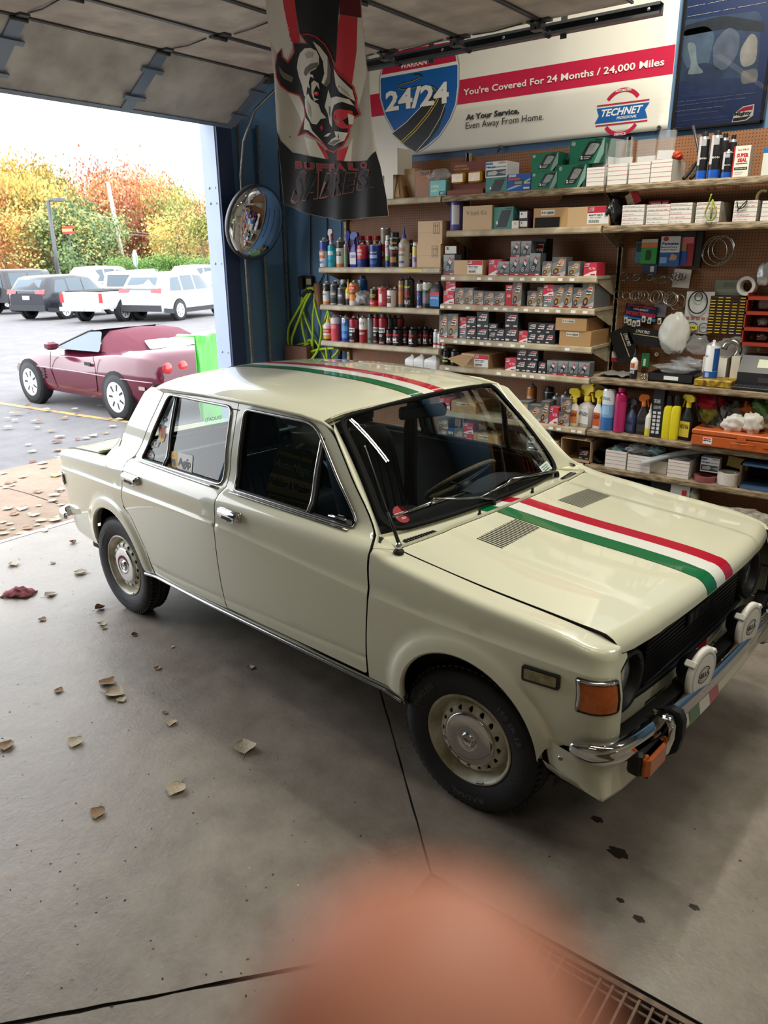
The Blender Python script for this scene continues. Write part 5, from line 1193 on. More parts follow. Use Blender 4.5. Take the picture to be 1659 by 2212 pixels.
def openbin(des,crop,X0,X1,Yt,key,v=None,desc='',depth=.26,group='white parts bins',name='parts_bin',Yb=None):
 """open-topped card bin"""
 v=v or VF+.018;u0,u1,z0,h=ext(crop,X0,X1,Yt,key,v,Yb);w_=(u1-u0)/2;m=col(DES[des][1],.7);b=MB();t=.003
 b.box(-w_,w_,0,t,0,h,m).box(-w_,w_,depth-t,depth,0,h,m).box(-w_,-w_+t,0,depth,0,h,m).box(w_-t,w_,0,depth,0,h,m).box(-w_,w_,0,depth,0,t,m)
 o=b.build(name,None,((u0+u1)/2,v,z0+.0005));c=link_mesh('printed_front',printed(des),o);c.scale=(w_*2,1,h);c.location.y=-.0005;c.scale.y=.2
 reg(o,desc,'bin',key,(u0+u1)/2,z0,group);return o
# ---- round goods
_CN={}
def unit_can(bands,cap,capc,dome=(190,190,190)):
 """body of radius 1, height 1 (top of cap); bands: [(z_top, colour)]"""
 k=(tuple(bands),cap,capc,dome)
 if k in _CN:return _CN[k]
 b=MB();zt_={'dome':.86,'cap':.82,'tall':.84,'cone':.58,'none':.97}[cap];prof=[(0,0),(.94,0),(1,.012)];ms=[col(dome,.3),col(dome,.3)];z0=.012
 for zz,c in bands:prof.append((1,min(zz,1)*zt_));ms.append(col(c,.32))
 md=mat('can_metal_%d_%d_%d'%dome,dome,.25,.7)
 if cap=='cone':prof+=[(.9,zt_+.03),(.34,.72),(.30,.74)];ms+=[ms[-1]]*3
 elif cap=='none':prof+=[(.96,1.0),(0,1.0)];ms+=[md,md]
 else:prof+=[(.97,zt_+.012),(.72,zt_+.055),(.42,zt_+.075),(.40,zt_+.085)];ms+=[md]*4
 b.lathe(prof,md,20,mats=ms);body=b.mesh('can')
 c=MB();mc=col(capc,.4)
 if cap=='dome':c.lathe([(.26,zt_+.07),(.28,.955),(.20,.965),(.18,1.0),(0,1.0)],mc,12).box(-.08,.08,-.34,-.1,.955,.985,mc)
 elif cap in('cap','tall'):c.lathe([(.80 if cap=='cap' else .62,zt_+.02),(.80 if cap=='cap' else .60,.985),(.70 if cap=='cap' else .5,1.0),(0,1.0)],mc,18)
 elif cap=='cone':c.lathe([(.38,.72),(.38,.80),(.20,.82),(.08,1.0),(0,1.0)],mc,14)
 _CN[k]=(body,c.mesh('cap')if c.v else None);return _CN[k]
_LB={}
def unit_label(spec):
 """spec: tuple of (kind, a0, a1, z0, z1, colour, text) wrapped round the can; angles in units of the radius"""
 if spec in _LB:return _LB[spec]
 b=MB()
 for i,(a0,a1,z0,z1,c,s)in enumerate(spec):
  r=1.012+.006*i;W_=lambda a,z,r=r:(r*sin(a),-r*cos(a),z)
  if s:text(b,s,a0,a1,z0,z1,col(c),W_,bold=.03,res=1)
  else:b.grid([[W_(a,z)for z in(z0,z1)]for a in np.linspace(a0,a1,7)],col(c))
 _LB[spec]=b.mesh('printed_label');return _LB[spec]
def can(crop,X0,X1,Yt,key,bands,cap='dome',capc=(230,230,230),dome=(196,196,196),lab=None,v=None,desc='',name='spray_can',cat='spray can',group=None,rowv=0.,Yb=None):
 v=v or VF+.05+rowv;u0,u1,z0,h=ext(crop,X0,X1,Yt,key,v,Yb);r=(u1-u0)/2
 if lab is None:lab=((-.8,.8,.30,.52,(232,232,232),''),(-.62,.62,.36,.46,bands[0][1],'CLEANER'),(-.5,.5,.16,.20,(226,226,226),''))
 body,cp=unit_can(tuple(bands),cap,capc,dome)
 o=link_mesh(name,body,None,((u0+u1)/2,v,z0+.0005));o.scale=(r,r,h);o.rotation_euler.z=random.uniform(-.3,.3)+radians(-35)*.0
 if cp:link_mesh('cap' if cap!='dome' else 'spray_nozzle',cp,o)
 if lab:link_mesh('printed_label',unit_label(lab),o)
 reg(o,desc,cat,key,(u0+u1)/2,z0,group);return o
def trigger(crop,X0,X1,Yt,key,bodyc,headc,labc=(230,230,230),v=None,desc='',bodym=None,neck=.64,flip=1,headc2=None,s='CLEAN'):
 """bottle with a trigger head; X0..X1 is the width of the body"""
 v=v or VF+.06;u0,u1,z0,h=ext(crop,X0,X1,Yt,key,v);r=(u1-u0)/2;m=bodym or col(bodyc,.35);hm=col(headc,.4)
 b=MB();P=[]
 for t,k in((0,.9),(.02,1),(.42,1),(.50,.92),(neck-.04,.42),(neck,.34),(neck+.03,.34)):P.append([(x*k,y*k,t*h)for x,y in rrect(-r,r,-r*.62,r*.62,r*.4,3)])
 b.grid(P,m,closed_v=True);b.add(P[0],[tuple(range(len(P[0])))],m);o=b.build('spray_bottle',None,((u0+u1)/2,v,z0+.0005),(0,0,radians(random.uniform(-20,10))))
 c=MB();c.lathe([(r*.42,neck*h),(r*.44,(neck+.10)*h),(r*.30,(neck+.12)*h)],hm,12)
 f=flip;Hd=[(-.9,.80),(-.85,.93),(-.4,1.0),(.7,.99),(.95,.94),(.95,.86),(.5,.84),(.2,.76),(-.2,.74)]
 c.prism([(f*x*r*1.05,(neck+.10)*h+(y-.74)/(.26)*(1-neck-.10)*h)for x,y in(Hd if f>0 else Hd[::-1])],-r*.28,r*.28,hm)
 c.prism([(f*x*r,(neck)*h+y*h*.3)for x,y in([(.55,.62),(.72,.62),(1.0,.0),(.86,-.02)]if f>0 else[(.86,-.02),(1.0,.0),(.72,.62),(.55,.62)])],-r*.12,r*.12,col(headc2 or headc,.4));c.build('trigger_head',o)
 l=MB();l.box(-r*.82,r*.82,-r*.64,-r*.62,.08*h,.42*h,col(labc));text(l,s,-r*.7,r*.7,.26*h,.36*h,col(tuple(max(0,x-120)for x in labc)),lambda a,z:(a,-r*.66,z),bold=.03,res=1);l.build('printed_label',o,fix=False)
 reg(o,desc,'bottle',key,(u0+u1)/2,z0);return o
def lay(*t):return t
WH,BK,RD_,BL=(230,230,228),(30,30,34),(196,34,48),(30,70,160)
# ---- left bay, upper shelf
can('A',155,235,650,'L1',[(.62,(196,206,222)),(.70,(70,90,150)),(1,(52,70,150))],lab=((-.9,.9,.30,.56,(206,110,60),''),(-.7,.7,.40,.52,WH,'BRAKE'),(-.6,.6,.12,.20,(60,80,140),'PARTS')),desc='blue and white spray can with orange label')
trigger('A',232,298,560,'L1',(206,206,206),(226,222,222),v=VF+.17,desc='white spray bottle with pink trigger',headc2=(190,40,80),neck=.70)
can('A',243,312,705,'L1',[(1,(40,160,186))],cap='dome',lab=((-.8,.8,.5,.66,(206,222,222),''),(-.6,.6,.2,.3,(22,110,130),'GLASS')),desc='teal bottle with silver top')
can('A',313,345,690,'L1',[(1,(214,170,50))],rowv=.09,desc='yellow can half hidden behind others',cap='cap',capc=(190,190,190))
can('A',330,405,650,'L1',[(.14,(206,120,50)),(.74,(206,204,196)),(1,(60,60,62))],lab=((-.8,.8,.46,.53,BK,'ELECTRIC'),(-.8,.8,.38,.45,BK,'CLEANER')),desc='pale can with black shoulder and orange base')
can('A',406,440,700,'L1',[(1,(140,146,140))],lab=((-.8,.8,.2,.5,(96,170,120),''),),desc='slim grey can with green print')
trigger('A',425,480,580,'L1',(190,60,70),(40,60,150),v=VF+.15,desc='bottle with tall blue trigger head',neck=.55)
trigger('A',474,558,592,'L1',(40,50,140),(34,54,140),labc=(200,200,210),v=VF+.07,desc='blue bottle with blue trigger and silver neck',neck=.66)
can('A',555,648,705,'L1',[(.40,(46,52,120)),(1,(206,50,62))],lab=((-.8,.8,.62,.74,WH,'BRAKE'),(-.8,.8,.48,.58,WH,'CLEANER'),(-.8,.8,.12,.36,(70,100,190),'LIQUID')),desc='red and navy brake cleaner can')
can('A',640,692,700,'L1',[(.7,(130,60,60)),(1,(200,200,196))],rowv=.08,desc='grey and maroon can behind')
for x0,x1 in((560,625),(640,705),(715,795)):can('A',x0,x1,632,'L1',[(1,(150,30,40))],cap='cap',capc=(176,26,40),rowv=.20,lab=(),desc='can with big red lid')
can('A',685,776,700,'L1',[(1,(30,60,140))],lab=((-.8,.8,.56,.62,WH,'LUBRICANT'),(-.8,.8,.36,.50,(160,190,220),''),(-.8,.8,.12,.28,(90,130,200),'SPRAY')),desc='blue spray can with pale lettering')
can('A',765,803,690,'L1',[(1,(24,44,110))],rowv=.05,desc='narrow view of a dark blue can')
can('A',800,887,548,'L1',[(.2,(150,150,148)),(.62,(190,44,54)),(1,(128,120,106))],rowv=.09,cap='none',lab=((-.5,.5,.28,.40,WH,'HD'),(-.3,.3,.84,.92,(200,90,60),'O')),desc='tall tin, brown above and red below')
can('A',845,893,628,'L1',[(.26,(60,60,160)),(.42,(120,200,70)),(.72,(200,206,222)),(1,WH)],cap='cap',capc=WH,lab=((-.8,.8,.60,.70,(40,40,110),'STP'),),desc='white can with green and blue bands')
can('A',893,988,595,'L1',[(1,(28,28,30))],cap='cap',capc=(26,26,28),lab=((-.7,.7,.66,.74,(226,180,60),'Turtle'),(-.9,.9,.50,.64,WH,'foam'),(-.9,.9,.40,.47,(200,50,40),'UPHOLSTERY'),(-.6,.6,.14,.30,(180,120,60),'')),desc='black foam cleaner can with yellow lettering')
can('A',992,1090,540,'L1',[(1,(186,180,168))],cap='cone',capc=(40,60,160),lab=((-.7,.7,.40,.50,(190,90,80),'GEAR OIL'),(-.6,.6,.28,.34,(120,110,110),'80W90'),(-.5,.5,.1,.16,(60,80,150),'')),desc='grey squeeze bottle with blue nozzle',name='squeeze_bottle',cat='bottle')
can('A',1092,1132,672,'L1',[(.5,(120,60,70)),(1,(34,34,38))],cap='cap',capc=(34,34,38),rowv=.04,desc='black-capped can beside the cartons')
can('A',1132,1186,702,'L1',[(.6,(206,196,220)),(1,(226,210,120))],cap='cap',capc=WH,lab=((-.7,.7,.2,.4,(150,60,140),'TUBE'),),desc='white and yellow tube-shaped can')
boxgood('arrow','A',1175,1425,720,'L1',v=VF+.02,depth=.25,name='carton',desc='lower cardboard carton with two arrows')
boxgood('arrow','A',1187,1443,476,'L1',v=VF+.02,Yb=720,depth=.25,name='carton',desc='upper cardboard carton with two arrows')
# ---- left bay, middle shelf
can('A',190,266,1108,'L2',[(.16,(216,130,50)),(.66,(206,206,206)),(1,(34,34,36))],lab=((-.8,.8,.56,.72,WH,'17'),(-.7,.7,.40,.46,BK,'MULTI')),desc='white can with black shoulder and orange foot')
for x0,x1,yt in((268,341,1112),(348,426,1150)):can('A',x0,x1,yt,'L2',[(1,(64,66,70))],cap='tall',capc=(70,72,76),lab=((-.8,.8,.3,.62,(100,104,108),''),(-.7,.7,.42,.52,WH,'LUBE'),(-.8,.8,.02,.06,(196,196,196),'')),desc='charcoal can',group='charcoal cans')
for x0,x1,yt in((302,360,1104),(372,430,1092)):can('A',x0,x1,yt,'L2',[(1,(120,140,120))],cap='cap',capc=(234,234,232),rowv=.12,lab=(),desc='white-lidded rear can')
can('A',425,476,1090,'L2',[(.45,(44,42,36)),(.8,(220,220,210)),(1,(226,196,60))],cap='cone',capc=(220,180,40),lab=((-.8,.8,.22,.34,(230,190,50),'GOO'),),desc='black bottle with yellow nozzle',name='squeeze_bottle',cat='bottle')
can('A',470,552,1100,'L2',[(.22,(206,206,206)),(1,(222,140,60))],lab=((-.9,.9,.60,.78,(214,70,90),''),(-.7,.7,.64,.74,(240,200,200),'PB'),(-.7,.7,.44,.54,(70,40,30),'BLASTER')),desc='orange spray can with pink patch')
can('A',556,640,1050,'L2',[(1,(40,110,180))],cap='tall',capc=(30,70,140),rowv=.12,lab=((-.6,.6,.3,.55,(90,160,210),''),),desc='tall blue bottle at the back',name='bottle',cat='bottle')
can('A',686,766,1172,'L2',[(.36,(206,60,70)),(1,(40,34,34))],lab=((-.8,.8,.56,.64,(230,200,60),'STARTING'),(-.8,.8,.46,.54,(230,200,60),'FLUID'),(-.5,.5,.12,.2,WH,'INSTANT')),desc='black and red can with yellow lettering')
for x0,x1,yt,rv in((775,862,1152,0),(758,800,1150,.12),(845,885,1150,.12),(930,975,1150,.12)):can('A',x0,x1,yt,'L2',[(1,(200,196,196)if rv else(190,60,70))],capc=(60,60,60),rowv=rv,lab=()if rv else((-.8,.8,.1,.7,(206,90,96),''),(-.3,.3,.2,.6,(226,226,226),'')),desc='silver-topped rear can' if rv else 'red can with silver top')
for x0,x1,yt,rv in((868,952,1180,0),(938,985,1180,.06)):can('A',x0,x1,yt,'L2',[(1,(222,220,216))],capc=(160,40,50),rowv=rv,lab=((-.7,.7,.2,.6,(86,40,44),''),(-.6,.6,.46,.54,WH,'GREASE')),desc='white can with maroon label')
can('A',985,1047,1066,'L2',[(.12,(90,90,90)),(.6,(176,110,80)),(1,(150,110,90))],capc=(60,60,60),dome=(120,110,100),lab=((-.8,.8,.66,.74,(226,200,70),'DRIVE'),(-.5,.5,.36,.52,(206,110,50),'')),desc='tall brown can with worn label')
can('A',1052,1140,1056,'L2',[(1,(40,38,36))],capc=(50,50,50),dome=(80,80,80),lab=((-.8,.8,.62,.69,(196,206,60),'WASP'),(-.7,.7,.34,.56,(150,60,50),'KILL'),(-.8,.8,.1,.24,(206,196,190),'SPRAY')),desc='tall black can with yellow-green lettering')
can('A',1178,1242,1098,'L2',[(.1,(190,190,190)),(.74,(40,60,120)),(1,(196,196,196))],cap='tall',capc=(40,40,44),lab=((-.6,.6,.3,.56,(206,210,220),'O'),),desc='blue can with tall black cap')
can('A',1242,1332,1122,'L2',[(.2,(40,42,42)),(.6,(110,114,110)),(.78,(70,80,60)),(1,(190,190,184))],cap='none',lab=((-.8,.8,.7,.78,WH,'TORK'),(-.3,.3,.3,.42,(180,90,160),'')),desc='round grey tin',name='tin',cat='tin')
def jug(crop,X0,X1,Yt,key,c,desc,lab=(40,120,190),v=None,capc=None,Yb=None,s='MOTOR OIL',labtop=(222,222,222)):
 v=v or VF+.06;u0,u1,z0,h=ext(crop,X0,X1,Yt,key,v,Yb);w_=(u1-u0)/2;m=col(c,.4);d=w_*.62;b=MB();P=[]
 for t,kx,ky,ox in((0,.94,.92,0),(.02,1,1,0),(.64,1,1,0),(.74,.92,.9,0),(.86,.52,.6,.18),(.90,.36,.5,.26),(.94,.34,.5,.26)):P.append([(x*kx+ox*w_*1.4*(1 if ox else 0),y*ky,t*h)for x,y in rrect(-w_,w_,-d,d,w_*.22,3)])
 b.grid(P,m,closed_v=True);b.add(P[0],[tuple(range(len(P[0])))],m);o=b.build('oil_jug',None,((u0+u1)/2,v,z0+.0005))
 MB().lathe([(w_*.34,.90*h),(w_*.34,.985*h),(w_*.28,h),(0,h)],col(capc or c,.4),14,Matrix.Translation((.364*w_,0,0))).build('cap',o)
 l=MB();l.box(-w_*.84,w_*.84,-d-.001,-d,.08*h,.60*h,col(lab)).box(-w_*.84,w_*.84,-d-.0015,-d,.48*h,.60*h,col(labtop));text(l,s,-w_*.7,w_*.7,.34*h,.42*h,col((226,226,230)),lambda a,z:(a,-d-.002,z),bold=.03,res=1);l.build('printed_label',o,fix=False)
 reg(o,desc,'jug',key,(u0+u1)/2,z0);return o
jug('A',1325,1440,1108,'L2',(30,30,32),'black oil jug with blue label',lab=(40,120,190),labtop=(190,50,60))
def crumple(crop,X0,X1,Y0,Y1,key,m,desc,v=None,name='plastic_bag',cat='bag',seed=1,dz=.10,res=18,amp=.28,Yb=None):
 """a crushed film or paper bag"""
 v=v or VF+.08;u0,z1=at(crop,X0,Y0,v);u1,z0=at(crop,X1,Y1,v);zb=SH[key]if(key in SH and Yb is None)else z0;cx,cz=(u0+u1)/2,(zb+z1)/2;rx,rz_=(u1-u0)/2,max(.01,(z1-zb)/2);rows=[]
 for i in range(res+1):
  t=pi*i/res;row=[]
  for j in range(res*2):
   a=2*pi*j/(res*2);p=Vector((sin(t)*cos(a),sin(t)*sin(a),cos(t)));n_=1+amp*(noise.noise(p*1.7+Vector((seed,0,0)))*1.2+noise.noise(p*4.5+Vector((0,seed,0)))*.8+abs(noise.noise(p*9+Vector((seed,seed,0))))*.5);k=max(-.98,p.z*n_)
   row.append((p.x*rx*n_,p.y*dz*n_,k*rz_))
  rows.append(row)
 b=MB();b.grid(rows,m,smooth=True,closed_v=True);o=b.build(name,None,(cx,v,cz+.001));reg(o,desc,cat,key,cx,zb);return o
M_FILM=mat('bag_film',(190,192,196),.15,alpha=.45,coat=.8)
M_FILMC=mat('clear_film',(200,204,206),.10,alpha=.22,coat=1.)
crumple('A',500,700,1215,1378,'L2',M_FILM,'crumpled clear plastic bag',seed=3,v=VF+.07,dz=.05)
# ---- left bay, lower shelf
can('A',195,276,1462,'L3',[(.12,(60,50,50)),(.36,(206,150,60)),(.5,(216,206,196)),(.8,(200,60,56)),(1,(220,206,200))],cap='cone',capc=(226,186,50),lab=((-.8,.8,.34,.42,WH,'SEA FOAM'),),desc='red and white bottle with yellow nozzle',name='squeeze_bottle',cat='bottle')
can('A',276,360,1450,'L3',[(.74,(206,78,88)),(1,(214,206,204))],capc=(190,40,50),lab=((-.8,.8,.46,.6,(214,130,136),''),(-.6,.6,.84,.92,(60,60,60),'CRC')),desc='pink-red can with white top')
can('A',352,392,1468,'L3',[(1,(100,100,100))],rowv=.10,desc='grey can just behind the blue one')
can('A',388,470,1462,'L3',[(.2,(40,60,150)),(1,(40,110,190))],capc=(190,40,50),lab=((-.34,.34,.72,.86,WH,''),(-.2,.2,.74,.84,(200,40,50),'V'),(-.8,.8,.4,.6,(120,180,220),'CARB'),(-.6,.6,.14,.3,(90,140,210),'')),desc='blue carburettor cleaner can')
def mcan(X0,X1,yt,rv,n):can('A',X0,X1,yt,'L3',[(.62,(44,26,30)),(1,(150,34,52))],capc=(60,60,60)if n else(196,196,196),cap='dome' if not n else 'tall',dome=(180,60,70),rowv=rv,lab=((-.9,.9,.40,.56,WH,''),(-.8,.8,.42,.54,BK,'Mighty'),(-.4,.4,.26,.34,WH,'BG7'),(-.9,.9,.10,.12,(190,40,50),''),(-.7,.7,.04,.08,WH,'WASH')),desc='maroon and black can',group='maroon and black cans')
mcan(470,551,1478,0,0);mcan(718,776,1458,.03,1);mcan(780,860,1458,0,1);mcan(972,1036,1465,.13,1)
can('A',573,650,1462,'L3',[(.56,(160,40,46)),(1,(222,220,216))],capc=(200,50,50),lab=((-.8,.8,.66,.76,(60,80,110),'LST'),(-.7,.7,.30,.38,WH,'IGNIT')),desc='white and dark red can with red straw')
for x0,x1,yt,rv in((540,572,1455,.08),(655,716,1455,.02),(856,912,1462,.10),(916,968,1466,.14)):can('A',x0,x1,yt,'L3',[(1,(128,136,138))],cap='tall',capc=(50,50,52),dome=(150,150,150),rowv=rv,lab=((-.6,.6,.1,.2,(90,96,98),''),),desc='plain grey can',group='plain grey cans')
for i,(x0,x1,yt,rv)in enumerate(((857,926,1592,0),(930,1020,1590,0),(1022,1090,1590,.04),(1096,1176,1592,0),(1182,1236,1592,.06),(1240,1296,1592,.06),(1298,1344,1600,.10))):
 can('A',x0,x1,yt,'L3',[(1,(28,26,28))],cap='tall',capc=(26,26,28),dome=(30,28,30),rowv=rv,lab=((-.9,.9,.14,.64,(60,24,28),''),(-.9,.9,.52,.62,(190,40,54),''),(-.5,.5,.22,.42,WH,'M'),(-.8,.8,.16,.19,WH,'')),desc='small black bottle with red label',name='small_bottle',cat='bottle',group='small black bottles')
for i,(x0,x1,yt,yb)in enumerate(((1065,1168,1878,2046),(1160,1272,1872,2050),(1275,1415,1884,2056))):jug('A',x0,x1,yt,'L4',(226,226,224),'white jug',lab=(206,206,206),s='Mighty',Yb=2075)
for x0,x1,yt in((1352,1404,1618),(1396,1448,1640),(1440,1490,1672)):can('A',x0,x1,yt,'L3',[(.2,WH),(.34,(190,50,60)),(.7,(200,206,206)),(1,WH)],cap='tall',capc=WH,dome=(226,226,226),rowv=.03,lab=(),desc='small white bottle with red band',name='small_bottle',cat='bottle')
# ---- top shelves
M_BAGP=mat('paper_bag',(150,112,76),.85,noise_amt=.25,noise_scale=10)
boxgood('plain','F',815,872,1140,'L0',v=VF+.03,name='long_box',desc='lower pale box standing beside the flag')
boxgood('plain','F',775,900,970,'L0',v=VF+.03,Yb=1142,name='long_box',desc='upper pale box beside the flag')
u0,z0=at('F',862,1285,VF+.05);u1,z1=at('F',945,1060,VF+.05)
b=MB();w_=u1-u0;h=z1-SH['L0'];b.add([(0,0,0),(w_,0,0),(w_,.10,0),(0,.10,0),(.03,.05,h),(.05,.05,h*.98)],[(0,1,5,4),(1,2,5),(2,3,4,5),(3,0,4),(0,3,2,1)],M_BAGP);b.add([(w_*.2,-.002,.01),(w_*.7,-.002,.01),(w_*.45,.02,h*.5)],[(0,1,2)],M_CARD);o=b.build('paper_bag',None,(u0,VF+.04,SH['L0']+.0005));reg(o,'folded brown paper bag','bag','L0',u0,0)
boxgood('carton','F',948,1014,1100,'L0',v=VF+.12,name='carton',desc='dark brown carton behind the paper bag')
boxgood('tech','F',1016,1112,1112,'L0',v=VF+.06,name='carton',desc='brown carton lettered TECH')
boxgood('tealbox','F',1112,1214,1176,'L0',v=VF+.016,name='small_box',depth=.05,desc='small teal utility light box')
crumple('F',1112,1242,1108,1182,'L0',M_FILMC,'crumpled blister pack above the teal box',seed=5,dz=.03,Yb=1,v=VF+.035)
# amber fog lamp pack
u0,z1=at('F',1238,1062,VF+.03);u1,_=at('F',1470,1062,VF+.03);b=MB();w_=u1-u0;h=z1-SH['C0'];mr=mat('pack_redbrown',(126,62,44),.6,noise_amt=.2)
b.box(0,w_,.03,.036,0,h,mr).box(0,w_,-.02,.04,0,.03,mr);o=b.build('fog_lamp_pack',None,(u0,VF+.03,SH['C0']+.0005));am=mat('amber_glass',(196,150,40),.15,coat=.6,noise_amt=.3,noise_scale=40)
for k in(0,1):MB().bbox(w_*(.07+.48*k),w_*(.45+.48*k),-.012,.03,h*.34,h*.68,am,.010).build('amber_lamp',o)
b=MB();text(b,'ORIGINAL',w_*.08,w_*.46,h*.86,h*.92,col((206,150,60)),lambda a,z:(a,.0285,z),bold=.02);text(b,'FOG LAMPS',w_*.08,w_*.5,h*.76,h*.82,col((206,150,60)),lambda a,z:(a,.0285,z),bold=.02);b.build('printed_label',o,fix=False);reg(o,'red-brown pack holding two amber fog lamps','pack','C0',u0,0)
boxgood('teal4','F',1476,1614,1156,'C0',name='lamp_box',desc='teal headlamp box with figure four')
boxgood('halow','F',1476,1614,1052,'C0',Yb=1156,name='lamp_box',desc='white halogen headlamp box on the teal one')
boxgood('halob','C',690,900,397,'C0',name='lamp_box',desc='blue halogen lamp box')
G_='green headlamp boxes'
boxgood('green','C',906,1135,376,'C0',name='lamp_box',desc='lower left green headlamp box',group=G_);boxgood('green','C',906,1146,206,'C0',Yb=374,name='lamp_box',desc='upper left green headlamp box',group=G_)
boxgood('green','C',1142,1394,312,'C0',v=VF+.02,name='lamp_box',desc='lower right large green headlamp box',group=G_);boxgood('green','C',1255,1560,82,'C0',v=VF+.06,Yb=308,name='lamp_box',desc='tallest green headlamp box',group=G_)
boxgood('grey','C',1150,1248,206,'C0',v=VF+.16,name='lamp_box',desc='dark box behind the green lamp boxes')
bx=[(590,700,985,'C0'),(715,835,965,'R0'),(840,970,955,'R0'),(970,1098,940,'R0')]
for x0,x1,yt,k in bx:openbin('bin','B',x0+3,x1-3,yt,k,v=VF+.012,desc='red-lined white bin')
def blister(crop,X0,X1,Yt,Yb,key,v,desc,c=(196,44,54),lean=0.):
 u0,z1=at(crop,X0,Yt,v);u1,zb=at(crop,X1,Yb,v);w_=(u1-u0)/2;h=z1-zb;b=MB();b.box(-w_,w_,.012,.014,0,h*.55,col(WH)).box(-w_*.9,w_*.9,.010,.012,0,h*.34,col(c)).bbox(-w_*.5,w_*.5,-.012,.010,.02,h*.26,col((60,20,24)),.004)
 o=b.build('blister_pack',None,((u0+u1)/2,v,zb),(0,lean,0));MB().bbox(-w_,w_,-.018,.016,0,h,M_FILMC,.006).build('clear_shell',o);reg(o,desc,'blister pack',key,u0,zb);return o
for i,(x0,x1,yt,yb,k)in enumerate(((602,698,848,1050,'C0'),(700,762,822,1050,'C0'),(768,848,832,1040,'R0'),(895,985,826,1030,'R0'),(1010,1085,772,1020,'R0'))):blister('B',x0,x1,yt,yb,k,VF+.10+.02*(i%2),'red-carded clear blister pack',lean=(0,.18,0,0,.06)[i])
crumple('B',1100,1150,890,945,'R0',mat('orange_mesh',(176,60,30),.6),'bit of orange netting in the last bin',seed=9,dz=.03,Yb=1,v=VF+.12,name='orange_netting',cat='netting')
hz_=[at('B',*q,VF+.06)for q in((1165,1052),(1190,1000),(1195,960),(1225,925),(1255,900))]
o=MB().tube([(x,VF+.05+.02*i,z)for i,(x,z)in enumerate(smooth_path(hz_,3))],.011,M_RUB,8).tube([(x+.035,VF+.07+.018*i,z+.0)for i,(x,z)in enumerate(smooth_path(hz_,3))],.011,M_RUB,8).build('rubber_hose');reg(o,'pair of bent black rubber hoses','hose','R0',hz_[0][0],0)
o=MB().tube([(*[at('B',1218,740,VF+.16)[0]],VF+.16,at('B',1218,740,VF+.16)[1]),(at('B',1250,880,VF+.13)[0],VF+.13,at('B',1250,880,VF+.13)[1]),(at('B',1262,980,VF+.12)[0],VF+.12,SH['R0']+.01)],.008,M_STEELD,6).build('metal_rod');reg(o,'thin dark rod leaning toward the poster','rod','R0',hz_[0][0],0)
cb=[(.22,(30,90,190)),(1,(30,30,34))];lb_=((-.9,.9,.42,.46,WH,'FREON'),(-.6,.6,.70,.84,(170,174,176),''),(-.9,-.3,.3,.9,(206,206,210),''))
can('B',1256,1320,778,'R0',cb,cap='tall',capc=(34,34,36),lab=lb_,desc='tall black and blue aerosol');can('B',1328,1398,770,'R0',cb,cap='tall',capc=(34,34,36),lab=lb_,desc='tall black and blue aerosol',v=VF+.045)
can('B',1395,1455,880,'R0',cb,cap='dome',capc=(226,226,226),lab=lb_,desc='short black and blue aerosol',v=VF+.04)
for x0,x1,yt,rv in((1382,1432,785,.14),(1432,1478,795,.18)):can('B',x0,x1,yt,'R0',[(1,(34,34,38))],cap='tall',capc=(30,30,32),rowv=rv,lab=(),desc='black-capped rear aerosol')
boxgood('superseal','B',1458,1556,858,'R0',depth=.07,name='product_box',desc='white box lettered SUPER SEAL')
boxgood('wbox','B',1632,1700,870,'R0',depth=.07,name='product_box',desc='white box with blue top at the picture edge')
# ---- second shelf of the middle bay
can('C',188,292,636,'C1',[(1,(84,72,140))],cap='none',dome=(84,72,140),lab=((-.3,.9,.2,.84,(190,190,196),''),),desc='purple bottle with grey label',name='bottle',cat='bottle',v=VF+.07)
boxgood('carton','C',292,552,682,'C1',name='carton',depth=.2,desc='taupe carton with handwriting')
b=MB();uu,zz=at('C',300,690,VF+.016);u2,z2=at('C',530,690,VF+.016);text(b,'V-belt Kit',uu+.02,u2-.02,zz-.06,zz-.03,col((96,84,66)),lambda a,z:(a,VF+.0165,z));hw=b.build('handwriting',None,fix=False);
hw.parent=[o for o in COL.objects if o.name.startswith('carton')][-1];hw.matrix_parent_inverse=(Matrix.LocRotScale(hw.parent.location,hw.parent.rotation_euler,hw.parent.scale)).inverted()
boxgood('teal4','C',556,742,694,'C1',v=VF+.03,name='lamp_box',desc='teal pack with foil window',depth=.09)
boxgood('white','C',728,786,816,'C1',name='small_box',desc='tiny white box',depth=.04)
boxgood('small','C',793,872,812,'C1',name='small_box',desc='lower small purple box with white label',v=VF+.03);boxgood('small','C',793,872,727,'C1',v=VF+.03,Yb=810,name='small_box',desc='upper small purple box with white label')
boxgood('tag','C',926,1230,702,'C1',name='carton',depth=.25,desc='open tan carton with barcode sticker');
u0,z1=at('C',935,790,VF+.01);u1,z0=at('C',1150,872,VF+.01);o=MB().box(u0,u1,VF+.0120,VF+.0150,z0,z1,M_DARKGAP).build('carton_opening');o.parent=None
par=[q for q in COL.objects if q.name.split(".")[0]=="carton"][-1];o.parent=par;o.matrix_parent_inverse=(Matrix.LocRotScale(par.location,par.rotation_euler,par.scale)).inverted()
boxgood('label','C',1232,1608,690,'C1',name='carton',depth=.25,desc='tan carton with red and white label, flap bent up')
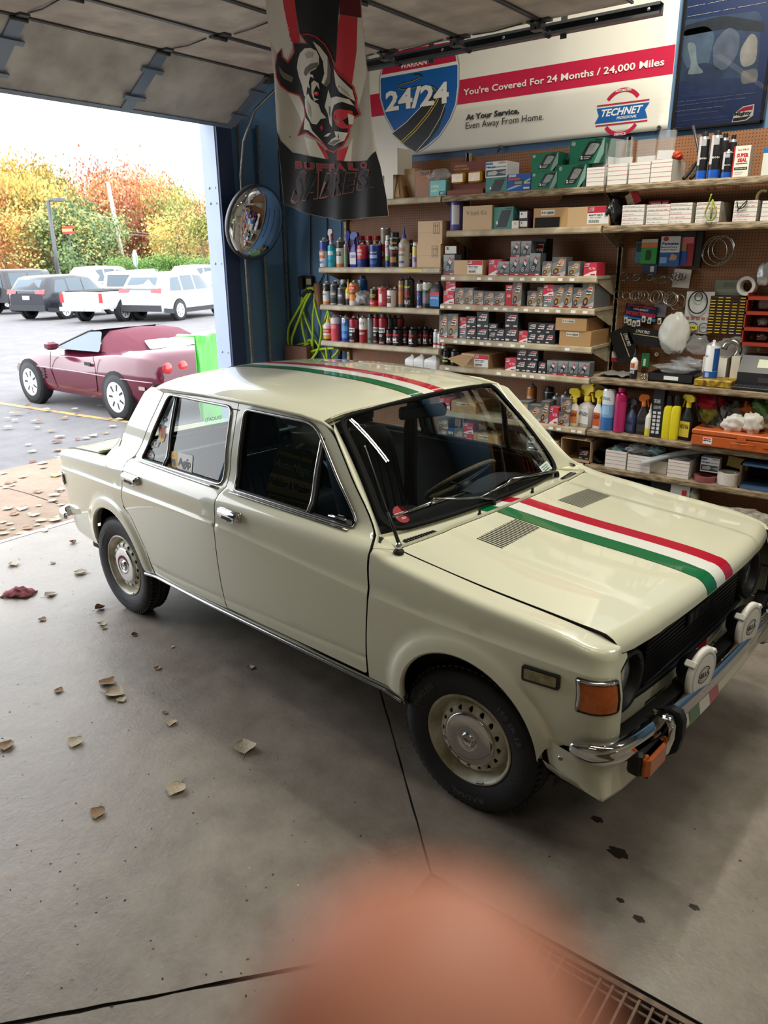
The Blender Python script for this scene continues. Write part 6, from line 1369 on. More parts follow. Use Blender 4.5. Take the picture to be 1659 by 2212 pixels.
# ---- first filter shelf
GF,SF,BF,RF='gold filter boxes','silver filter boxes','black filter boxes','red filter boxes'
boxgood('tyre','D',118,215,208,'C2',desc='grey filter box at the left end',depth=.10);
u0,z0=at('D',130,205,VF+.03);u1,z1=at('D',228,136,VF+.03);b=MB().prism([(0,0),(u1-u0,0),(u1-u0,z1-z0),(0,z1-z0)],0,.012,col((200,200,196)));text(b,'S',.01,.035,(z1-z0)*.5,(z1-z0)*.9,col(BK),lambda a,z:(a,-.001,z),bold=.05);o=b.build('small_packet',None,(u0,VF+.03,z0+.004));reg(o,'small pale packet with letter S','packet','C2',u0,9)
boxgood('label','D',210,470,258,'C2',name='carton',depth=.2,desc='tan carton with red label beside pink box')
boxgood('red','D',522,640,252,'C2',v=VF+.03,desc='pink filter box behind the silver ones',group=RF)
for x0,x1,yt,yb in((602,706,270,None),(712,796,230,None),(798,886,224,None),(890,985,195,None)):boxgood('tyre','D',x0,x1,yt,'C2',desc='silver tyre-pattern filter box',group=SF)
for x0,x1 in((722,806),(812,902)):boxgood('tyre','D',x0,x1,87,'C2',Yb=228,v=VF+.022,desc='silver filter box stacked on the others',group=SF)
boxgood('black','D',908,1034,66,'C2',v=VF+.14,desc='dark filter box in the shade behind')
for x0,x1,yt in((1002,1086,270),(1092,1214,230),(1234,1340,270)):boxgood('gold','D',x0,x1,yt,'C2',desc='gold-pattern filter box',group=GF)
boxgood('red','D',1376,1490,280,'C2',desc='red filter box at the right end',depth=.14)
# ---- second filter shelf
boxgood('red','D',116,210,532,'C3',desc='lower red filter box of the left pair');boxgood('red','D',140,224,432,'C3',v=VF+.03,Yb=531,desc='upper red filter box of the left pair')
for x0,x1,yt in((218,300,506),(303,384,506),(388,476,532),(480,570,540),(573,666,541),(737,820,440),(868,954,532),(958,1010,500),(1102,1200,482),(1202,1277,476),(1280,1364,504)):boxgood('gold','D',x0,x1,yt,'C3',v=VF+(.018 if yt not in(532,500)or x0<500 else .04),desc='gold-pattern filter box',group=GF,depth=.12)
boxgood('red2','D',673,735,480,'C3',desc='narrow bright red filter box',depth=.12)
boxgood('grey','D',1012,1096,580,'C3',desc='plain grey filter box');boxgood('red','D',1012,1104,478,'C3',Yb=578,desc='red filter box on top of the grey one')
boxgood('gold','D',1366,1474,450,'C3',desc='tallest gold filter box at the right end',depth=.28)
# ---- third filter shelf
for x0,x1 in((80,153),(156,246)):boxgood('gold','D',x0,x1,740,'C4',desc='tall silver filter box',group=SF,depth=.12)
boxgood('grey','D',256,321,866,'C4',desc='grey filter box',v=VF+.03);boxgood('red','D',256,321,770,'C4',Yb=864,v=VF+.03,desc='pale red filter box on the grey one')
for x0,x1,yt,yb,d in((323,407,866,None,'lower small'),(323,407,760,864,'upper small'),(412,514,866,None,'lower large'),(415,520,724,864,'upper large'),(520,586,896,None,'lower narrow'),(520,600,826,894,'upper narrow'),(586,664,872,None,'single'),(668,784,866,None,'lower right-hand'),(670,785,732,864,'upper right-hand')):boxgood('black','D',x0,x1,yt,'C4',Yb=yb,desc=d+' black filter box',group=BF)
boxgood('red','D',790,870,895,'C4',desc='pale pink filter box')
boxgood('black6','D',876,1118,820,'C4',desc='tray of six small black filter boxes, shown as one block',name='filter_tray',depth=.14,cat='box')
boxgood('tag','D',1156,1440,892,'C4',name='carton',depth=.30,desc='lower open tan carton with white label');boxgood('tag','D',1122,1400,778,'C4',Yb=890,v=VF+.012,name='carton',depth=.30,desc='upper open tan carton with torn front')
# ---- fourth filter shelf
for x0,x1 in((112,178),(188,268)):can('D',x0,x1,1052,'C5',[(1,(26,26,28))],cap='tall',capc=(30,30,32),dome=(40,40,40),lab=((-.7,.7,.2,.3,(170,200,60),''),(-.7,.7,.4,.5,WH,'TIRE')),desc='black bottle behind the torn carton flap',name='bottle',cat='bottle')
boxgood('label','D',278,522,1100,'C5',name='carton',depth=.28,desc='tan carton with an open flap on the fourth row')
u0,z0=at('D',160,1135,VF-.04);u1,z1=at('D',278,1100,VF+.018);u2,z2=at('D',385,1130,VF+.018);fl2=MB().add([(u0,VF-.06,z0),(u1+.06,VF-.05,z0-.06),(u2,VF+.016,z1-.01),(u1,VF+.016,z1)],[(0,1,2,3)],M_CARD).build('carton_flap',fix=False)
par=[q for q in COL.objects if q.name.split(".")[0]=="carton"][-1];fl2.parent=par;fl2.matrix_parent_inverse=(Matrix.LocRotScale(par.location,par.rotation_euler,par.scale)).inverted()
boxgood('red','D',670,766,1138,'C5',desc='pink filter box')
for x0,x1,yt,yb,d in((766,856,1158,None,'lower left'),(858,952,1162,None,'lower right'),(776,866,1054,1156,'upper left'),(868,964,1062,1160,'upper right'),(966,1034,1168,None,'lone')):boxgood('black','D',x0,x1,yt,'C5',Yb=yb,desc=d+' black filter box',group=BF)
for x0,x1,yt in((1044,1140,1158),(1144,1232,1162),(1236,1322,1168),(1326,1425,1174)):boxgood('tyre','D',x0,x1,yt,'C5',desc='silver tyre-pattern filter box',group=SF)
# ---- filter shelf beside the windshield and what shows through the glass
for x0,x1,yt in((122,190,182),(193,248,184),(250,320,206),(322,370,184)):boxgood('gold','H',x0,x1,yt,'C6',desc='gold-pattern filter box',group=GF,depth=.12)
boxgood('red','H',372,424,218,'C6',desc='red filter box',depth=.1);boxgood('gold','H',426,490,248,'C6',desc='low gold-pattern box under another',depth=.12);boxgood('gold','H',442,500,166,'C6',Yb=246,desc='gold-pattern box on top of another',v=VF+.022,depth=.12)
can('H',245,298,75,'C6',[(.5,(226,200,50)),(1,(206,120,40))],capc=(60,60,60),rowv=.22,lab=((-.9,.9,.5,.6,WH,'ARMOR'),(-.8,.8,.2,.36,(30,40,30),'WIPES')),desc='yellow and orange spray can behind the filters')
can('H',345,400,98,'C6',[(.5,(150,30,44)),(1,(30,30,32))],cap='cap',capc=(28,28,30),rowv=.2,lab=(),desc='tin with large black lid behind the filters',name='tin',cat='tin')
for x0,x1,yt in((393,440,135),(442,492,125)):can('H',x0,x1,yt,'C6',[(.6,(110,40,44)),(1,(190,190,190))],rowv=.18,desc='grey-topped can')
# through the windshield (photo 940..1000 x 850..960)
W_=lambda px,py:((px-1050)*2.724,(py-800)*2.724)
def wb(des,px0,px1,py,key,desc,**k):boxgood(des,'H',(px0-1050)*2.724,(px1-1050)*2.724,(py-800)*2.724,key,desc=desc,**k)
wb('red',949,972,861,'C6','red filter box seen through the windshield');wb('tag',975,1028,868,'C6','tan carton seen through the windshield',name='carton',depth=.25)
for a,b_,c_,d_ in(('gold',944,966,926),('navy',966,981,924),('gold',981,1000,927),('red',1000,1021,938)):wb(a,b_,c_,d_,'C7','%s box seen through the windshield'%('navy' if a=='navy' else 'red' if a=='red' else 'gold'))
wb('gold',946,968,905,'C7','upper gold-pattern box seen through the windshield',Yb=(926-800)*2.724);wb('red',1001,1022,914,'C7','upper red box seen through the windshield',Yb=(937-800)*2.724)
wb('tag',1022,1075,938,'C7','dark open carton seen through the windshield',name='carton',depth=.25)
# ============================================================ RIGHT BAY
for x0,x1,yt,d in((205,430,845,'first'),(450,688,840,''),(680,908,825,''),(945,1188,815,''),(1320,1560,800,'')):openbin('binw','E',x0+3,x1-3,yt,'R1',v=VF+.012,desc='white bin with handwritten lines')
openbin('bin','E',1602,1830,800,'R1',v=VF+.012,desc='white bin cut by the picture edge')
crumple('E',88,200,770,1040,'R1',mat('black_bag',(30,30,33),.3,coat=.3),'black plastic bag beside the first bin',seed=2,v=VF+.10)
def card(crop,X0,X1,Yt,Yb,v,c,desc,draw=None,lean=0.,key='R1',d=.004,cat='pack',name='retail_pack',Z=None):
 u0,z1=at(crop,X0,Yt,v);u1,zb=at(crop,X1,Yb,v);w_,h=u1-u0,z1-zb;o=MB().bbox(-w_/2,w_/2,0,d,0,h,col(c),min(.002,d*.3)).build(name,None,((u0+u1)/2,v,zb),(0,lean,0))
 if draw:
  b=MB();draw(b);l=b.build('printed_front',o,fix=False);l.scale=(w_,.3,h)
 reg(o,desc,cat,key,u0,zb);return o
card('E',275,395,712,835,VF+.08,(206,190,160),'red and cream card sticking out of the first bin',lambda b:(rect(b,.5,1,0,1,(190,30,44),1),mlogo(b,.05,.48,.05,.3)),lean=-.45,d=.01)
for x0,x1,yt in((470,600,806),(590,665,800)):card('E',x0,x1,yt,870,VF+.10,(176,40,54),'red packet lying in the second bin',lambda b:rect(b,.2,.9,.3,.7,(226,190,190),1),d=.02)
sm_=[at('E',*q,VF-.012)for q in((1100,735),(1060,860),(1035,930),(1060,985),(1090,1000),(1120,985),(1148,920),(1130,860),(1110,790))]
ys=mat('yellow_strap',(150,160,60),.6,bump=.4,bump_scale=120)
o=MB().tube([(x,VF-.020,z)for x,z in smooth_path(sm_,3)],.009,ys,6,flat=.4).tube([(at('E',1108,800,VF-.01)[0],VF-.020,at('E',1108,800,VF-.01)[1]),(at('E',1092,990,VF-.01)[0],VF-.022,at('E',1092,990,VF-.01)[1])],.011,ys,6,flat=.4).build('tie_strap');reg(o,'yellow-green strap looped over the bin edge','strap','R1',1.9,0)
sm_=[at('E',*q,VF+.03)for q in((1545,800),(1560,740),(1600,705),(1650,710))]
o=MB().tube([(x,VF+.03,z)for x,z in smooth_path(sm_,3)],.010,mat('cable_tan',(110,96,60),.6),6).build('cable');reg(o,'tan cable curling above the bins','cable','R1',2.3,0)
o=MB().tube([(x,VF-.004,z)for x,z in smooth_path([at('E',*q,VF-.004)for q in((1350,810),(1365,880),(1420,860),(1450,800),(1350,905))],4)],.003,M_BLACK,5).build('wire');reg(o,'thin black wire hanging over a bin','wire','R1',2.2,0)
# ---- goods hung on the pegboard
VP=2.27
card('G',345,410,190,405,VP-.02,(60,120,140),'teal blister card hung on the left',lambda b:rect(b,.1,.9,.5,.9,(40,44,48),1),key='PG',d=.02)
card('G',404,540,170,415,VP-.05,(40,150,60),'bright green pack with orange top',lambda b:(rect(b,0,1,.66,.86,(214,120,60),1),rect(b,0,1,.86,1,(206,210,200),1),shp(b,rpoly([(.3,.15),(.62,.15),(.62,.55),(.3,.55)],.08),(20,60,30),2)),key='PG',d=.04)
card('G',410,545,405,520,VP-.03,(50,66,100),'blue card hung below the green pack',lambda b:rect(b,.55,.8,.2,.7,(206,206,206),1),key='PG',d=.01)
card('G',596,764,138,440,VP-.06,(30,86,150),'white and blue Permatex card',lambda b:d_perma(b),key='PG',d=.02)
card('G',768,900,96,438,VP-.05,(150,40,50),'foil-topped pack with blue cap',lambda b:(rect(b,0,1,.82,1,(40,40,44),1),rect(b,.15,.95,.66,.84,(214,110,120),1.5),shp(b,rpoly([(.1,.04),(.64,.04),(.64,.42),(.1,.42)],.05),(36,70,150),2),rect(b,.22,.56,.44,.66,(170,120,90),2)),key='PG',d=.035)
card('G',905,975,90,460,VP-.04,(26,26,28),'black pack in the shade beside the foil pack',key='PG',d=.03)
card('G',715,868,468,656,VP-.02,(196,192,184),'white card carrying steel rings',key='PG',d=.004,lean=.06)
card('G',1135,1400,575,735,VP-.01,(120,122,106),'grey-green card behind the roll',lambda b:(rect(b,.1,.9,.15,.4,(140,142,126),1),rect(b,.3,.7,.55,.85,(100,104,92),1)),key='PG',d=.004)
card('G',525,634,820,950,VP-.015,(110,112,130),'grey and white card behind the terminal card',key='PG',d=.006)
def bt(b):
 poly(b,[(0,.0),(1,.0),(.92,.8),(.84,1),(.12,1),(.06,.8)],(30,40,90),1);poly(b,[(0,0),(1,0),(1,.2),(.7,.1),(.3,.1),(0,.2)],(60,120,170),2);rect(b,.06,.94,.84,.94,(170,40,50),2);txt(b,'DEKA QUALITY',.26,.74,.60,.76,(206,206,206),3,.03);txt(b,'BATTERY TERMINALS',.06,.98,.26,.52,(196,50,56),3,.05)
card('G',228,535,822,980,VP-.03,(24,26,32),'blue and red battery terminal card',bt,key='PG',d=.006,lean=.10)
def ring(crop,X,Y,R,v,m,desc,r=.0022,tilt=0.,ry=None,n=28,name='steel_ring',cat='ring',reg_=True,clip=True):
 u,z=at(crop,X,Y,v);k=abs(at(crop,X+R,Y,v)[0]-u);kz=abs(at(crop,X,Y-(ry or R),v)[1]-z)
 b=MB();b.tube([(k*cos(2*pi*i/n),tilt*k*sin(2*pi*i/n),kz*sin(2*pi*i/n))for i in range(n)],r,m,5,closed=True)
 if clip:b.bbox(-.010,.010,-.006,.006,-kz-.004,-kz+.006,m,.002)
 o=b.build(name,None,(u,v,z))
 if reg_:reg(o,desc,cat,'PG',u,z,'steel hose clamps' if 'clamp' in desc else None)
 return o
MS=mat('clamp_steel',(176,176,172),.22,.9);MSD=mat('clamp_dark',(120,116,108),.35,.8)
for x,y,R,ry in((1155,285,158,150),(1190,270,128,138),(1215,255,110,110),(1130,300,120,135)):ring('G',x,y,R,VP-.03,MS,'large loose hose clamp',r=.003,ry=ry,tilt=.15)
for i,(x,y,R)in enumerate(((222,540,44),(262,545,36),(345,550,34),(385,560,26),(480,550,32),(545,575,26),(605,575,34),(655,575,30),(735,545,40),(768,548,36),(800,550,34))):ring('G',x,y,R,VP-.04-.01*(i%3),MS if i%2==0 else MSD,'small hose clamp of the upper row',r=.004,tilt=.5,ry=R*.95)
for i,(x,y,R)in enumerate(((165,725,42),(245,735,34),(325,730,44),(350,735,48),(378,738,46),(415,738,48),(520,740,52),(545,745,60),(575,748,58),(610,755,52),(680,760,62),(700,775,58))):ring('G',x,y,R,VP-.05-.01*(i%4),MS if i%3 else MSD,'hose clamp of the lower row',r=.0028,tilt=.35,ry=R*1.05)
ring('G',755,800,80,VP-.02,MSD,'dark coil ring behind the clamps',r=.006,clip=False,name='wire_coil')
ring('G',750,745,12,VP-.03,mat('peg_cream',(206,196,160),.5),'cream peg hook',r=.006,clip=False,name='peg_hook',cat='hook')
ring('G',548,1318,14,VP-.02,mat('peg_cream',(206,196,160),.5),'cream peg hook',r=.006,clip=False,name='peg_hook',cat='hook')
ring('G',1570,1270,14,VP-.02,mat('peg_cream',(206,196,160),.5),'cream peg hook',r=.006,clip=False,name='peg_hook',cat='hook')
u,z=at('G',1457,635,VP-.05);k=abs(at('G',1457+100,635,VP-.05)[0]-u);tp=MB().lathe([(k*.66,-.024),(k,-.024),(k,.024),(k*.66,.024),(k*.66,-.024)],mat('tape_grey',(196,194,186),.6),32,Matrix.Rotation(radians(90),4,'X'),smooth=False).build('tape_roll',None,(u,VP-.055,z),(0,0,radians(-12)));reg(tp,'round white tape roll hung on a peg','tape roll','PG',u,z)
# belt kit on a white card
card('G',850,1078,690,1118,VP-.03,(200,200,196),'white card with black belt loop',lambda b:[rect(b,.06+.19*i,.20+.19*i,.33,.40,(170,110,110),1)for i in range(5)],key='PG',d=.006)
ring('G',958,800,94,VP-.05,M_RUB,'black drive belt loop on the white card',r=.0045,ry=112,clip=False,name='drive_belt',cat='belt');ring('G',966,745,38,VP-.05,M_BLACK,'small black loop inside the belt',r=.003,ry=42,clip=False,name='rubber_ring',cat='ring')
ring('G',900,1050,54,VP-.05,mat('belt_blue',(60,70,84),.5),'blue-grey loop at the foot of the card',r=.004,ry=50,clip=False,name='rubber_ring',cat='ring');ring('G',1015,1055,46,VP-.05,mat('belt_blue',(60,70,84),.5),'second blue-grey loop at the foot of the card',r=.003,ry=46,clip=False,name='rubber_ring',cat='ring')
card('G',866,950,1025,1075,VP-.06,(214,196,50),'small yellow tag over the loops',lambda b:txt(b,'246',.2,.8,.3,.7,(40,40,20),2),key='PG',d=.002)
# small-parts cabinet
def cab():
 u0,z1=at('G',1090,735,VP-.06);u1,z0=at('G',1478,1130,VP-.06);w_,h=u1-u0,z1-z0;o=MB().box(0,w_,0,.055,0,h,mat('cabinet_brown',(62,44,30),.6)).build('parts_cabinet',None,(u0,VP-.06,z0));rnd=random.Random(4)
 dm=MB().bbox(0,w_/6*.78,-.010,0,0,h/13*.5,mat('drawer_brown',(52,38,26),.5),.001).mesh('drawer');ym=[MB().add([(w_/6*.05,-.0108,.002),(w_/6*.72,-.0108,.002),(w_/6*.72,-.0108,h/13*.42),(w_/6*.05,-.0108,h/13*.42)],[(0,1,2,3)],m_).mesh('drawer_label')for m_ in(col((214,184,50)),col((200,180,190)),col((120,110,70)))]
 for r in range(13):
  for c in range(6):
   d_=link_mesh('drawer',dm,o,(w_/6*(c+.11),0,h/13*(r+.22)));q=rnd.random()
   if(r,c)not in((12,3),(11,3),(12,0)):link_mesh('drawer_label',ym[1]if(c==5 and r in(9,8,12))or(c in(3,4)and r<3 and q<.5)else ym[0],d_)
 reg(o,'brown cabinet of small drawers with yellow labels','cabinet','PG',u0,z0)
cab()
# black-carded terminal strips
def termcard(X0,X1,Y0,Y1,lean,desc):
 u0,z1=at('G',X0,Y0,VP-.06);u1,z0=at('G',X1,Y1,VP-.06);w_,h=u1-u0,z1-z0;L_,H_=(w_,h)if w_>h else(h,w_)
 b=MB().box(-L_/2,L_/2,0,.004,-H_/2,H_/2,col((24,24,26)));o=b.build('terminal_card',None,((u0+u1)/2,VP-.06,(z0+z1)/2),(0,lean,0));t=MB();text(t,'LYNX PRO',-L_*.3,L_*.1,H_*.18,H_*.36,col((206,200,190)),lambda a,z:(a,-.001,z),bold=.03,italic=.3);t.box(-L_*.36,L_*.4,-.0012,0,H_*.06,H_*.10,col((190,180,150)));t.build('printed_label',o,fix=False)
 for i in range(6):MB().lathe([(.0,-.03),(.011,-.028),(.013,-.01),(.008,0)],MS,10,Matrix.Translation((-L_*.34+i*L_*.135,0,-H_*(.22+.12*(i%2))))@Matrix.Rotation(radians(90),4,'X')).build('terminal',o)
 reg(o,desc,'card','PG',u0,z0)
termcard(270,600,1050,1240,.09,'black card of chrome terminals lying level');termcard(130,300,1050,1400,radians(64),'black card of chrome terminals hanging askew')
for i,(x,y)in enumerate(((240,980),(275,1000),(315,1015),(365,1010),(415,970),(470,985),(575,990))):card('G',x-14,x+16,y-34,y+30,VP-.07,(196,196,190),'small silver terminal on a white tag',lambda b:poly(b,circ(.5,.45,.3,.25,10),(70,70,74),1),key='PG',d=.006,lean=.1*(i%3-1),name='terminal_tag',cat='terminal')
crumple('G',600,845,905,1335,'PG',mat('frost_bag',(206,206,200),.35,alpha=.93),'frosted white bag hung on a hook',v=VP-.09,seed=11,dz=.035,amp=.16,res=18,Yb=1)
crumple('G',850,1065,1130,1330,'PG',M_FILMC,'clear bag hung below the belt card',v=VP-.07,seed=12,dz=.04,Yb=1)
crumple('G',1570,1700,400,640,'PG',mat('foil_bag',(176,176,172),.35,.3),'grey foil pouch at the right edge',v=VP-.08,seed=14,dz=.03,Yb=1,amp=.2)
card('G',100,170,1290,1395,VP-.04,(196,190,186),'small white and red tag on the left post',lambda b:rect(b,0,1,.0,.4,(150,30,40),1),key='PG',d=.01)
card('G',400,465,1305,1450,VP-.03,(40,110,66),'narrow green card low on the board',lambda b:rect(b,.3,.6,.1,.6,(206,210,200),1),key='PG',d=.01)
# red rack of deep shelves at the right edge
u0,z1=at('G',1490,700,VP-.1);u1,z0=at('G',1900,1240,VP-.1);rk=MB();rm=mat('rack_red',(150,50,34),.5)
rk.box(u0,u0+.006,VP-.18,VP+.02,z0,z1,rm)
for Y in(738,885,1045,1195):z_=at('G',1560,Y,VP-.1)[1];rk.box(u0,u1,VP-.18,VP+.02,z_-.018,z_,rm)
o=rk.build('bolt_rack');reg(o,'red wire rack of small hardware at the right edge','rack','PG',u0,z0)
for i,(x,y0,y1)in enumerate(((1580,1100,1185),(1600,760,870),(1590,960,1035))):crumple('G',x-30,x+60,y0,y1,'PG',M_FILMC if i else MSD,'bagged fittings on the red rack',v=VP-.12,seed=20+i,dz=.03,Yb=1,name='fittings_bag')
# ---- parts counter
can('G',298,372,1262,'R2',[(.55,(34,32,34)),(.8,(206,206,204)),(1,(226,226,224))],cap='cone',capc=(40,40,44),lab=((-.6,.6,.38,.54,(190,80,50),''),(-.7,.7,.2,.3,WH,'LOCK')),desc='small white bottle with black nozzle',name='squeeze_bottle',cat='bottle',v=VF+.04)
can('G',1050,1192,1178,'R2',[(.22,(30,90,180)),(1,(224,224,222))],cap='dome',capc=(226,226,226),dome=(206,210,214),lab=((.5,1.5,.2,.8,(30,80,160),''),(-.5,.1,.04,.16,(150,160,190),''),(-.8,-.3,.56,.62,(40,70,150),'AC')),desc='large white and blue aerosol on the yellow tin',v=VF+.08,Yb=1560)
z_=SH['R2'];u0=at('G',918,1600,VF+.0)[0];u1=at('G',1300,1600,VF+.0)[0];o=MB().bbox(u0,u1,VF+.0,VF+.17,z_+.0005,z_+.042,mat('tin_yellow',(196,164,40),.45,noise_amt=.5,noise_scale=30,rgb2=(90,60,20)),.004).build('flat_tin');reg(o,'flat rusty yellow tin','tin','R2',u0,0)
PLACED[-2][0].location.z=z_+.043
u0=at('G',450,1560,VF+.0)[0];u1=at('G',905,1560,VF+.0)[0];tr=MB();tm=mat('tray_black',(34,34,36),.4);tr.bbox(u0,u1,VF+.02,VF+.28,z_+.0005,z_+.012,tm,.003)
for a in((u0,u1,VF+.02,VF+.026),(u0,u1,VF+.274,VF+.28),(u0,u0+.006,VF+.02,VF+.28),(u1-.006,u1,VF+.02,VF+.28)):tr.box(*a,z_+.004,z_+.055,tm)
o=tr.build('parts_tray');MB().box(u0+.10,u0+.19,VF+.018,VF+.0195,z_+.018,z_+.042,col(WH)).build('paper_label',o);reg(o,'black plastic tray with white paper label','tray','R2',u0,0)
crumple('G',560,900,1400,1520,'R2',M_FILMC,'clear bag of fittings in the black tray',v=VF+.12,seed=31,dz=.07,Yb=1);crumple('G',700,1010,1340,1500,'R2',M_FILM,'clear bag bulging behind the tray',v=VF+.30,seed=32,dz=.04,Yb=1)
crumple('G',1180,1440,1150,1380,'R2',M_FILMC,'clear bag with a chrome elbow above the aerosol',v=VP-.05,seed=33,dz=.03,Yb=1)
u,z=at('G',1300,1270,VP-.12);o=MB().tube([(u+.045*cos(radians(a)),VP-.13,z+.05*sin(radians(a)))for a in range(-60,200,20)],.018,MS,10).build('chrome_elbow');reg(o,'chrome pipe elbow above the aerosol','pipe','R2',u,z)
boxgood('superseal' if 0 else 'plain','G',1010,1250,1350,'R2',v=VF+.22,name='carton',desc='white carton with red stripe behind the aerosol',depth=.1);boxgood('plain','G',1295,1380,1345,'R2',v=VF+.16,name='long_box',desc='tall narrow white box',depth=.06)
# black label printer and keyboard
u0,z1=at('G',1385,1335,VF+.1);b=MB();w_=.46;h=z1-z_
b.prism([(VF+.08,0),(VF+.30,0),(VF+.30,h),(VF+.16,h),(VF+.10,h*.62),(VF+.08,h*.5)],u0,u0+w_,mat('printer_black',(40,40,44),.4),axis='x');o=b.build('label_printer',None,(0,0,z_+.0005));
MB().add([(u0+.10,VF+.104,h*.66),(u0+.26,VF+.104,h*.66),(u0+.26,VF+.142,h*.90),(u0+.10,VF+.142,h*.90)],[(0,1,2,3)],col((190,194,170))).build('paper_note',o);MB().box(u0+.12,u0+.30,VF+.078,VF+.08,h*.2,h*.36,col((60,60,64))).build('paper_slot',o);reg(o,'black label printer with a paper note','printer','R2',u0,0)
k0=at('G',1290,1640,VF-.0)[0];b=MB().bbox(0,.46,0,.15,0,.016,mat('keyboard_black',(34,34,38),.5),.003);o=b.build('keyboard',None,(k0,VF-.005,z_+.0005));kb=MB()
for r in range(5):
 for c in range(18):kb.box(.012+c*.0244,.012+c*.0244+.019,.012+r*.027,.034+r*.027,.016,.021,mat('key_grey',(52,52,56),.5))
kk=kb.build('keys',o);kk['kind']='stuff';reg(o,'black computer keyboard on the counter edge','keyboard','R2',k0,0)
o=MB().grid([[(at('G',10+x*48,1480,VF+.1)[0],VF+.02+.05*y,z_+.004+.02*abs(sin(x*1.3+y)))for y in range(5)]for x in range(7)],mat('paper_grey',(120,118,114),.6),smooth=False).build('loose_papers',fix=False);reg(o,'crumpled grey papers at the counter corner','papers','R2',1.57,0)
ring('G',415,1545,22,VF+.05,MS,'small chrome fitting on the counter',r=.006,clip=False,name='chrome_fitting',cat='fitting')
# ---- spray bottles
trigger('H',492,557,103,'R3',(222,218,208),(226,200,50),labc=(206,120,60),desc='white bottle with yellow trigger and orange label',flip=-1,neck=.62)
trigger('H',556,650,76,'R3',(190,186,180),(226,196,40),labc=(216,212,206),desc='big frosted bottle with yellow trigger',bodym=mat('frosted',(196,188,184),.3,alpha=.92),flip=1,neck=.60,s='WASH',v=VF+.08)
trigger('H',641,694,114,'R3',(226,224,220),(226,200,40),labc=(200,90,50),desc='slim white bottle with yellow trigger',neck=.66)
can('H',690,762,108,'R3',[(.34,(60,110,180)),(.66,(120,170,214)),(1,(214,222,228))],cap='none',dome=(226,226,226),lab=((-.8,.8,.74,.82,(30,80,160),'LYSOL'),(-.7,.7,.40,.60,(150,190,226),'')),desc='white and blue disinfectant can')
can('H',765,833,100,'R3',[(.82,(190,50,110)),(1,(170,30,90))],cap='tall',capc=(180,36,96),dome=(176,34,94),lab=((-.4,.4,.1,.7,(160,30,86),''),),desc='magenta bottle',name='bottle',cat='bottle')
trigger('H',832,896,165,'R3',(44,52,84),(34,36,44),labc=(50,60,100),desc='navy bottle with dark trigger',flip=-1,neck=.7)
trigger('H',900,962,140,'R3',(52,50,54),(206,110,40),labc=(60,58,60),desc='charcoal bottle with orange trigger',neck=.7)
can('H',945,992,195,'R3',[(.42,(222,206,60)),(1,(226,224,214))],cap='cone',capc=WH,lab=(),desc='yellow and white angled bottle',name='bottle',cat='bottle')
boxgood('plain' if 0 else 'blk','H',986,1050,106,'R3',name='product_box',desc='tall black box with white pictures',depth=.08)
b=MB();rnd=random.Random(3);o_=[q for q in COL.objects if q.name.startswith('product_box')][-1]
for i in range(12):x=.12+.42*(i%2);y=.08+.08*(i//2);rect(b,x,x+.3,y,y+.055,(206,206,206),3)
link_mesh('picture_print',b.mesh('picture_print'),o_)
for x0,x1 in((1045,1096),(1092,1145)):boxgood('plain','H',x0,x1,150,'R3',name='bottle',cat='bottle',desc='flat yellow bottle',depth=.05,group='flat yellow bottles')
ye=MB();ym_=mat('bottle_yellow',(222,206,40),.35)
P=[[(x*k+ox,y*k+.5,t)for x,y in rrect(-.5,.5,-.5,.5,.25,3)]for t,k,ox in((0,.94,0),(.03,1,0),(.60,1,0),(.72,.9,.02),(.76,.6,.05),(.78,.5,.05))];ye.grid(P,ym_,closed_v=True).add(P[0],[tuple(range(16))],ym_);yme=ye.mesh('bottle')
P=[[(x*k+.05,y*k+.5,t)for x,y in rrect(-.5,.5,-.5,.5,.2,3)]for t,k in((.76,.55),(.80,.60),(.97,.55),(1,.3))];yc=MB().grid(P,M_BLACK,closed_v=True).add(P[-1],[tuple(range(16))],M_BLACK).mesh('cap')
for q in PLACED[-2:]:q[0].data=yme;[bpy.data.objects.remove(ch)for ch in list(q[0].children)];link_mesh('cap',yc,q[0])
trigger('H',1158,1236,142,'R3',(30,30,32),(222,196,40),labc=(206,186,60),desc='black bottle with yellow trigger and label',neck=.72,flip=-1,s='MEGUIAR')
# rags
rg=[('red',(200,40,66),1232,1400,128,240),('yellow-green',(170,180,90),1260,1360,150,330),('teal',(60,120,120),1290,1430,165,350),('grey',(130,128,122),1370,1500,190,350),('orange',(206,110,50),1490,1600,190,300),('green',(110,150,90),1560,1700,160,330),('tan',(150,140,110),1600,1720,250,380)]
for i,(n,c,x0,x1,y0,y1)in enumerate(rg):crumple('H',x0,x1,y0,y1,'R3',mat('rag_'+n.replace('-','_'),c,.9,bump=.5,bump_scale=60),'%s rag in the heap'%n,v=VF+.16+.02*(i%3),seed=40+i,dz=.07,amp=.35,name='shop_rag',cat='rag',Yb=(None if i in(2,3)else 1))
for i,(x0,x1,y0,y1)in enumerate(((1402,1520,252,375),(1518,1618,248,385))):crumple('H',x0,x1,y0,y1,'R3',mat('rag_white',(206,202,194),.9),'white glove over the orange case',v=VF+.03,seed=50+i,dz=.03,amp=.3,name='work_glove',cat='glove',Yb=1)
